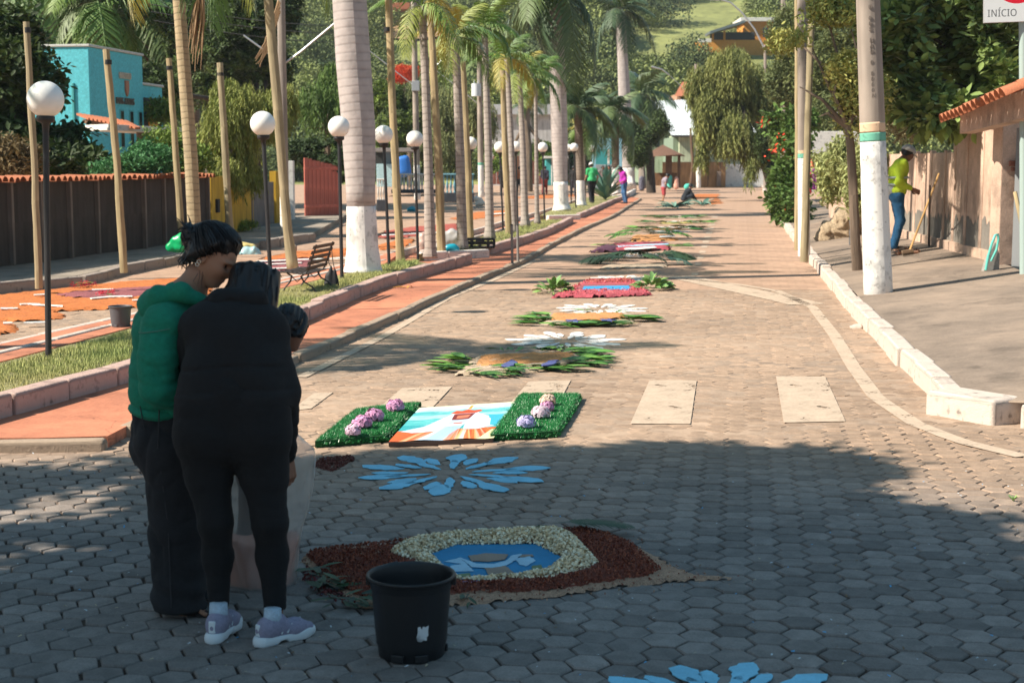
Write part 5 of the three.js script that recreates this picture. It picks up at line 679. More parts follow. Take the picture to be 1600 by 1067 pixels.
function leaves(t, list, mats, y = 0.01) { for (const [px, py, n, spread, az, azj, len] of list) { const c = G(px, py); for (let i = 0; i < n * 1.7; i++) { const m = lpart(t, 'leaf', BL[Math.floor(rnd() * 4)], mats[Math.floor(rnd() * mats.length)]); m.position.set(c.x + rr(-spread, spread) - t.position.x, y + rr(0, 0.04), c.z + rr(-spread, spread) * 0.6 - t.position.z); m.rotation.order = 'YZX'; m.rotation.set(rr(-0.4, 0.4), az + rr(-azj, azj), rr(-0.08, 0.07)); m.scale.setScalar(len * rr(0.7, 1.2)); m.scale.y *= 0.35; } } }
function chips(t, name, geo, mat, outer, inner, n, y, s0, s1, cols, lift) { const O = Gs(outer), I = inner && Gs(inner); let x0 = 1e9, x1 = -1e9, z0 = 1e9, z1 = -1e9; for (const p of O) { x0 = Math.min(x0, p.x); x1 = Math.max(x1, p.x); z0 = Math.min(z0, p.z); z1 = Math.max(z1, p.z); } const list = []; for (let i = 0; i < n; i++) { const x = rr(x0, x1), z = rr(z0, z1); if (!inPoly(x, z, O) || I && inPoly(x, z, I)) continue; const d = Math.min(edgeDist(x, z, O), I ? edgeDist(x, z, I) : 9), c = cols[Math.floor(rnd() * cols.length)], k = rr(0.75, 1.2); list.push({ p: V(x - t.position.x, y + lift * Math.sqrt(clamp(d / 0.07)) * rr(0.2, 1.1), z - t.position.z), e: [rr(-1.4, 1.4), rr(0, 6.3), rr(-1.4, 1.4)], s: rr(s0, s1), c: C(c[0] * k, c[1] * k, c[2] * k) }); } const m = inst(geo, mat, list); m.name = name; m.userData.kind = 'stuff'; t.add(m); }
const curl = (() => { const pos = [], idx = []; for (let i = 0; i <= 5; i++) { const a = i * 0.75, r = 0.5 - 0.02 * i; pos.push(Math.cos(a) * r, Math.sin(a) * r, -0.35 + 0.06 * i, Math.cos(a) * r, Math.sin(a) * r, 0.35 + 0.03 * i); } for (let i = 0; i < 5; i++) idx.push(i * 2, i * 2 + 1, i * 2 + 2, i * 2 + 2, i * 2 + 1, i * 2 + 3); const g = new THREE.BufferGeometry(); g.setAttribute('position', new THREE.Float32BufferAttribute(pos, 3)); g.setIndex(idx); g.computeVertexNormals(); return g; })();
const chip = (() => { const g = new THREE.BufferGeometry(); g.setAttribute('position', new THREE.Float32BufferAttribute([-0.5, 0, -0.2, 0.5, 0.1, -0.25, 0.6, -0.05, 0.2, -0.4, 0.12, 0.25, 0, 0.2, 0], 3)); g.setIndex([0, 4, 1, 1, 4, 2, 2, 4, 3, 3, 4, 0]); g.computeVertexNormals(); return g; })();
const flakeMat = M([1, 1, 1], { rough: 0.95 });
rnd = RND(81);
flower('blue petal flower cut off by the bottom edge of the picture', 1136, 1102, 0.5, 0.42, CM.blue, 11, 0.1);
{
  const t = thing('sawdust_carpet', 'reddish brown sawdust carpet framing a blue picture, beside the black bucket', 'sawdust carpet', G(760, 890));
  const tan = [[470, 880], [486, 892], [528, 925], [565, 952], [650, 951], [741, 946], [850, 935], [949, 921], [1050, 911], [1164, 905], [1083, 898], [1050, 884], [1023, 868], [963, 840], [880, 831], [810, 831], [648, 847], [482, 863]];
  const br = [[478, 874], [482, 868], [593, 855], [657, 846], [741, 837], [921, 832], [955, 842], [990, 856], [1034, 896], [1010, 906], [856, 928], [717, 936], [570, 943], [540, 925], [509, 905]];
  const cr = [[611, 872], [618, 862], [639, 852], [699, 843], [800, 838], [870, 834], [893, 843], [912, 863], [935, 888], [915, 900], [856, 912], [780, 917], [713, 916], [671, 898], [640, 884]], pi = [[672, 873], [714, 859], [838, 858], [880, 880], [853, 901], [802, 909], [722, 914], [692, 895]];
  part(t, 'tan_sawdust', mound(Gs(tan), 0.002, 0.014, 0.016, 0.005, 0.1, 3), CM.tan); part(t, 'brown_sawdust', mound(Gs(br), 0.006, 0.02, 0.014, 0.012, 0.06, 5, Gs(pi)), CM.brown);
  const cut = p => Gs(p); // picture laid on a levelled bed
  part(t, 'picture_bed', slab(Gs([[672, 874], [714, 857], [838, 856], [882, 881], [856, 904], [802, 913], [720, 917], [690, 897]]), 0.024, 0.02), CM.deep);
  const F2 = (px, y, m, s) => { const P = Gs(px, y); part(t, 'colour_field', slab(ragged(P, 0.006, s), y, 0.002), m); };
  F2([[694, 877], [720, 871], [738, 877], [728, 882]], 0.027, CM.light, 2); F2([[703, 884], [728, 880], [740, 892], [708, 893]], 0.028, CM.light, 3); F2([[722, 874], [745, 880], [772, 881], [790, 876], [800, 867], [816, 865], [806, 874], [792, 883], [768, 887], [738, 886]], 0.0295, CM.light, 4); F2([[732, 868], [760, 864], [795, 866], [788, 874], [765, 877], [736, 876]], 0.0288, CM.grey, 5); F2([[756, 886], [790, 884], [806, 897], [784, 904], [764, 899]], 0.0288, CM.grey, 6); F2([[805, 872], [828, 869], [838, 876], [822, 884], [812, 882]], 0.028, CM.light, 7); F2([[812, 866], [832, 866], [834, 869], [812, 870]], 0.028, CM.grey, 8); F2([[808, 897], [848, 889], [850, 894], [812, 900]], 0.028, CM.light, 9); F2([[850, 890], [866, 889], [872, 895], [852, 896]], 0.0288, CM.rose, 10); F2([[733, 902], [770, 897], [775, 902], [745, 908]], 0.028, CM.light, 11); F2([[720, 906], [742, 902], [745, 909], [724, 911]], 0.0288, CM.lilac, 12); F2([[716, 897], [735, 895], [735, 900], [718, 901]], 0.028, CM.olive, 13); F2([[831, 884], [846, 882], [847, 888], [832, 890]], 0.028, CM.olive, 14);
  chips(t, 'cream_shavings', curl, flakeMat, cr, pi, 13000, 0.022, 0.009, 0.021, [[0.86, 0.74, 0.52], [0.9, 0.8, 0.6], [0.78, 0.62, 0.4], [0.88, 0.68, 0.42]], 0.034);
  chips(t, 'brown_chips', chip, flakeMat, br, cr, 24000, 0.02, 0.006, 0.015, [[0.22, 0.055, 0.03], [0.3, 0.08, 0.045], [0.15, 0.035, 0.022], [0.34, 0.1, 0.05]], 0.028);
  chips(t, 'brown_chips', chip, flakeMat, tan, br, 2600, 0.012, 0.005, 0.013, [[0.24, 0.06, 0.035], [0.45, 0.26, 0.16]], 0.006); chips(t, 'brown_chips', chip, flakeMat, [[430, 900], [560, 965], [760, 958], [960, 932], [1180, 912], [1060, 872], [970, 828], [640, 838], [470, 858]], tan, 700, 0.004, 0.004, 0.011, [[0.3, 0.12, 0.07], [0.5, 0.3, 0.19]], 0.003);
  chips(t, 'brown_chips', chip, flakeMat, [[480, 885], [470, 905], [505, 935], [560, 950], [530, 925]], null, 500, 0.004, 0.012, 0.026, [[0.16, 0.03, 0.03], [0.2, 0.05, 0.04]], 0.012);
  chips(t, 'brown_chips', chip, flakeMat, [[488, 730], [500, 716], [548, 712], [556, 718], [520, 738]], null, 1500, 0.002, 0.008, 0.018, [[0.13, 0.04, 0.03], [0.17, 0.05, 0.035]], 0.008);
  const f = single('palm_leaf', 'dark cut palm leaf lying on the brown sawdust carpet', 'palm leaf', merge([FRD[1].clone().scale(0.42, 0.05, 0.3).rotateY(0.12).translate(0, 0.07, 0), FR[0].clone().scale(0.2, 0.35, 0.12).rotateY(2.85).translate(0, 0.02, 0)]), darkLeaf[1]); f.position.copy(G(872, 838));
  const lt = thing('leaf_bunch', 'small bunch of dark leaves on the stones left of the bucket', 'leaves', G(520, 935)); leaves(lt, [[520, 925, 7, 0.06, 1.2, 1.5, 0.14], [545, 950, 8, 0.07, 0.5, 3, 0.12], [575, 957, 6, 0.05, 0.5, 3, 0.1], [500, 905, 5, 0.05, 2, 2, 0.12], [718, 945, 4, 0.04, 0, 2, 0.08]], darkLeaf, 0.01);
}
flower('sky-blue petal flower in the shade between the brown carpet and the turf-framed picture', 705, 740, 0.585, 0.59, CM.blue, 10, 0.02);
{
  const t = thing('picture_carpet', 'painted picture of a white-robed figure framed by artificial turf', 'picture carpet', G(700, 660));
  const cv = document.createElement('canvas'); cv.width = 512; cv.height = 256; const x = cv.getContext('2d');
  const bands = [['#f2e9c8', 0, 22], ['#bfe0de', 18, 50], ['#57b5b9', 44, 78], ['#9fd6d4', 72, 108], ['#4fb7b8', 104, 150], ['#2d9fa6', 146, 190]]; for (const [c, a, b] of bands) { x.fillStyle = c; x.fillRect(0, a, 512, b - a + 2); }
  const rp = RND(9); for (let i = 0; i < 900; i++) { const y = rp() * 190; x.globalAlpha = 0.12; x.fillStyle = rp() < 0.5 ? '#ffffff' : '#1f8f9b'; x.fillRect(rp() * 512, y, 20 + rp() * 70, 1 + rp() * 4); } x.globalAlpha = 1;
  x.fillStyle = '#3fb0dd'; x.fillRect(360, 90, 110, 76);
  x.fillStyle = '#e0622c'; x.fillRect(0, 186, 512, 70); for (let i = 0; i < 90; i++) { x.fillStyle = ['#f08a3c', '#c74a20', '#f6c48a', '#dfe6ea', '#b5582c'][i % 5]; x.globalAlpha = 0.5; const a = rp() * 512; x.beginPath(); x.moveTo(a, 256); x.lineTo(a + 26, 256); x.lineTo(a * 0.6 + 120, 178); x.closePath(); x.fill(); } x.globalAlpha = 1;
  const P = (c, l) => { x.fillStyle = c; x.beginPath(); l.forEach(([a, b], i) => i ? x.lineTo(a, b) : x.moveTo(a, b)); x.closePath(); x.fill(); };
  P('#c9def2', [[16, 192], [110, 160], [180, 100], [210, 62], [322, 60], [350, 84], [400, 100], [440, 168], [470, 176], [395, 188], [318, 186], [300, 130], [262, 256], [140, 256], [190, 190], [80, 204]]); P('#e9f1f8', [[200, 76], [226, 70], [186, 140], [120, 180], [60, 196], [130, 160]]); P('#e3edf6', [[322, 66], [350, 84], [420, 120], [440, 166], [360, 150]]); P('#b7cfe8', [[230, 120], [310, 116], [300, 180], [250, 256], [180, 256]]); P('#d9e7f4', [[226, 150], [306, 146], [304, 160], [222, 166]]); P('#7c2a22', [[214, 76], [318, 72], [308, 116], [222, 118]]); P('#c8775a', [[236, 86], [300, 82], [296, 104], [240, 108]]); P('#d6502c', [[190, 66], [210, 48], [240, 54], [268, 44], [300, 52], [330, 44], [344, 56], [320, 70], [220, 74]]); P('#f09a3c', [[262, 40], [266, 12], [278, 12], [280, 42]]); P('#d06a50', [[246, 140], [292, 138], [290, 148], [248, 150]]);
  x.strokeStyle = '#8aa9cf'; x.lineWidth = 2; for (let i = 0; i < 16; i++) { x.beginPath(); x.moveTo(232 + i * 4, 168); x.lineTo(170 + i * 8, 256); x.stroke(); } P('#e9e6b0', [[470, 200], [512, 196], [512, 256], [430, 256]]);
  const ct = new THREE.CanvasTexture(cv); ct.colorSpace = THREE.SRGBColorSpace;
  const q = [[655, 637], [814, 627], [771, 684], [607, 690]].map(([a, b]) => G(a, b, 0.035)), N = 12, pos = [], uv = [], ix = []; for (let j = 0; j <= N; j++) for (let i = 0; i <= N; i++) { const p = q[0].clone().lerp(q[1], i / N).lerp(q[3].clone().lerp(q[2], i / N), j / N); pos.push(p.x, p.y + 0.004 * Math.sin(i * 1.3) * Math.sin(j * 0.9), p.z); uv.push(i / N, 1 - j / N); } for (let j = 0; j < N; j++) for (let i = 0; i < N; i++) { const a = j * (N + 1) + i; ix.push(a, a + N + 1, a + 1, a + 1, a + N + 1, a + N + 2); }
  const g = new THREE.BufferGeometry(); g.setAttribute('position', new THREE.Float32BufferAttribute(pos, 3)); g.setAttribute('uv', new THREE.Float32BufferAttribute(uv, 2)); g.setIndex(ix); g.computeVertexNormals(); part(t, 'picture', g, new THREE.MeshStandardMaterial({ map: ct, roughness: 0.55, side: THREE.DoubleSide }));
  part(t, 'board', slab(Gs([[655, 638], [812, 628], [770, 686], [607, 692]], 0.028), 0.028, 0.026), M([0.08, 0.05, 0.04]));
  const blade = (() => { const L = []; for (let k = 0; k < 6; k++) { const a = k * 1.05, b = new THREE.BufferGeometry(), c = Math.cos(a), s = Math.sin(a); b.setAttribute('position', new THREE.Float32BufferAttribute([-s * 0.1, 0, c * 0.1, s * 0.1, 0, -c * 0.1, c * 0.75 + s * 0.06, 0.8, s * 0.75 - c * 0.06], 3)); b.setIndex([0, 1, 2]); b.computeVertexNormals(); L.push(b); } return merge(L); })();
  for (const [lab, pl] of [['left strip', [[492, 700], [526, 672], [556, 648], [658, 637], [630, 664], [604, 691]]], ['right strip', [[814, 624], [908, 624], [893, 650], [871, 684], [766, 690], [790, 658]]]]) {
    const turf = part(t, 'turf_mat', slab(Gs(pl), 0.045, 0.043), M([0.012, 0.1, 0.025], { map: T.dust })); const O = Gs(pl), list = []; let a0 = 1e9, a1 = -1e9, b0 = 1e9, b1 = -1e9; for (const p of O) { a0 = Math.min(a0, p.x); a1 = Math.max(a1, p.x); b0 = Math.min(b0, p.z); b1 = Math.max(b1, p.z); }
    for (let i = 0; i < 9000; i++) { const px = rr(a0, a1), pz = rr(b0, b1), ed = edgeDist(px, pz, O), ins = inPoly(px, pz, O); if (!ins && ed > 0.015) continue; const k = rr(0.6, 1.5); list.push({ p: V(px - t.position.x, ins ? 0.042 - (ed < 0.02 ? rr(0, 0.035) : 0) : rr(0.005, 0.03), pz - t.position.z), e: [rr(-0.5, 0.5), rr(0, 6.3), rr(-0.5, 0.5)], s: rr(0.016, 0.028), c: C(0.025 * k, 0.21 * k, 0.055 * k) }); }
    const m = inst(blade, M([1, 1, 1], { rough: 0.35 }), list); m.name = 'turf_blades'; m.userData.kind = 'stuff'; t.add(m);
  }
  const floret = (() => { const L = []; for (let k = 0; k < 4; k++) { const b = new THREE.CircleGeometry(0.42, 6); b.translate(0.38, 0, 0); b.rotateZ(k * Math.PI / 2); b.rotateX(-Math.PI / 2); L.push(b); } return merge(L); })();
  const bloom = (lab, px, py, r, c) => { const b = G(px, py, 0.05), h = thing('hydrangea_bloom', lab, 'flower', b.clone(), 'hydrangea blooms on the turf'); const core = new THREE.SphereGeometry(r * 0.8, 12, 8); core.scale(1, 0.8, 1); core.translate(0, r * 0.62, 0); lpart(h, 'core', core, M([c[0] * 0.6, c[1] * 0.55, c[2] * 0.6])); const list = []; for (let i = 0; i < 130; i++) { const u = rr(-0.35, 1), a = rr(0, 6.3), s = Math.sqrt(1 - u * u), n = V(s * Math.cos(a), u, s * Math.sin(a)), k = rr(0.8, 1.2); list.push({ p: V(n.x * r, r * 0.62 + n.y * r * 0.82, n.z * r).multiplyScalar(rr(0.92, 1.06)), q: new THREE.Quaternion().setFromUnitVectors(V(0, 1, 0), n.clone().add(V(rr(-0.3, 0.3), rr(-0.3, 0.3), rr(-0.3, 0.3))).normalize()), s: r * rr(0.24, 0.34), c: C(c[0] * k, c[1] * k, c[2] * k) }); } const m = inst(floret, M([1, 1, 1], { rough: 0.8 }), list); m.name = 'florets'; m.userData.kind = 'stuff'; h.add(m); };
  const pk = [0.62, 0.3, 0.5], lp = [0.7, 0.48, 0.6], cr = [0.75, 0.58, 0.46], lv = [0.5, 0.46, 0.72], pw = [0.72, 0.58, 0.66];
  bloom('pale pink bloom nearest the front on the left turf strip', 551, 681, 0.05, lp); bloom('deep pink bloom second from the front on the left turf strip', 566, 670, 0.062, pk); bloom('pink bloom third from the front on the left turf strip', 585, 659, 0.062, pk); bloom('pink bloom farthest back on the left turf strip', 617, 643, 0.062, pk);
  bloom('cream bloom farthest back on the right turf strip', 856, 634, 0.058, cr); bloom('mauve pink bloom just below the cream one on the right turf strip', 855, 643, 0.05, pk); bloom('whitish pink bloom in the middle of the right turf strip', 845, 654, 0.062, pw); bloom('lavender blue bloom nearest the front on the right turf strip', 822, 669, 0.06, lv);
}
{
  let t = thing('sawdust_carpet', 'orange sawdust carpet edged with green leaves, nearest of the two', 'sawdust carpet', G(818, 572));
  part(t, 'sand_border', mound(Gs([[709, 588], [724, 574], [737, 564], [752, 556], [830, 553], [910, 554], [905, 565], [890, 575], [793, 586]]), 0.002, 0.035, 0.03, 0.01, 0.08, 7), CM.sandy); part(t, 'orange_sawdust', mound(Gs([[737, 578], [752, 561], [830, 557], [904, 556], [896, 567], [855, 574], [790, 578]]), 0.02, 0.025, 0.02, 0.01, 0.05, 9), CM.orangeL);
  for (const [px, m] of [[[[782, 571], [800, 562], [808, 566], [798, 572]], CM.violet], [[[846, 571], [858, 564], [872, 562], [864, 570]], CM.violet]]) part(t, 'blue_motif', slab(ragged(Gs(px, 0.06), 0.03, 3), 0.062, 0.012), m);
  leaves(t, [[728, 577, 16, 0.14, 2.9, 0.5, 0.27], [712, 582, 10, 0.1, 3.0, 0.4, 0.22], [738, 567, 6, 0.08, 2.6, 0.6, 0.28], [750, 588, 7, 0.14, 0.1, 1.2, 0.22], [775, 586, 6, 0.12, -0.2, 0.9, 0.22], [822, 580, 8, 0.14, 3.4, 0.9, 0.22], [868, 580, 7, 0.16, 0, 0.6, 0.28], [892, 580, 9, 0.18, 3.1, 0.5, 0.26], [900, 572, 14, 0.17, 0.0, 0.7, 0.27], [916, 566, 12, 0.12, -0.1, 0.5, 0.25], [905, 558, 12, 0.17, 0.3, 0.8, 0.26], [890, 552, 7, 0.16, 0.8, 1.2, 0.25], [855, 553, 6, 0.15, 1.0, 1.5, 0.25], [795, 553, 5, 0.1, 2, 1, 0.24]], leafMats, 0.02);
  flower('white petal flower directly behind the nearest leaf-edged carpet', 884, 533, 0.6, 0.86, CM.white, 11, 0.1, 'white petal flowers on the road');
  t = thing('sawdust_carpet', 'orange sawdust carpet with two blue stars edged by leaves, second from the front', 'sawdust carpet', G(918, 502));
  part(t, 'sand_border', mound(Gs([[843, 508], [852, 494], [990, 492], [990, 507], [918, 510]]), 0.002, 0.035, 0.04, 0.012, 0.08, 11), CM.sandy); part(t, 'orange_sawdust', mound(Gs([[855, 506], [860, 496], [975, 494], [981, 503], [918, 507]]), 0.02, 0.035, 0.04, 0.012, 0.05, 13), CM.orangeL);
  const star = (cx, cy, r) => { const P = []; const c = G(cx, cy, 0.066); for (let i = 0; i < 10; i++) { const a = i * Math.PI / 5, q = i % 2 ? r * 0.45 : r; P.push(V(c.x + Math.cos(a) * q, 0, c.z + Math.sin(a) * q * 1.6)); } part(t, 'blue_star', slab(P, 0.07, 0.01), CM.violet); }; star(897, 501, 0.11); star(950, 500, 0.1);
  leaves(t, [[850, 505, 14, 0.14, 3.0, 0.5, 0.3], [834, 509, 8, 0.09, 3.1, 0.4, 0.24], [848, 498, 7, 0.1, 2.3, 0.7, 0.3], [870, 511, 9, 0.2, 0.1, 0.8, 0.28], [905, 509, 8, 0.16, 0.2, 0.8, 0.28], [940, 510, 9, 0.16, 3.1, 0.8, 0.28], [978, 502, 14, 0.14, 0, 0.5, 0.3], [993, 502, 12, 0.12, -0.1, 0.4, 0.27], [980, 510, 6, 0.14, 3.1, 0.5, 0.3], [925, 492, 4, 0.12, 1, 1.5, 0.2], [972, 492, 4, 0.1, 1, 1.5, 0.2]], leafMats, 0.02);
  flower('white petal flower between the star carpet and the red sawdust carpet', 937, 483, 0.58, 0.76, CM.white, 11, 0.14, 'white petal flowers on the road');
  t = thing('sawdust_carpet', 'red sawdust carpet with a bright blue centre between two leafy heaps', 'sawdust carpet', G(945, 454));
  part(t, 'red_sawdust', mound(Gs([[862, 466], [895, 450], [918, 440], [990, 440], [1002, 450], [1018, 462], [945, 465]]), 0.002, 0.028, 0.03, 0.012, 0.06, 15), CM.pink); part(t, 'striped_bed', slab(Gs([[884, 456], [912, 445], [998, 444], [1006, 454]], 0.04), 0.042, 0.03), CM.plum);
  part(t, 'blue_centre', slab(ragged(Gs([[906, 455], [914, 447], [984, 446], [984, 454], [965, 451], [940, 455], [924, 452]], 0.05), 0.03, 4), 0.05, 0.006), CM.sky); part(t, 'red_band', mound(Gs([[914, 444], [920, 439], [985, 439], [984, 444]]), 0.015, 0.028, 0.03, 0.014, 0.05, 17), CM.red); part(t, 'red_band', mound(Gs([[864, 466], [876, 458], [1010, 455], [1020, 462], [940, 466]]), 0.01, 0.035, 0.03, 0.016, 0.05, 19), CM.pink);
  for (const [lab, px, py, n, dx] of [['pale green leafy heap at the left end of the red carpet', 866, 458, 90, 0.2], ['pale green leafy heap at the right end of the red carpet', 1020, 452, 100, 0.22]]) { chips(t, 'red_chips', chip, flakeMat, [[864, 466], [895, 450], [918, 440], [990, 440], [1002, 450], [1018, 462], [945, 465]], [[906, 456], [912, 446], [986, 445], [986, 455]], 1400, 0.025, 0.015, 0.035, [[0.55, 0.1, 0.13], [0.45, 0.07, 0.08], [0.65, 0.2, 0.2]], 0.03); const h = thing('leaf_heap', lab, 'leaves', G(px, py), 'leafy heaps at the ends of the red carpet'); for (let i = 0; i < n; i++) { const m = lpart(h, 'leaf', HL, paleLeaf[i % 3]), a = rr(0, 6.28), q = Math.sqrt(rnd()); m.position.set(Math.cos(a) * q * dx, 0.03 + 0.1 * (1 - q), Math.sin(a) * q * 0.3); m.rotation.order = 'YZX'; m.rotation.set(rr(-0.5, 0.5), -a + rr(-0.6, 0.6), mixv(0.9, 0.0, q) + rr(-0.2, 0.2)); m.scale.setScalar(rr(0.11, 0.17)); } }
  flower('white petal flower just behind the red carpet', 978, 435, 0.57, 0.62, CM.white, 11, 0.1, 'white petal flowers on the road');
  t = thing('palm_leaf_heap', 'long heap of dark cut palm leaves lying across the road', 'leaves', G(1000, 410));
  for (const [px, py, a, L] of [[1000, 408, 3.0, 0.95], [985, 414, 2.95, 0.8], [960, 412, 3.3, 0.55], [1010, 404, 2.7, 0.7], [1000, 412, 0.5, 0.5], [1010, 406, 0.1, 0.75], [1025, 406, 0.0, 0.8], [1030, 414, 0.05, 0.6], [990, 404, 0.3, 0.6], [1040, 405, -0.1, 0.55]]) { const m = lpart(t, 'palm_leaf', FRD[Math.floor(rnd() * 3)], py > 411 && px > 1020 ? aloeMat[2] : darkLeaf[Math.floor(rnd() * 3)]), c = G(px, py); m.position.set(c.x - t.position.x, 0.12, c.z - t.position.z); m.rotation.order = 'YZX'; m.rotation.set(rr(-0.3, 0.3), a, rr(-0.1, 0.12)); m.scale.set(L * 1.25, L * 0.5, L * 1.25); }
  part(t, 'sand_border', mound(Gs([[935, 421], [950, 415], [1045, 414], [1040, 419]]), 0.002, 0.03, 0.06, 0.01, 0.1, 21), CM.sandy);
  flower('white petal flower behind the heap of dark palm leaves', 993, 398, 0.57, 0.7, CM.white, 9, 0.1, 'white petal flowers on the road');
  t = thing('sawdust_carpet', 'magenta sawdust carpet with white stripes and a purple wedge', 'sawdust carpet', G(1000, 387));
  part(t, 'magenta_sawdust', mound(Gs([[940, 394], [952, 384], [1045, 381], [1049, 391]]), 0.002, 0.06, 0.06, 0.02, 0.15, 23), CM.pink); part(t, 'purple_wedge', mound(Gs([[922, 396], [945, 385], [972, 389], [968, 394]]), 0.01, 0.07, 0.06, 0.02, 0.15, 25), CM.purple); part(t, 'white_stripe', slab(ragged(Gs([[976, 388], [1022, 385], [1026, 387], [982, 391]], 0.07), 0.05, 3), 0.075, 0.01), CM.whiteline); part(t, 'white_stripe', slab(ragged(Gs([[960, 384], [1045, 380], [1044, 382], [966, 386]], 0.07), 0.05, 5), 0.072, 0.01), CM.light); leaves(t, [[955, 388, 8, 0.2, 3, 1, 0.3], [1054, 388, 8, 0.2, 0, 1, 0.3]], leafMats, 0.05);
  t = thing('sawdust_carpet', 'yellowish sawdust carpet half covered by dark green leaves, behind the magenta one', 'sawdust carpet', G(1015, 373)); part(t, 'yellow_sawdust', mound(Gs([[985, 378], [990, 370], [1045, 369], [1060, 376]]), 0.002, 0.05, 0.07, 0.02, 0.15, 27), CM.orangeL); part(t, 'white_stripe', slab(Gs([[1030, 369], [1053, 368], [1056, 370], [1032, 371]], 0.06), 0.07, 0.01), CM.whiteline); for (const [px, py, a, L] of [[1010, 373, 2.9, 0.9], [1000, 377, 3.1, 0.8], [1030, 372, 0.1, 0.8], [1020, 376, 0.4, 0.6], [1045, 376, 0, 0.6], [975, 378, 3.2, 0.5], [1010, 368, 1.2, 0.6]]) { const m = lpart(t, 'palm_leaf', FRD[1], leafMats[Math.floor(rnd() * 4)]), c = G(px, py); m.position.set(c.x - t.position.x, 0.15, c.z - t.position.z); m.rotation.order = 'YZX'; m.rotation.set(0, a, rr(0, 0.2)); m.scale.set(L, L * 0.4, L); }
  let k = 0; for (const [cx, cy, w, lab] of [[1045, 361.5, 0.6, 'white petal flower fourth from the far end of the row'], [1057, 355.5, 0.62, 'white petal flower third from the far end of the row'], [1063, 346.5, 0.62, 'white petal flower second from the far end of the row'], [1072, 338.5, 0.62, 'white petal flower at the far end of the row']]) flower(lab, cx, cy, w, 0.7, CM.white, 8, 0.1, 'white petal flowers on the road');
  for (const [x0, x1, y, lab, m] of [[1008, 1080, 358.5, 'long low row of green leaves over orange sawdust', CM.orangeL], [1022, 1098, 349, 'low row of green leaves over yellow sawdust, farther up', CM.yellow], [1028, 1086, 340.5, 'low row of light green leaves nearest the crouching child', CM.sandy]]) { const r = thing('sawdust_carpet', lab, 'sawdust carpet', G((x0 + x1) / 2, y)); part(r, 'sawdust', mound(Gs([[x0 + 8, y + 1.4], [x0 + 12, y - 1.4], [x1 - 16, y - 1.6], [x1 - 12, y + 0.6]]), 0.002, 0.02, 0.09, 0.02, 0.15, 31 + k++), m); leaves(r, [[x0 + 6, y, 12, 0.4, 3, 1, 0.5], [(x0 + x1) / 2, y + 1, 10, 0.9, 0, 3, 0.4], [x1 - 10, y, 10, 0.4, 0, 1, 0.5]], leafMats, 0.03); }
}
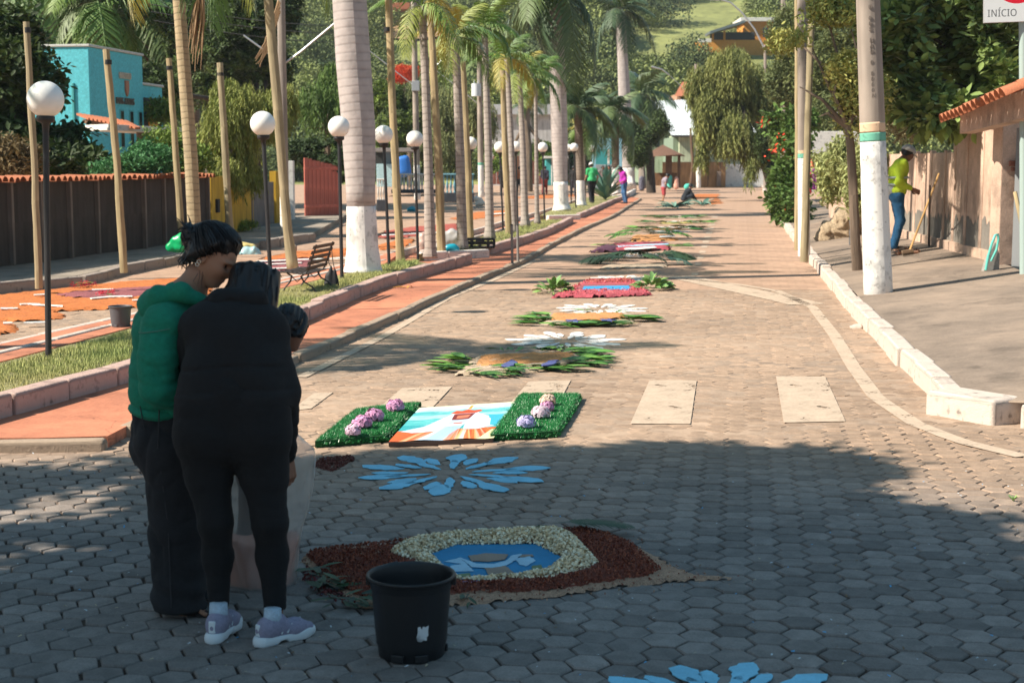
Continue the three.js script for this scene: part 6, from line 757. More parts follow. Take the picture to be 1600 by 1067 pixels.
// carpets in the lane beyond the strip
{
  const lane = (label, pl, mat, cell, extra) => { const t = thing('sawdust_carpet', label, 'sawdust carpet', Gs(pl)[0].clone()); part(t, 'sawdust', mound(Gs(pl), 0.002, cell > 0.11 ? 0.008 : 0.03, cell, cell > 0.11 ? 0.004 : 0.014, 0.1, 41 + pl.length), mat); for (const [n, q, m, y] of extra || []) part(t, n, n === 'white_line' ? slab(ragged(Gs(q.map(p => [p[0], p[1] * 0.5 + 0.5 * q.reduce((s, r) => s + r[1], 0) / q.length]), y), 0.012, 7), y - 0.006, 0.012) : mound(Gs(q), y, 0.02, cell, 0.014, 0.1, 3), m); return t; };
  lane('wide orange sawdust carpet with a purple band and white lines in the left lane', [[-330, 520], [-330, 482], [-100, 470], [0, 463], [70, 456], [179, 443], [260, 438], [330, 432], [330, 462], [236, 480], [127, 486], [84, 488], [105, 494], [92, 499], [49, 503], [16, 503], [0, 501], [-120, 512]], CM.orange, 0.05, [['purple_band', [[86, 465], [120, 459], [236, 452], [320, 446], [320, 456], [234, 466], [114, 470]], CM.plum, 0.03],
    ...[[[30, 473], [45, 472], [62, 473], [60, 475], [42, 474], [31, 475]], [[50, 472], [80, 475], [98, 477], [97, 479], [76, 476], [50, 474]], [[0, 479], [27, 479], [27, 481], [0, 482]], [[4, 502], [18, 501], [18, 504], [4, 505]], [[36, 502], [70, 500], [70, 502.5], [36, 504]], [[140, 466], [172, 460], [206, 459], [206, 461.5], [174, 462.5], [142, 468]], [[143, 451], [176, 449], [176, 451], [143, 453]], [[206, 467], [240, 465], [240, 467.5], [206, 469]], [[52, 459], [70, 457], [70, 459], [52, 461]]].map(q => ['white_line', q, CM.whiteline, 0.062])]);
  lane('orange sawdust lobe with a grey rim cut off by the left edge', [[-120, 507], [0, 504], [15, 506], [28, 512], [24, 519], [0, 524], [-120, 534]], CM.orange, 0.04);
  lane('dark red sawdust carpet with white stripes behind the bench', [[398, 411], [445, 405], [500, 406], [480, 418], [425, 428], [404, 424]], CM.plum, 0.07, [['white_line', [[404, 413], [470, 407], [472, 409], [406, 415]], CM.whiteline, 0.06], ['white_line', [[408, 420], [468, 414], [470, 416], [410, 422]], CM.whiteline, 0.06]]);
  lane('orange sawdust carpet with white edges behind the bench back', [[405, 405], [455, 395], [545, 389], [548, 399], [500, 404], [420, 407]], CM.orange, 0.07, [['white_line', [[400, 409], [490, 402], [545, 399], [545, 401], [490, 404.5], [402, 411.5]], CM.whiteline, 0.055]]);
  lane('red and orange sawdust carpet behind the slender palm feet', [[588, 372], [600, 362], [640, 356], [715, 350], [716, 361], [660, 368], [610, 375]], CM.red, 0.09, [['white_line', [[596, 368], [700, 358], [700, 360], [598, 370.5]], CM.whiteline, 0.055], ['white_line', [[596, 384], [640, 378], [641, 380.5], [600, 387]], CM.whiteline, 0.02]]);
  lane('orange sawdust carpet left of the palm with the flared foot', [[586, 385], [620, 376], [648, 375], [640, 384], [596, 392]], CM.orange, 0.08);
  lane('far orange sawdust carpet in the lane, left of the white-footed pole', [[700, 342], [745, 331], [800, 328], [806, 333], [760, 341], [720, 345]], CM.orange, 0.12, [['white_line', [[768, 333], [790, 331], [792, 333], [770, 335.5]], CM.whiteline, 0.05]]);
  lane('farthest orange sawdust carpet in the lane, beyond the tall royal palm', [[800, 309], [860, 303], [905, 303], [900, 307], [840, 311]], CM.orange, 0.2);
  lane('orange sawdust spread by the crouching child at the street end', [[1062, 312], [1090, 303], [1125, 303], [1122, 308], [1130, 318], [1100, 320], [1118, 310]], CM.orange, 0.16);
  const fl = (lab, px, py, n) => { const t = thing('red_flowers', lab, 'flowers', G(px, py)); const list = []; for (let i = 0; i < n; i++) list.push({ p: V(rr(-0.1, 0.1), 0.05 + rr(0, 0.05), rr(-0.1, 0.1)), e: [rr(-1, 1), rr(0, 6), rr(-1, 1)], s: rr(0.04, 0.065), c: C(0.62 * rr(0.8, 1.2), 0.02, 0.06) }); const m = inst(LEAF.small, M([1, 1, 1], { rough: 0.7 }), list); m.name = 'petals'; m.userData.kind = 'stuff'; t.add(m); leaves(t, [[px, py, 3, 0.1, 0, 3, 0.14]], leafMats, 0.06); };
  fl('red flowers on the far edge of the wide orange carpet', 124, 453, 26); fl('second bunch of red flowers on the far edge of the wide orange carpet', 138, 452, 26); fl('red flowers on the purple band of the wide orange carpet', 165, 466, 40);
}
// ---------------------------------------------------------------- globe lamps
rnd = RND(91);
{
  const globeM = M([0.87, 0.85, 0.81], { rough: 0.35, physical: true, clearcoat: 0.15 }), postM = M([0.02, 0.02, 0.022], { rough: 0.5 });
  const proto = thing('globe_lamp', 'nearest globe lamp on a black post at the far left', 'globe lamp', V(0, 0, 0), 'globe lamps on black posts');
  lpart(proto, 'post', limb([V(0, -0.02, 0), V(0, 0.06, 0), V(0, 1, 0), V(0, 1.94, 0)], [0.032, 0.026, 0.025, 0.025], 12), postM);
  lpart(proto, 'collar', new THREE.LatheGeometry([[0.026, 1.86], [0.03, 1.93], [0.072, 1.95], [0.075, 1.99], [0.05, 2.0]].map(([r, y]) => new THREE.Vector2(r, y)), 16), postM);
  { const pts = []; for (let i = 0; i <= 22; i++) { const a = mixv(0, 2.72, i / 22); pts.push(new THREE.Vector2(Math.sin(a) * 0.15, 2.128 + Math.cos(a) * 0.15)); } lpart(proto, 'globe', new THREE.LatheGeometry(pts.reverse(), 28), globeM); }
  const L = [[75, 558, 70, 155], [424, 470, 410, 193, 'globe lamp directly in front of the leaning tan palm trunk'], [534, 437, 529, 198, 'globe lamp overlapping the left edge of the thickest palm'], [608, 418, 599, 210, 'globe lamp just right of the thickest palm, left of the yellowish stake'], [653, 406, 648, 217, 'globe lamp left of the slender palm with the flared foot'], [737, 373, 735, 224, 'globe lamp standing behind the black crate'], [786, 358, 781, 230, 'globe lamp overlapping a yellowish stake, right of the black crate'], [809, 350, 806, 229, 'globe lamp right of the crate, overlapping a grey palm'], [851, 344, 848, 230, 'globe lamp left of the tall royal palm'], [900, 325, 897, 230, 'globe lamp seen just right of the tall royal palm trunk'], [893, 318, 888, 231, 'globe lamp half hidden by the tall royal palm trunk'], [921, 313, 925, 232, 'globe lamp left of the sky-blue building porch'], [848, 282, 844, 240, 'small far globe lamp with a blue sign under it'], [945, 283, 943, 237, 'small far globe lamp in front of the sky-blue porch'], [969, 299, 969, 230, 'globe lamp beside the pale royal palm trunk']];
  L.forEach(([bx_, by, gx, gy, lab], i) => { const h = i < 12 ? 0.2 : 0.1, b = G(bx_, by, h), o = i ? copyOf(proto, lab, b) : proto; o.position.copy(b); const t = AT(gx, gy, -b.z), s = (t.y - b.y) / 2.128; o.scale.setScalar(clamp(s, 0.8, 1.25)); o.rotation.z = -Math.atan2(t.x - b.x, t.y - b.y); });
  single('sign', 'small blue sign below the small far globe lamp', 'sign', boxAt(840, 246, 848, 254, 104, 0.05), WM.blue, AT(844, 250, 104));
  for (const [x, y, top, lab] of [[800.5, 412, 352, 'left of two thin grey posts at the kerb of the orange footway'], [809.5, 409, 352, 'right of two thin grey posts at the kerb of the orange footway']]) { const b = G(x, y, 0.07), D = -b.z; const t = thing('thin_post', lab, 'post', b.clone(), 'thin grey posts'); part(t, 'shaft', limb([b.clone(), AT(x - 1, top, D)], [0.024, 0.022], 10), M([0.2, 0.19, 0.18], { rough: 0.6 })); part(t, 'cap', cyl(0.026, 0.02, 0.02, AT(x - 1, top, D).x, AT(x - 1, top, D).y, -D, 10), postM); }
}
// ---------------------------------------------------------------- bench
{
  const c = G(482, 452, 0.2), t = thing('park_bench', 'dark slatted park bench with curled cast-iron legs on the grass', 'bench', c.clone());
  const woodM = M([0.055, 0.035, 0.026], { map: T.bark, rough: 0.6 }), ironM = M([0.02, 0.018, 0.018], { rough: 0.5 });
  // own axes: seat looks towards -x, long side along z
  const W = 1.25;
  for (let i = 0; i < 6; i++) lpart(t, 'seat_slat', bx(0.068, 0.024, W, -0.3 + i * 0.082, 0.4 - 0.008 * i + (i === 0 ? -0.008 : 0), 0, 0, 0.006), woodM);
  for (let i = 0; i < 5; i++) { const g = bx(0.022, 0.07, W, 0, 0, 0, 0, 0.006); g.rotateZ(-0.28); g.translate(0.15 + i * 0.033, 0.47 + i * 0.105, 0); lpart(t, 'back_slat', g, woodM); }
  for (const z of [-W / 2 + 0.12, W / 2 - 0.12]) {
    const f = lpart(t, 'end_frame', merge([limb([V(-0.36, 0.33, z), V(-0.39, 0.37, z), V(-0.34, 0.4, z), V(-0.1, 0.385, z), V(0.1, 0.365, z), V(0.14, 0.42, z), V(0.2, 0.6, z), V(0.3, 0.94, z)], 0.017, 6), limb([V(-0.22, 0.37, z), V(-0.14, 0.31, z), V(-0.17, 0.2, z), V(-0.26, 0.08, z), V(-0.3, -0.01, z)], [0.02, 0.018, 0.016, 0.015, 0.02], 6), limb([V(0.1, 0.37, z), V(0.02, 0.3, z), V(0.07, 0.2, z), V(0.22, 0.1, z), V(0.28, -0.01, z)], [0.02, 0.018, 0.016, 0.015, 0.02], 6), limb([V(-0.14, 0.3, z), V(-0.05, 0.2, z), V(0.05, 0.29, z)], 0.011, 6)]), ironM);
    const s = []; for (let k = 0; k < 10; k++) { const a = k * 0.75, r = 0.05 - 0.004 * k; s.push(V(-0.37 + Math.cos(a) * r, 0.29 + Math.sin(a) * r, z)); } lpart(f, 'scroll', limb(s, 0.01, 6), ironM);
  }
  t.rotation.y = -0.16; t.scale.set(0.74, 0.63, 0.74);
  const bag = G(514, 446, 0.2), bt = thing('handbag', 'black bag hanging by cords from the bench back', 'bag', bag.clone()), D = -bag.z;
  const P = (x, y, d = 0) => AT(x, y, D + d);
  part(bt, 'bag_body', capMesh([[P(517, 416), P(514, 443), 0.012, 0.07], [P(523, 422), P(523, 446), 0.016, 0.065], [P(512, 432), P(520, 448), 0.04, 0.05]], 0.03, 0.012), M([0.012, 0.012, 0.014], { rough: 0.7 }));
  part(bt, 'cord', limb([P(516, 384), P(513, 410), P(517, 418)], 0.006, 5), M([0.05, 0.04, 0.03])); part(bt, 'cord', limb([P(517, 384), P(520, 410), P(523, 424)], 0.006, 5), M([0.05, 0.04, 0.03]));
}
// ---------------------------------------------------------------- buckets, crate, bags
{
  const b = G(643, 1021), r = 0.158, h = 0.305, t = thing('bucket', 'black plastic bucket with a torn white label in the foreground', 'bucket', b.clone()), BK = M([0.012, 0.013, 0.015], { rough: 0.42, bump: T.fine, bs: 0.001 });
  const prof = [[0.0, 0.012], [0.108, 0.012], [0.112, 0.0], [0.121, 0.0], [0.126, 0.045], [0.13, 0.05], [0.146, h - 0.05], [0.15, h - 0.045], [0.152, h - 0.02], [0.162, h - 0.014], [0.166, h - 0.006], [0.163, h], [0.155, h - 0.002], [0.149, h - 0.012], [0.145, h - 0.05], [0.118, 0.02], [0.0, 0.018]].map(([x, y]) => new THREE.Vector2(x, y));
  lpart(t, 'pail', uvBox(new THREE.LatheGeometry(prof, 48)), BK);
  for (const a of [-0.35, 0.35, Math.PI / 2 + 0.3]) { const g = bx(0.05, 0.03, 0.012, 0, 0.018, 0.127, 0, 0.004); g.rotateY(a); lpart(t, 'foot', g, BK); }
  const hp = []; for (let i = 0; i <= 14; i++) { const a = mixv(0.25, Math.PI - 0.25, i / 14); hp.push(V(Math.cos(a) * 0.163, h - 0.022 + 0.02 * Math.sin(a), -Math.sin(a) * 0.166)); } lpart(t, 'handle', limb(hp, 0.0035, 6), M([0.03, 0.03, 0.032], { rough: 0.35, metalness: 0.4 }));
  lpart(t, 'handle_grip', limb(hp.slice(9, 13), 0.007, 8), BK); for (const s of [-1, 1]) lpart(t, 'handle_lug', bx(0.016, 0.035, 0.03, s * 0.158, h - 0.025, 0, 0, 0.004), BK);
  // torn label bent round the pail
  const lp = [[0.1, 0.95], [0.3, 0.98], [0.42, 0.8], [0.52, 0.98], [0.75, 0.92], [1.0, 1.0], [0.96, 0.6], [1, 0.35], [0.86, 0.28], [0.88, 0.04], [0.6, 0.1], [0.4, 0.0], [0.08, 0.06], [0.0, 0.3], [0.1, 0.6]]; const sg = new THREE.ShapeGeometry(new THREE.Shape(lp.map(([x, y]) => new THREE.Vector2(x * 0.046, y * 0.06)))); const p = sg.attributes.position; for (let i = 0; i < p.count; i++) { const y = 0.085 + p.getY(i), a = 0.2 + p.getX(i) / 0.14, R = mixv(0.131, 0.146, (y - 0.05) / 0.2) + 0.0022; p.setXYZ(i, Math.sin(a) * R, y, Math.cos(a) * R); } sg.computeVertexNormals(); lpart(t, 'torn_label', sg, M([0.72, 0.76, 0.78], { map: T.lime, rough: 0.6 }));
  const s = copyOf(t, 'dark grey bucket on the thin orange strip beside the left lane', G(188, 510, 0.18)); s.scale.set(0.72, 0.68, 0.72); s.children.find(o => o.name === 'torn_label').removeFromParent(); const GB = M([0.085, 0.085, 0.095], { rough: 0.5 }); s.traverse(o => { if (o.isMesh && o.name !== 'handle') o.material = GB; });
  // crate
  const cb = G(750, 387, 0.2), D = -cb.z, ct = thing('plastic_crate', 'black plastic crate on the grass between the palm trunks', 'crate', cb.clone()), CMt = M([0.014, 0.015, 0.016], { rough: 0.45 }), w = 46 / F * D, hh = 15 / F * D;
  for (const z of [-0.17, 0.17]) { const f = lpart(ct, 'side', merge([bx(w, 0.035, 0.02, 0, hh - 0.018, z), bx(w, 0.03, 0.02, 0, 0.015, z), ...[-0.48, -0.28, 0, 0.28, 0.48].map(k => bx(0.05, hh - 0.04, 0.018, k * w, hh / 2, z, 0, 0.003)), bx(w * 0.9, 0.05, 0.012, 0, hh * 0.5, z - 0.002, 0, 0.003), bx(0.16, 0.06, 0.03, 0, hh * 0.68, z)]), CMt); }
  for (const x of [-1, 1]) lpart(ct, 'end', merge([bx(0.02, 0.04, 0.34, x * (w / 2 - 0.01), hh - 0.02, 0), bx(0.02, 0.1, 0.34, x * (w / 2 - 0.01), 0.06, 0)]), CMt); lpart(ct, 'base', bx(w - 0.03, 0.02, 0.33, 0, 0.012, 0), CMt);
  const blob = (name, label, pts, mat, D, cell = 0.02, k = 0.06, wob = 0.02) => { const L = pts.map(([x0, y0, r0, x1, y1, r1, dz]) => [AT(x0, y0, D + (dz || 0)), AT(x1, y1, D + (dz || 0)), r0 / F * D, r1 / F * D]); const g = capMesh(L, k, cell, (d, x, y, z) => d + wob * (vn(x * 14 + 50, y * 14 + z * 9 + 70, 256, 3) - 0.5)); return single(name, label, 'bag', g, mat, L[0][1].clone()); };
  const clear = M([0.62, 0.6, 0.58], { rough: 0.25, physical: true, transmission: 0.35, thickness: 0 });
  blob('plastic_bag', 'small bright blue plastic bag on the grass', [[700, 387, 5, 708, 386, 6], [696, 390, 3, 715, 389, 3]], M([0.01, 0.3, 0.42], { rough: 0.3 }), 27.5);
  blob('plastic_bag', 'large crumpled clear plastic bag behind the slender palms', [[695, 376, 10, 712, 370, 10], [690, 385, 8, 722, 384, 8], [700, 366, 7, 704, 362, 5]], clear, 29.5, 0.03, 0.1, 0.05);
  blob('plastic_bag', 'clear bag of pinkish sawdust behind the palm with the flared foot', [[660, 380, 9, 664, 376, 8], [658, 392, 8, 668, 391, 8], [660, 368, 5, 664, 366, 4]], M([0.6, 0.42, 0.36], { rough: 0.3 }), 29, 0.03, 0.1, 0.04);
  blob('plastic_bag', 'green plastic bag tied to the stake behind the woman in green', [[266, 386, 8, 284, 384, 11], [272, 376, 7, 284, 372, 6], [286, 366, 3, 285, 376, 7]], M([0.01, 0.36, 0.13], { rough: 0.25 }), 27, 0.025, 0.08, 0.04);
  blob('plastic_bag', 'pale blue plastic bag at the kerb end behind the women', [[382, 394, 9, 396, 393, 9], [380, 402, 8, 400, 401, 7]], M([0.36, 0.56, 0.6], { rough: 0.3 }), 30, 0.03, 0.08, 0.05);
  blob('plastic_bag', 'yellow and pink bundle on top of the pale blue bag', [[374, 381, 6, 384, 386, 5], [388, 384, 4, 396, 385, 4]], M([0.62, 0.5, 0.2], { rough: 0.4 }), 30.2, 0.03, 0.06, 0.04);
  blob('plastic_bag', 'blue plastic bag on the far left pavement before the balustrade', [[640, 326, 3, 645, 325, 4], [637, 328, 2.4, 648, 328, 2.4]], M([0.01, 0.3, 0.42], { rough: 0.3 }), 57, 0.05, 0.1, 0.05);
  blob('plastic_bag', 'heap of white plastic bags at the foot of the transformer pole', [[744, 310, 4, 750, 312, 4], [747, 318, 5, 754, 318, 4]], M([0.66, 0.62, 0.55], { rough: 0.5 }), 62, 0.05, 0.1, 0.06);
  blob('sack', 'dark upright bin bag at the street end', [[1003, 279, 4, 1003, 294, 4.6]], M([0.1, 0.1, 0.14], { rough: 0.5 }), 98, 0.06, 0.1, 0.05);
  blob('sack', 'tall teal sack standing at the street end', [[1048, 276, 3.2, 1046, 292, 3.8]], M([0.1, 0.5, 0.42], { rough: 0.5 }), 98, 0.06, 0.1, 0.05);
  blob('sack', 'pinkish clear sack beside the teal sack', [[1057, 279, 3.2, 1057, 292, 4.2]], M([0.66, 0.36, 0.28], { rough: 0.4 }), 97.6, 0.06, 0.1, 0.05);
  blob('sack', 'bluish bag on the kerb behind the lamp with the leaning stake', [[806, 310, 3, 806, 317, 3.5]], M([0.05, 0.12, 0.17], { rough: 0.4 }), 75, 0.05, 0.1, 0.05);
  blob('stone', 'dark stone at the corner of the lawn kerb, right of the far sidewalk', [[459, 386, 4, 459, 391, 5]], M([0.3, 0.25, 0.2]), 30, 0.03, 0.04, 0.03);
}
// the big clear sack of pink sawdust the women hold
{
  const D = 6.35, P = (x, y, d = 0) => AT(x, y, D + d), t = thing('sawdust_sack', 'large clear plastic sack of pink sawdust held open between the women', 'sack', G(415, 940));
  const L = [[P(408, 720, 0), P(410, 920, 0), 0.17, 0.12], [P(450, 712, 0), P(425, 920, 0), 0.09, 0.09], [P(380, 740, 0), P(385, 920, 0), 0.11, 0.08], [P(472, 716, 0), P(455, 830), 0.05, 0.04]], g = capMesh(L, 0.06, 0.014, (d, x, y, z) => Math.max(d + 0.03 * (vn(x * 16 + 40, y * 5 + z * 14 + 60, 256, 4) - 0.5) + 0.016 * (vn(x * 40 + 40, y * 12 + z * 30 + 60, 256, 6) - 0.5), y - 0.86 - 0.05 * vn(x * 9 + 30, z * 9 + 30, 256, 2) + 0.1 * (x + 0.9)));
  part(t, 'film', g, M([0.92, 0.9, 0.87], { rough: 0.3, physical: true, transmission: 0.84, thickness: 0 }));
  const Ls = L.map(([a, b, ra, rb]) => [a, b, ra - 0.014, rb - 0.014]), top = P(400, 838).y; part(t, 'sawdust', capMesh(Ls, 0.06, 0.016, (d, x, y, z) => Math.max(d, y - top + 0.05 * (vn(x * 20 + 30, z * 20 + 30, 256, 2) - 0.5))), M([0.74, 0.36, 0.28], { map: T.dust, rough: 1 }));
}
// ---------------------------------------------------------------- right footway
{
  const sg = (list, cell, k, D, w = 0.03) => capMesh(list.map(([x0, y0, r0, x1, y1, r1, dz]) => [AT(x0, y0, D + (dz || 0)), AT(x1, y1, D + (dz || 0)), r0 / F * D, r1 / F * D]), k, cell, (d, x, y, z) => Math.max(d + w * (vn(x * 6 + 50, y * 9 + z * 6 + 70, 256, 3) - 0.5) + w * 0.5 * (vn(x * 22 + 50, y * 22 + z * 15 + 70, 256, 5) - 0.5), 0.12 - y));
  single('sand_heap', 'heap of pale sand on the right footway behind the street tree', 'sand heap', sg([[1300, 362, 18, 1322, 350, 22], [1318, 336, 12, 1326, 350, 22, 0.3], [1284, 370, 10, 1310, 370, 16], [1335, 345, 16, 1330, 372, 16, 0.4]], 0.03, 0.25, 31.5, 0.13), M([0.62, 0.47, 0.31], { map: T.dust, bump: T.dust, bs: 0.02 }), G(1305, 372, 0.15));
  const bt = thing('timber_post', 'bluish timber post with a white foot leaning behind the street tree trunk', 'post', G(1334, 408, 0.17)); part(bt, 'post', limb([G(1335, 408, 0.17), AT(1331, 345, 24.2)], [0.035, 0.035], 8), M([0.22, 0.25, 0.28], { map: T.bark })); part(bt, 'white_board', boxAt(1328, 358, 1331, 383, 24.4, 0.04), WM.white);
  // broom and rubble
  const br = thing('broom', 'long-handled wooden broom leaning against the plaster wall', 'broom', G(1421, 394, 0.3)), D = 24.2; part(br, 'handle', limb([AT(1422, 392, D), AT(1468, 271, D + 0.3)], [0.018, 0.016], 8), M([0.55, 0.33, 0.13], { map: T.bark })); part(br, 'head', barTo(AT(1410, 394, D), AT(1428, 391, D), 0.06, 0.05), M([0.2, 0.13, 0.08])); part(br, 'bristles', barTo(AT(1411, 398, D), AT(1428, 395, D), 0.04, 0.05), M([0.12, 0.09, 0.06]));
  const rb = thing('rubble', 'small heap of broken bricks and mortar at the worker feet', 'rubble', G(1410, 398, 0.3)); for (let i = 0; i < 22; i++) { const p = G(1398 + rr(0, 34), 391 + rr(0, 9), 0.3); lpart(rb, i % 3 ? 'brick_piece' : 'mortar_piece', bx(rr(0.06, 0.16), rr(0.03, 0.07), rr(0.06, 0.14), p.x - rb.position.x, 0.03 + rr(0, 0.03), p.z - rb.position.z, rr(0, 3), 0.01), i % 3 ? M([0.42, 0.22, 0.14], { map: T.fine }) : WM.post); }
  single('crowbar', 'thin dark iron bar leaning upright against the plaster wall', 'iron bar', limb([G(1452, 388, 0.34), AT(1454, 290, 23.6)], [0.02, 0.012], 8), M([0.06, 0.05, 0.05]), G(1452, 388, 0.34));
  // folded pushchair-like frame with grey sack: teal arched handle over a grey scoop
  const dp = thing('dustpan', 'grey scoop with an arched teal handle leaning at the foot of the wall', 'dustpan', G(1550, 424, 0.37)), E = 20.2;
  part(dp, 'handle', limb([AT(1541, 422, E), AT(1545, 400, E), AT(1551, 380, E), AT(1556, 367, E), AT(1560, 366, E), AT(1561, 374, E), AT(1558, 390, E), AT(1549, 408, E)], 0.018, 8), M([0.12, 0.48, 0.42], { rough: 0.4 }));
  { const a = [[1538, 425], [1562, 425], [1563, 398], [1556, 378], [1546, 400]].map(([x, y]) => AT(x, y, E + 0.05)), g = new THREE.BufferGeometry(), pos = []; for (const dz of [0, -0.12]) for (const p of a) pos.push(p.x, p.y, p.z + dz * (p.y > 0.6 ? 0.2 : 1)); g.setAttribute('position', new THREE.Float32BufferAttribute(pos, 3)); const ix = []; for (let i = 1; i < 4; i++) { ix.push(0, i, i + 1, 5, 5 + i + 1, 5 + i); } for (let i = 0; i < 5; i++) { const j = (i + 1) % 5; ix.push(i, 5 + i, j, j, 5 + i, 5 + j); } g.setIndex(ix); part(dp, 'scoop', uvBox(g.toNonIndexed()), M([0.36, 0.34, 0.31], { map: T.fine })); }
  // broomstick by the gate
  single('shovel_handle', 'pale wooden tool handle leaning inside the gateway', 'tool handle', limb([AT(1587, 300, 20.6), AT(1600, 362, 20.4)], [0.028, 0.03], 8), PM.stake, AT(1593, 330, 20.5));
  // parking sign on its post
  const sb = G(1601, 432, 0.36), SD = -sb.z, st = thing('road_sign', 'white parking sign with a red ring and the word INÍCIO on a grey-green post', 'road sign', sb.clone());
  const pm = M([0.33, 0.42, 0.4], { rough: 0.5 }); part(st, 'post', limb([sb.clone(), AT(1601, 200, SD), AT(1599, -80, SD)], [0.055, 0.055, 0.055], 16), pm);
  const cv = document.createElement('canvas'); cv.width = 512; cv.height = 640; const x = cv.getContext('2d'); x.fillStyle = '#dfe3e4'; x.fillRect(0, 0, 512, 640); x.strokeStyle = '#d3122e'; x.lineWidth = 52; x.beginPath(); x.arc(290, 260, 200, 0, 6.3); x.stroke(); x.fillStyle = '#17181a'; x.font = 'bold 270px sans-serif'; x.fillText('E', 200, 355); x.lineWidth = 46; x.beginPath(); x.moveTo(152, 122); x.lineTo(430, 400); x.stroke(); x.fillStyle = '#3b3f45'; x.font = '84px sans-serif'; x.fillText('INÍCIO', 28, 592);
  const ct = new THREE.CanvasTexture(cv); ct.colorSpace = THREE.SRGBColorSpace; const w = 90 / F * SD, h = w * 1.25, pl = new THREE.PlaneGeometry(w, h), p0 = AT(1536, 34, SD - 0.08); pl.rotateZ(0.035); pl.translate(p0.x + w / 2, p0.y + h / 2, p0.z + 0.014); part(st, 'sign_face', pl, new THREE.MeshStandardMaterial({ map: ct, roughness: 0.4 })); const bk = bx(w + 0.01, h + 0.01, 0.02, 0, 0, 0, 0, 0.004); bk.rotateZ(0.035); bk.translate(p0.x + w / 2, p0.y + h / 2, p0.z); part(st, 'sign_board', bk, M([0.5, 0.5, 0.5], { rough: 0.5, metalness: 0.4 }));
  const c2 = document.createElement('canvas'); c2.width = 256; c2.height = 512; const y = c2.getContext('2d'); y.fillStyle = '#e9f0f4'; y.fillRect(0, 0, 256, 512); y.fillStyle = '#e8a3c9'; y.fillRect(0, 0, 256, 150); y.save(); y.translate(150, 500); y.rotate(-Math.PI / 2); y.fillStyle = '#1f4f9a'; y.font = 'bold 150px sans-serif'; y.fillText('08/11', 0, 40); y.restore(); const t2 = new THREE.CanvasTexture(c2); t2.colorSpace = THREE.SRGBColorSpace; const a = AT(1600, 174, SD), b = AT(1600, 102, SD), lab = new THREE.CylinderGeometry(0.058, 0.058, b.y - a.y, 16, 1, true, -Math.PI / 2 - 0.35, Math.PI * 0.9); lab.translate(a.x, (a.y + b.y) / 2, a.z); part(st, 'sticker', lab, new THREE.MeshStandardMaterial({ map: t2, roughness: 0.5, side: THREE.DoubleSide }));
  // clothes rail
  const rk = thing('clothes_rail', 'rail of red, purple and blue clothes outside a shop on the right', 'clothes rail', G(1276, 306, 0.2)), RD = 50; part(rk, 'frame', merge([limb([AT(1267, 303, RD), AT(1267, 240, RD)], 0.02, 6), limb([AT(1286, 300, RD), AT(1283, 240, RD)], 0.02, 6), limb([AT(1264, 268, RD), AT(1286, 267, RD)], 0.02, 6)]), M([0.05, 0.08, 0.2])); [[1266, 286, [0.65, 0.02, 0.06]], [1271.5, 280, [0.25, 0.03, 0.22]], [1276, 282, [0.3, 0.05, 0.25]], [1281.5, 282, [0.02, 0.16, 0.45]]].forEach(([cx, cy, c]) => part(rk, 'garment', bx(0.11, 0.7, 0.3, AT(cx, cy, RD).x, AT(cx, cy, RD).y, -RD, rr(-0.3, 0.3), 0.05), M(c, { map: T.cloth }))); part(rk, 'garment', bx(0.12, 0.4, 0.2, AT(1270, 256, RD).x, AT(1270, 256, RD).y, -RD, 0, 0.05), M([0.7, 0.08, 0.05])); 
  single('white_wall', 'bright white wall behind the weeds on the right', 'wall', boxAt(1268, 205, 1352, 300, 56, 0.3), WM.white, AT(1310, 300, 56));
  const cr = thing('shop_sign', 'white board with red lettering half hidden by the street tree', 'shop sign', AT(1332, 160, 54)); part(cr, 'board', boxAt(1310, 138, 1352, 182, 54, 0.1), WM.white); for (const [q, r] of [[1320, 163], [1341, 142], [1340, 168], [1332, 174]]) part(cr, 'letter', new THREE.TorusGeometry(0.12, 0.055, 6, 12).translate(AT(q, r, 53.9).x, AT(q, r, 53.9).y, -53.9), M([0.7, 0.03, 0.03]));
  // loose stones and litter on the road
  single('stone', 'pale loose stone on the road near the right kerb', 'stone', capMesh([[AT(1333, 512, 16.4), AT(1342, 512, 16.4), 0.035, 0.045]], 0.02, 0.01, (d, x_, y_, z_) => d + 0.02 * (vn(x_ * 30, y_ * 30 + z_ * 20, 256, 2) - 0.5)), M([0.5, 0.42, 0.36]), G(1338, 514));
  const bl = single('banana_leaf', 'yellow fallen leaf on the orange footway', 'leaf', merge([BL[1].clone().scale(0.22, 0.3, 0.3), BL[0].clone().scale(0.14, 0.3, 0.3).rotateY(1.0).translate(0.2, 0, 0)]), M([0.6, 0.3, 0.04])); bl.position.copy(G(613, 450, 0.075));
  const litter = []; for (let i = 0; i < 420; i++) { const px = rr(0, 1600), py = 700 + 360 * rnd(), p = G(px, py); if (inPoly(p.x, p.z, PATH_P) || inPoly(p.x, p.z, RW_OUT)) continue; const k = rnd(); litter.push({ p: p.setY(0.006), e: [rr(-0.4, 0.4), rr(0, 6.3), rr(-0.4, 0.4)], s: rr(0.006, 0.016), c: k < 0.3 ? C(0.6, 0.66, 0.7) : k < 0.55 ? C(0.5, 0.42, 0.28) : k < 0.8 ? C(0.2, 0.13, 0.07) : C(0.1, 0.4, 0.7) }); }
  stuff('litter', 'scattered petals, wood shavings and paper scraps on the paving stones', 'litter', inst(chip, M([1, 1, 1], { rough: 0.9 }), litter));
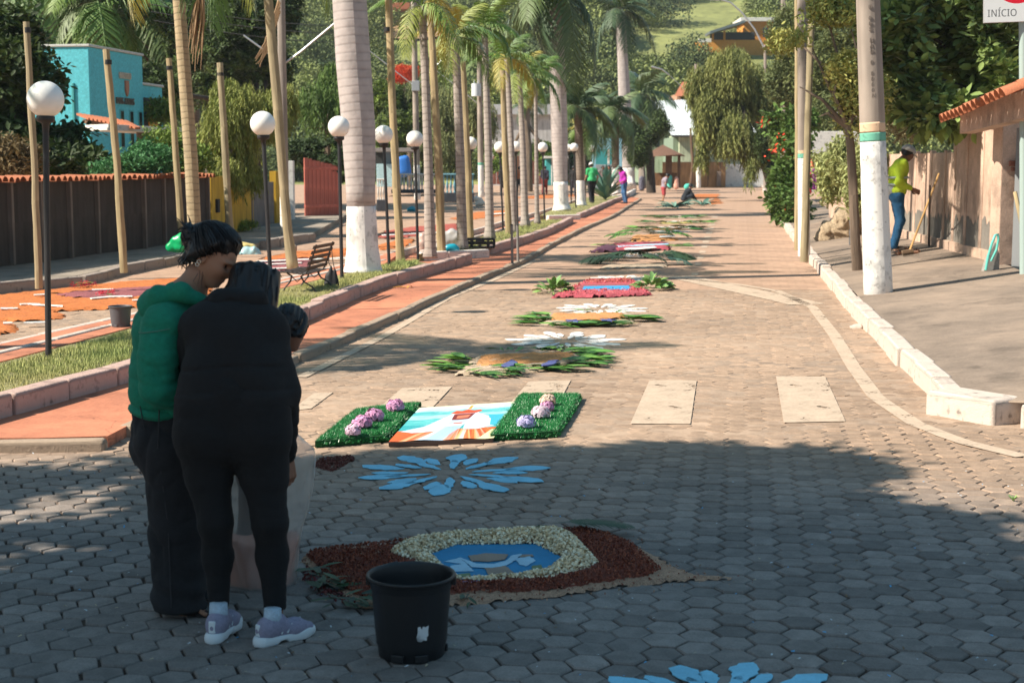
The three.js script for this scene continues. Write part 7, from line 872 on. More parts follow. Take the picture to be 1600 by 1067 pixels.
  const wd = thing('weed', 'small green weed between paving stones at the right edge', 'weed', G(1584, 783)); for (let i = 0; i < 9; i++) { const m = lpart(wd, 'leaf', BL[i % 4], paleLeaf[i % 3]); m.rotation.order = 'YZX'; m.rotation.set(0, i * 0.7, 0.7); m.scale.setScalar(0.05); }
}
// agaves
function agave(label, px, py, h, n, L, flat = 0) { L *= flat ? 0.8 : 1; const b = G(px, py, h), t = thing('agave', label, 'agave plant', b.clone()); for (let i = 0; i < n; i++) { const m = lpart(t, 'leaf', BL[[0, 2, 1][i % 3]], aloeMat[i % 3]); m.position.y = 0.02; m.rotation.order = 'YZX'; const q = i / n; m.rotation.set(rr(-0.3, 0.3), i * 2.4 + rr(-0.2, 0.2), flat ? rr(0.0, 0.35) : mixv(1.45, 0.2, q) + rr(-0.12, 0.12)); m.scale.setScalar(L * rr(0.8, 1.1)); } return t; }
agave('big spiky grey-green agave between the person in green and the person in purple', 946, 312, 0.2, 44, 1.55);
agave('loose blue-green agave leaves laid on the road by the crouching child', 1055, 326, 0, 26, 1.2, 1);
agave('paler blue-green agave leaves laid right of the crouching child', 1098, 322, 0, 18, 1.1, 1);
single('bundle', 'teal bundle beside the crouching child head', 'bundle', capMesh([[AT(1074, 292, 82), AT(1080, 291, 82), 0.18, 0.15]], 0.1, 0.05), M([0.08, 0.5, 0.4]), AT(1077, 292, 82));
// ---------------------------------------------------------------- people
const skin = M([0.36, 0.185, 0.115], { rough: 0.6 }), skinD = M([0.24, 0.115, 0.07], { rough: 0.6 }), hairM = M([0.008, 0.007, 0.008], { rough: 0.45, bump: T.streak, bs: 0.01 });
// field of a head in its own axes: x forwards, y up, z to its own right; metres
function headSDF(s = 1) { const el = (x, y, z, cx, cy, cz, a, b, c) => { const k = Math.hypot((x - cx) / a, (y - cy) / b, (z - cz) / c); return (k - 1) * Math.min(a, b, c); };
  return (X, Y, Z) => { const x = X / s, y = Y / s, z = Z / s, az = Math.abs(z); let d = el(x, y, z, -0.005, 0.035, 0, 0.096, 0.088, 0.075); d = smin(d, el(x, y, z, 0.035, -0.035, 0, 0.06, 0.075, 0.056), 0.05); d = smin(d, el(x, y, z, 0.066, -0.088, 0, 0.026, 0.022, 0.026), 0.03); d = smin(d, el(x, y, az, 0.055, -0.02, 0.03, 0.03, 0.022, 0.022), 0.03);
    d = smin(d, el(x, y, z, 0.098, -0.022, 0, 0.016, 0.011, 0.013), 0.02); d = smin(d, el(x, y, z, 0.088, -0.002, 0, 0.014, 0.028, 0.009), 0.015); d = smin(d, el(x, y, az, 0.074, 0.022, 0.026, 0.02, 0.008, 0.024), 0.014);
    d = -smin(-d, el(x, y, az, 0.092, 0.006, 0.031, 0.016, 0.011, 0.016), 0.012); d = smin(d, el(x, y, az, 0.073, 0.005, 0.031, 0.012, 0.0095, 0.014), 0.004);
    d = smin(d, el(x, y, z, 0.088, -0.052, 0, 0.012, 0.006, 0.02), 0.008); d = smin(d, el(x, y, z, 0.085, -0.064, 0, 0.012, 0.007, 0.018), 0.008);
    d = smin(d, Math.max(el(x, y, az, -0.006, -0.01, 0.077, 0.02, 0.032, 0.009), -el(x, y, az, 0.0, -0.008, 0.09, 0.012, 0.022, 0.01)), 0.008); return d * s; }; }
function frame(c, fwd, upish) { const f = fwd.clone().normalize(), r = f.clone().cross(upish).normalize(), u = r.clone().cross(f); return { c, f, u, r, at: (x, y, z) => c.clone().addScaledVector(f, x).addScaledVector(u, y).addScaledVector(r, z), inv: (X, Y, Z) => { const dx = X - c.x, dy = Y - c.y, dz = Z - c.z; return [dx * f.x + dy * f.y + dz * f.z, dx * u.x + dy * u.y + dz * u.z, dx * r.x + dy * r.y + dz * r.z]; } }; }
// hand: palm and five curled fingers; wrist at w, pointing along dir, palm facing pn
function hand(w, dir, pn, s = 1, curl = 0.9, left = false) { const d = dir.clone().normalize(), n = pn.clone().addScaledVector(d, -pn.dot(d)).normalize(), a = d.clone().cross(n).multiplyScalar(left ? -1 : 1), L = [], at = (x, y, z) => w.clone().addScaledVector(d, x * s).addScaledVector(a, y * s).addScaledVector(n, z * s); for (const y of [-0.028, -0.009, 0.01, 0.029]) L.push([at(0.0, y * 0.6, 0), at(0.085, y, 0), 0.014 * s, 0.012 * s]); [[-0.03, 0.062], [-0.01, 0.078], [0.011, 0.072], [0.03, 0.055]].forEach(([y, len], i) => { let p = at(0.088, y, 0), ang = 0.25 + 0.1 * i; for (let k = 0; k < 3; k++) { const l = len * [0.45, 0.33, 0.26][k] * s; const q = p.clone().addScaledVector(d, Math.cos(ang) * l).addScaledVector(n, Math.sin(ang) * l); L.push([p, q, 0.0088 * s, 0.0078 * s]); p = q; ang += curl * (0.8 + 0.1 * k); } }); const t0 = at(0.02, -0.03, 0.006), t1 = at(0.05, -0.056, 0.02), t2 = at(0.078, -0.05, 0.036); L.push([t0, t1, 0.012 * s, 0.0095 * s], [t1, t2, 0.0095 * s, 0.008 * s]); return capMesh(L, 0.008 * s, 0.0032); }
// cloth with sharp creases between soft folds
const crease = (a, fx, fy, seed = 3) => (d, x, y, z) => { const n1 = 1 - Math.abs(2 * vn(x * fx + z * fx * 0.8 + 80, y * fy + x * fx * 0.35 + 90, 256, seed) - 1), n2 = 1 - Math.abs(2 * vn(x * fx * 2.1 - y * fy * 0.5 + 30, y * fy * 1.8 + z * fx + 50, 256, seed + 2) - 1); return d + a * (n1 * n1 * n1 - 0.3) + 0.5 * a * (n2 * n2 * n2 - 0.3); };
const wrinkle = (a, fx, fy, seed = 3) => (d, x, y, z) => d + a * (vn(x * fx + 80, y * fy + z * fx * 0.7 + 90, 256, seed) - 0.5) + a * 0.5 * (vn(x * fx * 2.2 + 30, y * fy * 2.4 + z * fx + 50, 256, seed + 2) - 0.5);
const cloth = (c, o = {}) => M(c, { map: T.cloth, bump: T.cloth, bs: 0.0015, rough: 0.95, ...o });
function headMesh(fr, s, cell = 0.0035) { const h = headSDF(s), R = 0.13 * s, lo = [fr.c.x - R, fr.c.y - R, fr.c.z - R], hi = [fr.c.x + R, fr.c.y + R, fr.c.z + R]; return nets((x, y, z) => h(...fr.inv(x, y, z)), lo, hi, cell); }
// shoe in own axes: x to the toe, y up
function shoe(t, pos, ry, s, upM, soleM, sockM) { const g = lpart(t, 'shoe', new THREE.BufferGeometry(), upM); const up = [[V(-0.09, 0.06, 0), V(-0.06, 0.075, 0), 0.034, 0.036], [V(-0.06, 0.06, 0), V(0.06, 0.048, 0), 0.037, 0.038], [V(0.06, 0.045, 0.0), V(0.125, 0.036, 0.004), 0.038, 0.026], [V(-0.085, 0.085, 0), V(-0.02, 0.095, 0), 0.028, 0.03]].map(([a, b, x, y]) => [a.multiplyScalar(s), b.multiplyScalar(s), x * s, y * s]); g.geometry = capMesh(up, 0.03, 0.005, (d, x, y, z) => Math.max(d, 0.018 - y)); const sl = [[V(-0.1, 0.02, 0), V(-0.02, 0.018, 0), 0.04, 0.038], [V(-0.02, 0.018, 0), V(0.08, 0.018, 0), 0.038, 0.044], [V(0.08, 0.018, 0), V(0.13, 0.024, 0.003), 0.044, 0.03]].map(([a, b, x, y]) => [a.multiplyScalar(s), b.multiplyScalar(s), x * s, y * s]); const so = lpart(g, 'sole', capMesh(sl, 0.02, 0.005, (d, x, y, z) => Math.max(d, y - 0.036 * s - 0.008 * Math.abs(x / 0.13), -y + 0.001, -(Math.hypot(x + 0.015, (y - 0.004) * 2.2) - 0.026 * s))), soleM); const lc = lpart(g, 'laces', merge([0, 1, 2, 3].map(k => bx(0.008 * s, 0.006, 0.05 * s, (0.0 + k * 0.02) * s, (0.088 - k * 0.008) * s, 0, 0, 0.002))), soleM); for (const q of [-1, 1]) for (let k = 0; k < 3; k++) lpart(g, 'side_stripe', barTo(V((-0.03 + k * 0.03) * s, 0.045 * s, q * 0.0385 * s), V((0.0 + k * 0.03) * s, 0.078 * s, q * 0.028 * s), 0.006 * s, 0.006 * s, 0.001), soleM); lpart(g, 'heel_tab', bx(0.014 * s, 0.05 * s, 0.03 * s, -0.118 * s, 0.07 * s, 0, 0, 0.005), soleM);
  if (sockM) lpart(g, 'sock', limb([V(-0.05, 0.08, 0).multiplyScalar(s), V(-0.048, 0.115, 0).multiplyScalar(s), V(-0.045, 0.15, 0).multiplyScalar(s)], [0.037 * s, 0.038 * s, 0.036 * s], 14), sockM); g.position.copy(pos).sub(t.position); g.rotation.y = ry; return g; }
// --- woman in the green hooded top
{
  const D = 5.95, J = (x, y, d = 0) => AT(x, y, D + d), t = thing('person', 'person in a green hooded top and dark wide jeans, hair in a bun', 'person', G(285, 965));
  const fr = frame(J(329, 401, 0.02), V(0.8, -0.53, 0.16), V(0.55, 0.8, 0.0)), s = 0.97;
  const neck = [J(309, 432, 0.02), J(282, 480, 0.03)], shR = J(252, 500, -0.13), shL = J(290, 498, 0.2), pel = J(262, 665, 0.03);
  const bodyL = [[neck[0], neck[1], 0.056, 0.062], [neck[1], J(266, 560, 0.03), 0.1, 0.1], [J(266, 560, 0.03), pel, 0.1, 0.12], [shR, neck[1], 0.05, 0.06], [shL, neck[1], 0.05, 0.06], [shR, J(246, 604, -0.17), 0.045, 0.038], [J(246, 604, -0.17), J(302, 640, -0.08), 0.036, 0.028], [shL, J(290, 600, 0.27), 0.045, 0.038], [J(290, 600, 0.27), J(340, 640, 0.16), 0.036, 0.028], [J(262, 680, -0.06), J(276, 820, -0.05), 0.08, 0.055], [J(276, 820, -0.05), J(290, 945, -0.06), 0.05, 0.036], [J(270, 680, 0.12), J(284, 820, 0.13), 0.08, 0.055], [J(284, 820, 0.13), J(300, 935, 0.15), 0.05, 0.036], [J(286, 950, -0.06), J(318, 960, -0.09), 0.032, 0.02], [J(300, 938, 0.15), J(330, 946, 0.12), 0.032, 0.02]];
  const arms = [hand(J(302, 640, -0.08), V(0.9, -0.25, -0.1), V(0, -0.6, -0.6), 0.95, 0.7), hand(J(340, 640, 0.16), V(0.9, -0.2, 0.1), V(0, -0.6, 0.6), 0.95, 0.7, true)];
  const toes = []; for (const [x, y, d] of [[312, 958, -0.09], [324, 945, 0.12]]) for (let k = 0; k < 5; k++) toes.push([J(x, y + (k - 2) * 1.5, d + (k - 2) * 0.013), J(x + 9 - k, y + 5 + (k - 2) * 1.4, d - 0.02 + (k - 2) * 0.015), 0.009, 0.008]);
  part(t, 'body', merge([capMesh(bodyL, 0.05, 0.012), headMesh(fr, s), ...arms, capMesh(toes, 0.008, 0.005)]), skin);
  const eye = z => { const g = new THREE.SphereGeometry(0.0102, 12, 8); const p = fr.at(0.0765 * s, 0.005 * s, z * s); g.translate(p.x, p.y, p.z); return g; }; part(t, 'eye', eye(0.031), M([0.03, 0.02, 0.018], { rough: 0.2 })); part(t, 'eye', eye(-0.031), M([0.03, 0.02, 0.018], { rough: 0.2 }));
  { const a = fr.at(0.087, 0.03, 0.014), b = fr.at(0.084, 0.036, 0.03), c = fr.at(0.07, 0.03, 0.048); part(t, 'eyebrow', limb([a, b, c], [0.002, 0.0032, 0.0015], 5), hairM); const l = fr.at(0.1, -0.055, 0); part(t, 'lips', capMesh([[fr.at(0.094, -0.056, -0.012), fr.at(0.094, -0.056, 0.012), 0.0045, 0.0045]], 0.004, 0.002), M([0.3, 0.1, 0.085], { rough: 0.5 })); for (const y of [-0.03, -0.042]) { const g = new THREE.TorusGeometry(0.007, 0.0018, 6, 12); const p = fr.at(-0.004, y, 0.084); g.translate(p.x, p.y, p.z); part(t, 'earring', g, M([0.6, 0.58, 0.5], { rough: 0.25, metalness: 0.8 })); } }
  const h0 = headSDF(s), hairF = (X, Y, Z) => { const [x, y, z] = fr.inv(X, Y, Z), cut0 = x * 0.85 - y * 0.62 - 0.012 - 0.42 * Math.max(0, 0.06 - Math.abs(z)), shell = h0(x, y, z) - 0.003 - 0.015 * sstep(0.0, -0.045, cut0) - 0.004 * (vn(x * 30 + y * 80 + 50, z * 30 + y * 20 + 50, 256, 3) - 0.5); const cut = x * 0.85 - y * 0.62 - 0.012 - 0.42 * Math.max(0, 0.06 - Math.abs(z)) + 0.02 * (vn(y * 60 + 20, z * 60 + 20, 256, 5) - 0.5) + 0.25 * Math.max(0, Math.abs(z) - 0.05); return Math.max(shell, cut, -y - 0.055 + 0.2 * (x + 0.05)); };
  const R = 0.15, hg = nets(hairF, [fr.c.x - R, fr.c.y - R, fr.c.z - R], [fr.c.x + R, fr.c.y + R, fr.c.z + R], 0.005), bun = fr.at(-0.085, 0.1, 0), hair = part(t, 'hair', hg, hairM);
  part(hair, 'bun', capMesh([[J(306, 366, 0.02), J(298, 362, 0.03), 0.044, 0.036], [J(311, 375, 0.0), J(292, 378, 0.04), 0.03, 0.022], [J(300, 384, 0.02), J(288, 404, 0.03), 0.026, 0.012], [J(322, 362, 0.02), J(300, 372, 0.02), 0.03, 0.03]], 0.025, 0.006, wrinkle(0.012, 60, 60)), hairM);
  { const st = [], tip = fr.at(-0.085, 0.075, 0), hx = p => { const [x, y, z] = fr.inv(p.x, p.y, p.z); return h0(x, y, z); }; for (let i = 0; i < 150; i++) { const z0 = rr(-0.085, 0.085), a0 = fr.at(mixv(0.072, 0.008, Math.pow(Math.abs(z0) / 0.085, 1.5)) + rr(-0.02, 0.004), mixv(0.1, 0.0, Math.pow(Math.abs(z0) / 0.085, 1.4)) + rr(-0.02, 0.02), z0), P = []; for (let k = 0; k <= 6; k++) { const p = a0.clone().lerp(tip, k / 6); const dir = p.clone().sub(fr.at(-0.005, 0.025, 0)).normalize(); for (let q = 0; q < 6; q++) p.addScaledVector(dir, (k ? 0.0185 : 0.006) + rr(0, 0.003) - hx(p)); P.push(p); } st.push(limb(P, [0.001, 0.0022, 0.0024, 0.0024, 0.0024, 0.0022, 0.0015], 4, false)); } part(hair, 'combed_strands', merge(st), hairM); }
  const w = []; for (let i = 0; i < 46; i++) { const a = J(300 + rr(-12, 10), 366 + rr(-12, 16), rr(-0.03, 0.05)), dx = rr(-20, 3), dy = rr(-26, 26); w.push(limb([a, AT(0, 0, 1).set(a.x + dx * 0.0014, a.y - dy * 0.0011 + 0.01, a.z + rr(-0.02, 0.02)), V(a.x + dx * 0.0026 + rr(-0.01, 0.01), a.y - dy * 0.0024, a.z + rr(-0.03, 0.03))], [0.003, 0.0022, 0.0008], 4, false)); } for (let i = 0; i < 18; i++) { const a = J(294 + rr(-6, 10), 392 + rr(-6, 10), rr(0, 0.06)); w.push(limb([a, V(a.x + rr(-0.03, 0), a.y - 0.03, a.z), V(a.x + rr(-0.035, 0.01), a.y - rr(0.04, 0.075), a.z)], [0.004, 0.003, 0.0008], 4, false)); } for (let i = 0; i < 4; i++) { const a = J(312 + rr(-4, 6), 424 + rr(-4, 6), -0.06); w.push(limb([a, V(a.x - 0.01 + rr(-0.01, 0.01), a.y - 0.03, a.z), V(a.x - rr(0, 0.03), a.y - rr(0.04, 0.08), a.z)], [0.0011, 0.0009, 0.0004], 4, false)); } part(hair, 'loose_strands', merge(w), hairM);
  part(hair, 'hair_tie', (() => { const g = new THREE.TorusGeometry(0.034, 0.006, 6, 16); g.rotateY(1.2); const p = J(309, 371, 0.02); g.translate(p.x, p.y, p.z); return g; })(), M([0.3, 0.22, 0.12], { rough: 0.4 }));
  const green = cloth([0.01, 0.25, 0.15], { physical: true, sheen: 0.4, sheenColor: C(0.05, 0.4, 0.25) });
  const topL = [[J(283, 478, 0.03), J(262, 520, 0.03), 0.1, 0.135], [J(262, 520, 0.03), J(262, 600, 0.03), 0.135, 0.145], [J(262, 600, 0.03), J(262, 632, 0.03), 0.145, 0.145], [J(276, 490, 0.12), J(278, 630, 0.13), 0.11, 0.12], [J(258, 505, -0.1), J(280, 480, 0.0), 0.08, 0.08], [J(256, 508, -0.13), J(246, 560, -0.17), 0.078, 0.073], [J(246, 560, -0.17), J(248, 606, -0.18), 0.07, 0.068], [J(248, 606, -0.18), J(290, 632, -0.11), 0.062, 0.05], [J(290, 500, 0.18), J(292, 600, 0.27), 0.07, 0.06], [J(292, 600, 0.27), J(335, 636, 0.17), 0.058, 0.046]];
  const yc = J(262, 640, 0).y, top = part(t, 'hooded_top', capMesh(topL, 0.055, 0.0085, (d, x, y, z) => Math.max(crease(0.009, 6, 15)(d, x, y, z), yc - y - 0.012 * Math.sin(x * 22 + z * 14))), green);
  part(top, 'hood', capMesh([[J(247, 462, -0.1), J(240, 476, -0.02), 0.035, 0.055], [J(240, 476, -0.02), J(256, 468, 0.12), 0.055, 0.05], [J(247, 462, -0.1), J(282, 456, -0.11), 0.035, 0.028], [J(282, 456, -0.11), J(322, 474, -0.07), 0.028, 0.022], [J(256, 468, 0.12), J(300, 470, 0.13), 0.045, 0.03], [J(244, 484, -0.06), J(258, 494, 0.02), 0.05, 0.06]], 0.04, 0.007, wrinkle(0.012, 14, 20, 7)), green);
  { const L = []; for (let i = 0; i <= 14; i++) { const a = mixv(-0.4, 3.0, i / 14); L.push(V(0, 0, 0).copy(J(250, 512, -0.14)).add(V(Math.cos(a) * 0.082, -0.005 + 0.012 * Math.cos(a), Math.sin(a) * 0.082))); } part(top, 'sleeve_seam', limb(L, 0.0022, 5), cloth([0.12, 0.32, 0.24])); }
  part(top, 'hem', (() => { const L = []; for (let i = 0; i <= 24; i++) { const a = i / 24 * 6.283; const p = J(262, 637, 0.05); L.push(V(p.x + Math.cos(a) * 0.135, p.y + 0.008 * Math.sin(a * 3), p.z + Math.sin(a) * 0.165)); } return limb(L, 0.022, 8); })(), green);
  const jean = cloth([0.022, 0.022, 0.025]);
  const jl = [[J(262, 640, 0.03), J(262, 690, 0.03), 0.135, 0.15], [J(250, 655, -0.0), J(250, 690, 0.0), 0.11, 0.115], [J(264, 700, -0.06), J(277, 820, -0.05), 0.125, 0.106], [J(277, 820, -0.05), J(282, 960, -0.06), 0.106, 0.112], [J(272, 700, 0.12), J(290, 820, 0.13), 0.115, 0.1], [J(290, 820, 0.13), J(302, 950, 0.14), 0.1, 0.108]], yh = 0.022;
  const je = part(t, 'jeans', capMesh(jl, 0.05, 0.009, (d, x, y, z) => Math.max(crease(0.015, 8, 7, 11)(d, x, y, z) - 0.006 * Math.sin(y * 70 + x * 20) * sstep(0.3, 0.06, y), yh - y, y - J(0, 628, 0).y)), jean);
  part(je, 'side_seam', limb([J(248, 640, -0.17), J(246, 700, -0.185), J(262, 820, -0.165), J(267, 950, -0.17)], 0.0025, 5), cloth([0.05, 0.05, 0.054])); part(je, 'pocket_seam', limb([J(218, 634, -0.1), J(222, 655, -0.13), J(226, 675, -0.13), J(216, 680, -0.1)], 0.0022, 5), cloth([0.05, 0.05, 0.054]));
  for (const [x, y, d] of [[303, 963, -0.08], [316, 951, 0.12]]) { const sd = part(t, 'sandal', capMesh([[J(x - 22, y - 4, d + 0.02), J(x + 4, y, d - 0.01), 0.033, 0.036], [J(x + 4, y, d - 0.01), J(x + 20, y + 3, d - 0.03), 0.036, 0.03]], 0.02, 0.007, (v, X, Y, Z) => Math.max(v, Y - 0.02, 0.003 - Y)), M([0.02, 0.015, 0.014])); part(sd, 'strap', limb([J(x - 2, y - 2, d - 0.05), J(x + 6, y - 8, d - 0.015), J(x + 4, y - 2, d + 0.03)], 0.006, 6), M([0.03, 0.015, 0.012])); }
}
// --- woman in black seen from behind, stooping
{
  const D = 5.62, J = (x, y, d = 0) => AT(x, y, D + d), t = thing('person', 'person in black jacket and leggings seen from behind, stooping, lilac trainers', 'person', G(375, 985));
  const fr = frame(J(393, 459, 0.3), V(-0.35, -0.55, -0.75), V(0, 0.75, -0.6)), s = 0.83;
  const nk = J(378, 482, 0.22), shL = J(314, 514, 0.14), shR = J(424, 522, 0.14);
  const leg = [[J(325, 670, 0.01), J(325, 735, 0.01), 0.088, 0.07], [J(325, 735, 0.01), J(336, 815, -0.02), 0.068, 0.046], [J(336, 815, -0.02), J(340, 870, 0.015), 0.045, 0.042], [J(340, 870, 0.015), J(341, 955, 0.0), 0.04, 0.03], [J(404, 670, 0.01), J(412, 735, 0.0), 0.088, 0.07], [J(412, 735, 0), J(421, 815, -0.03), 0.068, 0.048], [J(421, 815, -0.03), J(425, 870, 0.005), 0.047, 0.045], [J(425, 870, 0.005), J(430, 965, -0.02), 0.043, 0.03]];
  const torso = [[nk, J(372, 560, 0.11), 0.06, 0.085], [J(372, 560, 0.11), J(363, 660, 0.03), 0.085, 0.08], [shL, shR, 0.05, 0.05], [shR, J(444, 614, 0.08), 0.042, 0.036], [J(444, 614, 0.08), J(449, 714, 0.205), 0.034, 0.027], [shL, J(300, 610, 0.25), 0.048, 0.04], [J(300, 610, 0.25), J(350, 660, 0.4), 0.038, 0.03], [J(388, 462, 0.28), nk, 0.05, 0.06]];
  part(t, 'body', merge([capMesh([...leg, ...torso], 0.03, 0.012), headMesh(fr, s, 0.005), hand(J(449, 714, 0.205), V(0.05, -1, -0.05), V(-0.8, 0, -0.5), 0.95, 0.8), hand(J(350, 660, 0.4), V(0.8, -0.3, -0.3), V(0, -0.6, -0.6), 0.9, 0.7)]), skinD);
  const h0 = headSDF(s), R = 0.19; part(t, 'hair', nets((X, Y, Z) => { const [x, y, z] = fr.inv(X, Y, Z); return smin(Math.max(h0(x, y, z) - 0.024, x - 0.05 - 0.3 * y), Math.max(Math.hypot(x + 0.042, z * 0.85) - 0.064 + 0.1 * Math.max(0, -y - 0.05), Math.abs(y + 0.07) - 0.13), 0.06) + 0.01 * (vn(z * 90 + 40, y * 14 + x * 20 + 40, 256, 3) - 0.5); }, [fr.c.x - R, fr.c.y - R, fr.c.z - R], [fr.c.x + R, fr.c.y + R, fr.c.z + R], 0.007), hairM);
  const blk = cloth([0.012, 0.012, 0.013]), leg2 = cloth([0.009, 0.009, 0.01]);
  const jk = [[J(378, 490, 0.2), J(372, 540, 0.12), 0.1, 0.135], [J(345, 520, 0.13), J(338, 590, 0.06), 0.125, 0.115], [J(396, 528, 0.13), J(400, 590, 0.06), 0.12, 0.115], [J(330, 590, 0.05), J(325, 622, 0.02), 0.115, 0.118], [J(400, 590, 0.05), J(404, 622, 0.02), 0.115, 0.118], [J(326, 512, 0.14), J(408, 512, 0.14), 0.085, 0.08], [J(420, 522, 0.13), J(445, 612, 0.08), 0.068, 0.056], [J(445, 612, 0.08), J(449, 708, 0.2), 0.053, 0.042], [J(310, 512, 0.14), J(298, 610, 0.25), 0.075, 0.06], [J(298, 610, 0.25), J(345, 655, 0.38), 0.056, 0.046]];
  const yj = J(0, 640, 0).y, jsl = jk.slice(6), y1 = J(0, 578, 0).y, y2 = J(0, 612, 0).y, jb = caps(jk.slice(0, 6), 0.06), js = caps(jsl, 0.03), jw = crease(0.006, 8, 6, 5), jw2 = crease(0.011, 8, 16, 8), [jlo, jhi] = capBox(jk), jkm = part(t, 'jacket', nets((x, y, z) => smin(jw(Math.max(jb(x, y, z) + 0.007 * Math.exp(-Math.pow((y - y1 - 0.02 * Math.cos((x + 1) * 7)) / 0.007, 2)) + 0.006 * Math.exp(-Math.pow((y - y2 - 0.02 * Math.cos((x + 1) * 7)) / 0.006, 2)) - 0.008 * sstep(y2 + 0.02, y2 - 0.02, y), yj - y - 0.012 * Math.sin(x * 16)), x, y, z), jw2(js(x, y, z), x, y, z), 0.05), jlo, jhi, 0.009), blk);
  part(jkm, 'collar', capMesh([[J(318, 482, 0.16), J(345, 470, 0.14), 0.035, 0.045], [J(345, 470, 0.14), J(400, 472, 0.14), 0.045, 0.045], [J(392, 474, 0.14), J(412, 490, 0.2), 0.042, 0.03]], 0.04, 0.008, wrinkle(0.014, 16, 20, 9)), blk);
  const pl = [[J(322, 640, 0.01), J(322, 680, 0.0), 0.122, 0.122], [J(404, 640, 0.01), J(404, 680, 0.0), 0.122, 0.122], [J(362, 620, 0.02), J(362, 680, 0.02), 0.12, 0.12], [J(322, 680, 0.0), J(325, 740, 0.01), 0.118, 0.088], [J(325, 740, 0.01), J(336, 815, -0.02), 0.086, 0.063], [J(336, 815, -0.02), J(340, 870, 0.015), 0.06, 0.056], [J(340, 870, 0.015), J(341, 950, 0.0), 0.054, 0.039], [J(404, 680, 0.0), J(412, 740, 0.0), 0.118, 0.09], [J(412, 740, 0.0), J(421, 815, -0.03), 0.088, 0.066], [J(421, 815, -0.03), J(425, 870, 0.005), 0.063, 0.06], [J(425, 870, 0.005), J(430, 958, -0.02), 0.058, 0.041]];
  const ya = J(0, 954, 0).y; part(t, 'leggings', capMesh(pl, 0.035, 0.008, (d, x, y, z) => Math.max(crease(0.003, 12, 26, 15)(d, x, y, z), 0.105 - y)), leg2);
  const up = cloth([0.36, 0.34, 0.46]), sole = M([0.72, 0.77, 0.8], { rough: 0.6 }), sock = cloth([0.55, 0.68, 0.8]);
  const gl = G(344, 1000), gr = G(440, 1004); shoe(t, gl.clone().add(V(0, 0, -0.06)), 2.0 - 0.62, 0.93, up, sole, sock); shoe(t, gr.clone().add(V(0.0, 0, -0.02)), 0.72, 0.9, up, sole, sock);
}
// --- figures built to a pose in own axes (x forwards, z to their right), 1.7 m tall before scaling
const POSES = {
  work: { pel: [-0.02, 0.93, 0], chest: [0.0, 1.28, 0], neck: [0.05, 1.46, 0], head: [0.13, 1.575, 0], hf: [0.85, -0.5, 0], el: [[-0.02, 1.12, 0.23], [-0.02, 1.12, -0.22]], ha: [[0.22, 1.0, 0.16], [0.24, 1.0, -0.14]], kn: [[0.04, 0.5, 0.1], [0.06, 0.5, -0.1]], an: [[-0.06, 0.09, 0.12], [-0.02, 0.09, -0.12]] },
  peek: { pel: [0, 0.92, 0], chest: [0.06, 1.25, 0], neck: [0.13, 1.42, 0], head: [0.26, 1.53, -0.02], hf: [0.35, -0.3, -1], el: [[-0.02, 1.12, 0.2], [-0.02, 1.12, -0.2]], ha: [[0.02, 0.9, 0.2], [0.02, 0.9, -0.2]], kn: [[0.03, 0.5, 0.08], [0.02, 0.5, -0.08]], an: [[-0.02, 0.09, 0.08], [-0.04, 0.09, -0.08]] },
  stand: { pel: [0, 0.93, 0], chest: [0.0, 1.28, 0], neck: [0.02, 1.46, 0], head: [0.05, 1.59, 0], hf: [1, -0.15, 0], el: [[-0.02, 1.12, 0.23], [-0.02, 1.12, -0.23]], ha: [[0.08, 0.9, 0.24], [0.08, 0.9, -0.24]], kn: [[0.03, 0.5, 0.1], [0.02, 0.5, -0.1]], an: [[-0.02, 0.09, 0.11], [-0.04, 0.09, -0.11]] },
  walk: { pel: [0, 0.92, 0], chest: [0.03, 1.27, 0], neck: [0.05, 1.45, 0], head: [0.1, 1.58, 0], hf: [1, -0.35, 0], el: [[-0.1, 1.1, 0.23], [0.1, 1.1, -0.23]], ha: [[0.06, 0.93, 0.24], [0.28, 1.0, -0.2]], kn: [[0.14, 0.5, 0.09], [0.02, 0.5, -0.09]], an: [[0.12, 0.09, 0.1], [-0.18, 0.11, -0.1]] },
  look: { pel: [0, 0.93, 0], chest: [0.04, 1.27, 0], neck: [0.1, 1.44, 0], head: [0.2, 1.54, 0], hf: [0.8, -0.65, 0], el: [[0.02, 1.1, 0.23], [0.02, 1.1, -0.22]], ha: [[0.22, 0.92, 0.16], [0.24, 0.94, -0.14]], kn: [[0.0, 0.5, 0.1], [0.02, 0.5, -0.1]], an: [[-0.1, 0.09, 0.12], [-0.06, 0.09, -0.12]] },
  bend: { pel: [-0.05, 0.92, 0], chest: [0.2, 1.18, 0], neck: [0.34, 1.3, 0], head: [0.45, 1.38, 0], hf: [0.8, -0.6, 0], el: [[0.3, 0.98, 0.22], [0.3, 0.98, -0.22]], ha: [[0.42, 0.78, 0.2], [0.42, 0.78, -0.2]], kn: [[0.05, 0.5, 0.1], [0.03, 0.5, -0.1]], an: [[-0.02, 0.09, 0.11], [-0.05, 0.09, -0.11]] },
  crouch: { pel: [-0.18, 0.32, 0], chest: [0.0, 0.62, 0], neck: [0.1, 0.78, 0], head: [0.16, 0.9, 0], hf: [0.9, -0.5, 0], el: [[0.22, 0.5, 0.24], [0.22, 0.5, -0.24]], ha: [[0.4, 0.3, 0.16], [0.4, 0.3, -0.14]], kn: [[0.22, 0.5, 0.16], [0.22, 0.5, -0.16]], an: [[-0.02, 0.09, 0.14], [-0.02, 0.09, -0.14]] },
};
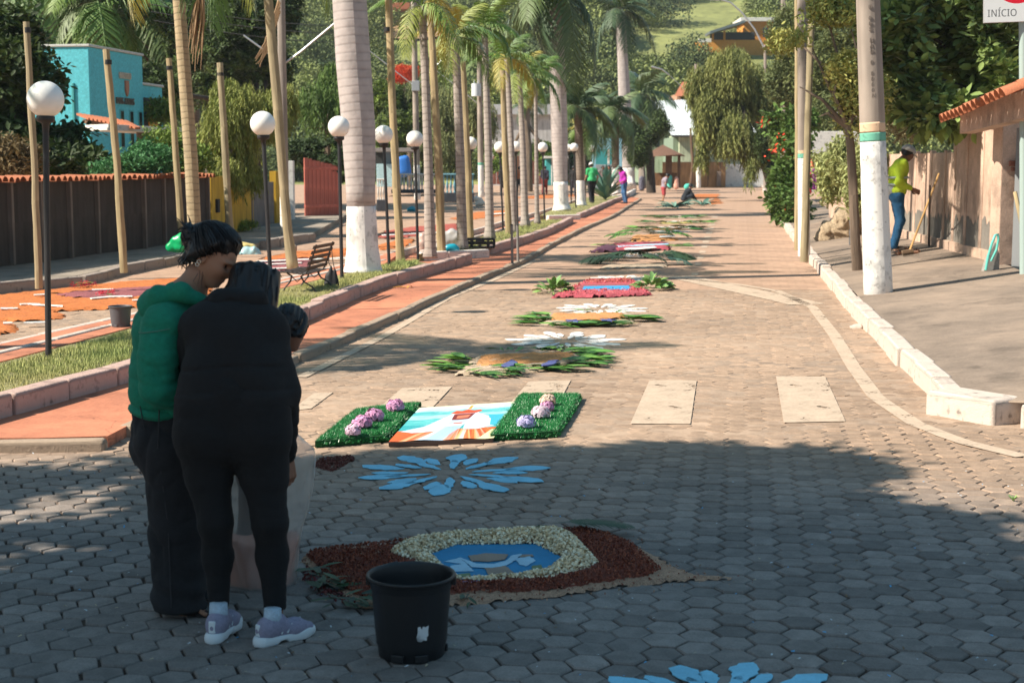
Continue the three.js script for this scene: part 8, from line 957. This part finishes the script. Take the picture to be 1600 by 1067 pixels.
function figure(label, base, ry, hgt, pose, o = {}) {
  const t = thing('person', label, 'person', base.clone()), P = POSES[pose], k = hgt / 1.7, v = a => V(a[0] * k, a[1] * k, a[2] * k), cell = o.cell ?? 0.022, hk = o.headK ?? 1;
  const pel = v(P.pel), ch = v(P.chest), ne = v(P.neck), hd = v(P.head), up = ne.clone().sub(pel).normalize(), sh = [1, -1].map(q => ne.clone().addScaledVector(up, -0.06 * k).add(V(0, 0, q * 0.17 * k))), el = P.el.map(v), ha = P.ha.map(v), kn = P.kn.map(v), an = P.an.map(v), hip = [1, -1].map(q => pel.clone().add(V(0, -0.02 * k, q * 0.09 * k)));
  const g = (list, kk, c, f) => capMesh(list, kk * k, c, f);
  const B0 = [[pel, ch, 0.11 * k, 0.115 * k], [ch, ne, 0.11 * k, 0.06 * k], [ne, hd, 0.05 * k, 0.05 * k], [sh[0], sh[1], 0.055 * k, 0.055 * k]]; for (const i of [0, 1]) B0.push([sh[i], el[i], 0.045 * k, 0.036 * k], [el[i], ha[i], 0.036 * k, 0.026 * k], [hip[i], kn[i], 0.075 * k, 0.05 * k], [kn[i], an[i], 0.048 * k, 0.034 * k], [an[i].clone().add(V(-0.02 * k, -0.05 * k, 0)), an[i].clone().add(V(0.15 * k, -0.062 * k, 0)), 0.034 * k, 0.026 * k]);
  const hf = V(...P.hf), fr = frame(hd, hf, V(0, 1, 0)), hands = ha.map((h, i) => hand(h, h.clone().sub(el[i]).normalize(), V(0, 0, i ? 1 : -1), k, 0.6, !!i));
  lpart(t, 'body', merge([g(B0, 0.05, cell), headMesh(fr, k * hk, Math.max(0.006, cell * 0.4)), ...(cell < 0.03 ? hands : [capMesh(ha.map((h, i) => [h, h.clone().add(h.clone().sub(el[i]).normalize().multiplyScalar(0.12 * k)), 0.035 * k, 0.025 * k]), 0.02, cell * 0.6)])]), o.skin ?? skinD);
  const hem = o.hem ?? 0.05, T0 = [[pel.clone().addScaledVector(up, hem * k), ch, 0.145 * k, 0.15 * k], [ch, ne.clone().addScaledVector(up, -0.08 * k), 0.15 * k, 0.12 * k], [sh[0], sh[1], 0.085 * k, 0.085 * k], [hip[0].clone().addScaledVector(up, hem * k), hip[1].clone().addScaledVector(up, hem * k), 0.125 * k, 0.125 * k]], sl = o.sleeve ?? 1; for (const i of [0, 1]) { T0.push([sh[i], sl < 0.5 ? sh[i].clone().lerp(el[i], sl * 2) : el[i], 0.068 * k, 0.058 * k]); if (sl > 0.5) T0.push([el[i], el[i].clone().lerp(ha[i], (sl - 0.5) * 1.9), 0.056 * k, 0.045 * k]); }
  const top = lpart(t, 'shirt', g(T0, 0.06, cell * 0.8, wrinkle(0.016 * k, 9, 14)), o.shirt);
  const L0 = [[hip[0], hip[1], 0.12 * k, 0.12 * k], [pel.clone().addScaledVector(up, 0.08 * k), pel, 0.13 * k, 0.13 * k]], len = o.legs ?? 1; for (const i of [0, 1]) { L0.push([hip[i], len < 0.5 ? hip[i].clone().lerp(kn[i], len * 2) : kn[i], 0.105 * k, 0.078 * k]); if (len > 0.5) L0.push([kn[i], kn[i].clone().lerp(an[i], (len - 0.5) * 2), 0.075 * k, 0.064 * k]); }
  lpart(t, 'trousers', g(L0, 0.04, cell * 0.8, wrinkle(0.014 * k, 10, 12, 7)), o.trousers);
  for (const i of [0, 1]) lpart(t, 'shoe', g([[an[i].clone().add(V(-0.03 * k, -0.05 * k, 0)), an[i].clone().add(V(0.16 * k, -0.058 * k, 0)), 0.046 * k, 0.034 * k]], 0.02, cell * 0.6), o.shoes ?? M([0.05, 0.045, 0.045]));
  const h0 = headSDF(k * hk), R = 0.17 * k; if (o.hair !== null) { const hr = lpart(t, 'hair', nets((X, Y, Z) => { const [x, y, z] = fr.inv(X, Y, Z); let d = Math.max(h0(x, y, z) - 0.015 * k, x / k * 0.8 - y / k * 0.7 - 0.028, -y / k - (o.longHair ? 0.5 : 0.05)); if (o.longHair) d = smin(d, Math.hypot(Math.max(0, Math.abs(y + 0.07 * k) - 0.1 * k), x + 0.06 * k, z * 0.8) - 0.055 * k, 0.04); if (o.curly) d += 0.02 * k * (vn(X * 70 / k + 40, Y * 70 / k + Z * 50 / k + 40, 256, 3) - 0.7); return d; }, [hd.x - R, hd.y - R * 1.4, hd.z - R], [hd.x + R, hd.y + R, hd.z + R], Math.max(0.006, cell * 0.45)), hairM); }
  t.rotation.y = ry; t.userData.frame = null; delete t.userData.frame; return { t, fr, k, top, ch, pel, up };
}
rnd = RND(101);
figure('child with dark curly hair peeking out beside the person in black', G(432, 905, 0), 0, 1.2, 'peek', { cell: 0.014, curly: true, headK: 1.15, shirt: cloth([0.012, 0.012, 0.014]), trousers: cloth([0.012, 0.012, 0.014]), skin: skinD }).t.position.copy(G(392, 893));
{
  const f = figure('worker in a hi-vis yellow shirt, white cap and blue jeans beside the plaster wall', G(1401, 392, 0.33), -0.12, 1.76, 'work', { cell: 0.018, shirt: cloth([0.6, 0.8, 0.05]), trousers: cloth([0.025, 0.12, 0.26]), hem: 0.08, sleeve: 0.9, shoes: M([0.06, 0.045, 0.035]) });
  const k = f.k, cap = lpart(f.t, 'cap', nets((X, Y, Z) => { const [x, y, z] = f.fr.inv(X, Y, Z); return Math.min(Math.max(headSDF(k)(x, y, z) - 0.022, 0.045 * k - y + 0.15 * x), Math.max(Math.abs(y - 0.05 * k + 0.25 * (x - 0.07 * k)) - 0.007, Math.hypot((x - 0.08 * k) * 0.75, z) - 0.075 * k)); }, [f.fr.c.x - 0.22, f.fr.c.y - 0.2, f.fr.c.z - 0.2], [f.fr.c.x + 0.24, f.fr.c.y + 0.22, f.fr.c.z + 0.2], 0.007), M([0.72, 0.68, 0.66], { map: T.cloth }));
  for (const q of [0.3, 0.62]) { const c = f.pel.clone().lerp(f.ch, q + 0.12), L = []; for (let i = 0; i <= 20; i++) { const a = i / 20 * 6.283; L.push(V(c.x + Math.cos(a) * 0.158 * k, c.y, c.z + Math.sin(a) * 0.225 * k)); } lpart(f.top, 'reflective_band', limb(L, 0.02, 6), M([0.36, 0.42, 0.4], { rough: 0.4 })); }
  lpart(f.t, 'undershirt', capMesh([[f.pel.clone().add(V(-0.04, 0.06, -0.05)), f.pel.clone().add(V(-0.04, 0.06, 0.05)), 0.13 * k, 0.13 * k]], 0.03, 0.02), M([0.5, 0.5, 0.5], { map: T.cloth }));
}
figure('person in a magenta top and blue jeans with long dark hair on the far footway', G(975, 318, 0.07), Math.PI + 0.4, 1.62, 'look', { cell: 0.03, longHair: true, shirt: cloth([0.48, 0.03, 0.42]), trousers: cloth([0.06, 0.16, 0.34]), sleeve: 0.75, skin });
{ const f = figure('person in a bright green shirt and white cap bending beside the agave', G(925, 317, 0.2), 1.9, 1.62, 'walk', { cell: 0.03, shirt: cloth([0.06, 0.5, 0.18]), trousers: cloth([0.015, 0.015, 0.02]), sleeve: 0.3, skin }), k = f.k; lpart(f.t, 'cap', nets((X, Y, Z) => { const [x, y, z] = f.fr.inv(X, Y, Z); return Math.max(headSDF(k)(x, y, z) - 0.02, 0.03 * k - y); }, [f.fr.c.x - 0.2, f.fr.c.y - 0.2, f.fr.c.z - 0.2], [f.fr.c.x + 0.2, f.fr.c.y + 0.2, f.fr.c.z + 0.2], 0.012), M([0.75, 0.73, 0.7])); }
figure('child in a grey top and red shorts standing on the road, seen from the side', G(1037, 320), 0.2, 1.38, 'look', { cell: 0.03, headK: 1.1, shirt: cloth([0.36, 0.3, 0.36]), trousers: cloth([0.5, 0.08, 0.09]), sleeve: 0.25, legs: 0.42, skin: skin });
figure('child in dark clothes crouching among the agave leaves on the road', G(1074, 320), 0.15, 1.5, 'crouch', { cell: 0.03, headK: 1.1, shirt: cloth([0.02, 0.025, 0.035]), trousers: cloth([0.03, 0.04, 0.06]), skin });
figure('left of two distant people in the doorway of the sky-blue building', AT(941, 292, 84).setY(0.05), -1.2, 1.6, 'stand', { cell: 0.06, shirt: cloth([0.25, 0.2, 0.2]), trousers: cloth([0.03, 0.03, 0.04]) });
figure('right of two distant people in the doorway of the sky-blue building', AT(952, 292, 84).setY(0.05), -1.8, 1.62, 'stand', { cell: 0.06, shirt: cloth([0.012, 0.012, 0.014]), trousers: cloth([0.02, 0.02, 0.025]) });
figure('distant person in black and white by the lamp with the blue sign', AT(851, 296, 84).setY(0.05), 1.4, 1.6, 'walk', { cell: 0.06, shirt: cloth([0.03, 0.03, 0.05]), trousers: cloth([0.2, 0.05, 0.05]) });
figure('distant person in black behind the tall royal palm and the lamp', AT(896, 298, 80).setY(0.05), 1.4, 1.6, 'stand', { cell: 0.06, shirt: cloth([0.02, 0.02, 0.022]), trousers: cloth([0.06, 0.06, 0.08]) });
figure('distant person in orange behind the overlapping globe lamps', AT(811, 300, 88).setY(0.05), 1.4, 1.55, 'stand', { cell: 0.06, shirt: cloth([0.6, 0.22, 0.1]), trousers: cloth([0.05, 0.05, 0.06]) });
figure('distant person in black behind the yellowish stake, by the timber fence', AT(786, 302, 80).setY(0.05), 1.4, 1.6, 'stand', { cell: 0.06, shirt: cloth([0.02, 0.02, 0.022]), trousers: cloth([0.04, 0.04, 0.05]) });
scene.traverse(o => { if (o.isMesh) { o.castShadow = true; o.receiveShadow = true; } });
renderer.render(scene, camera);
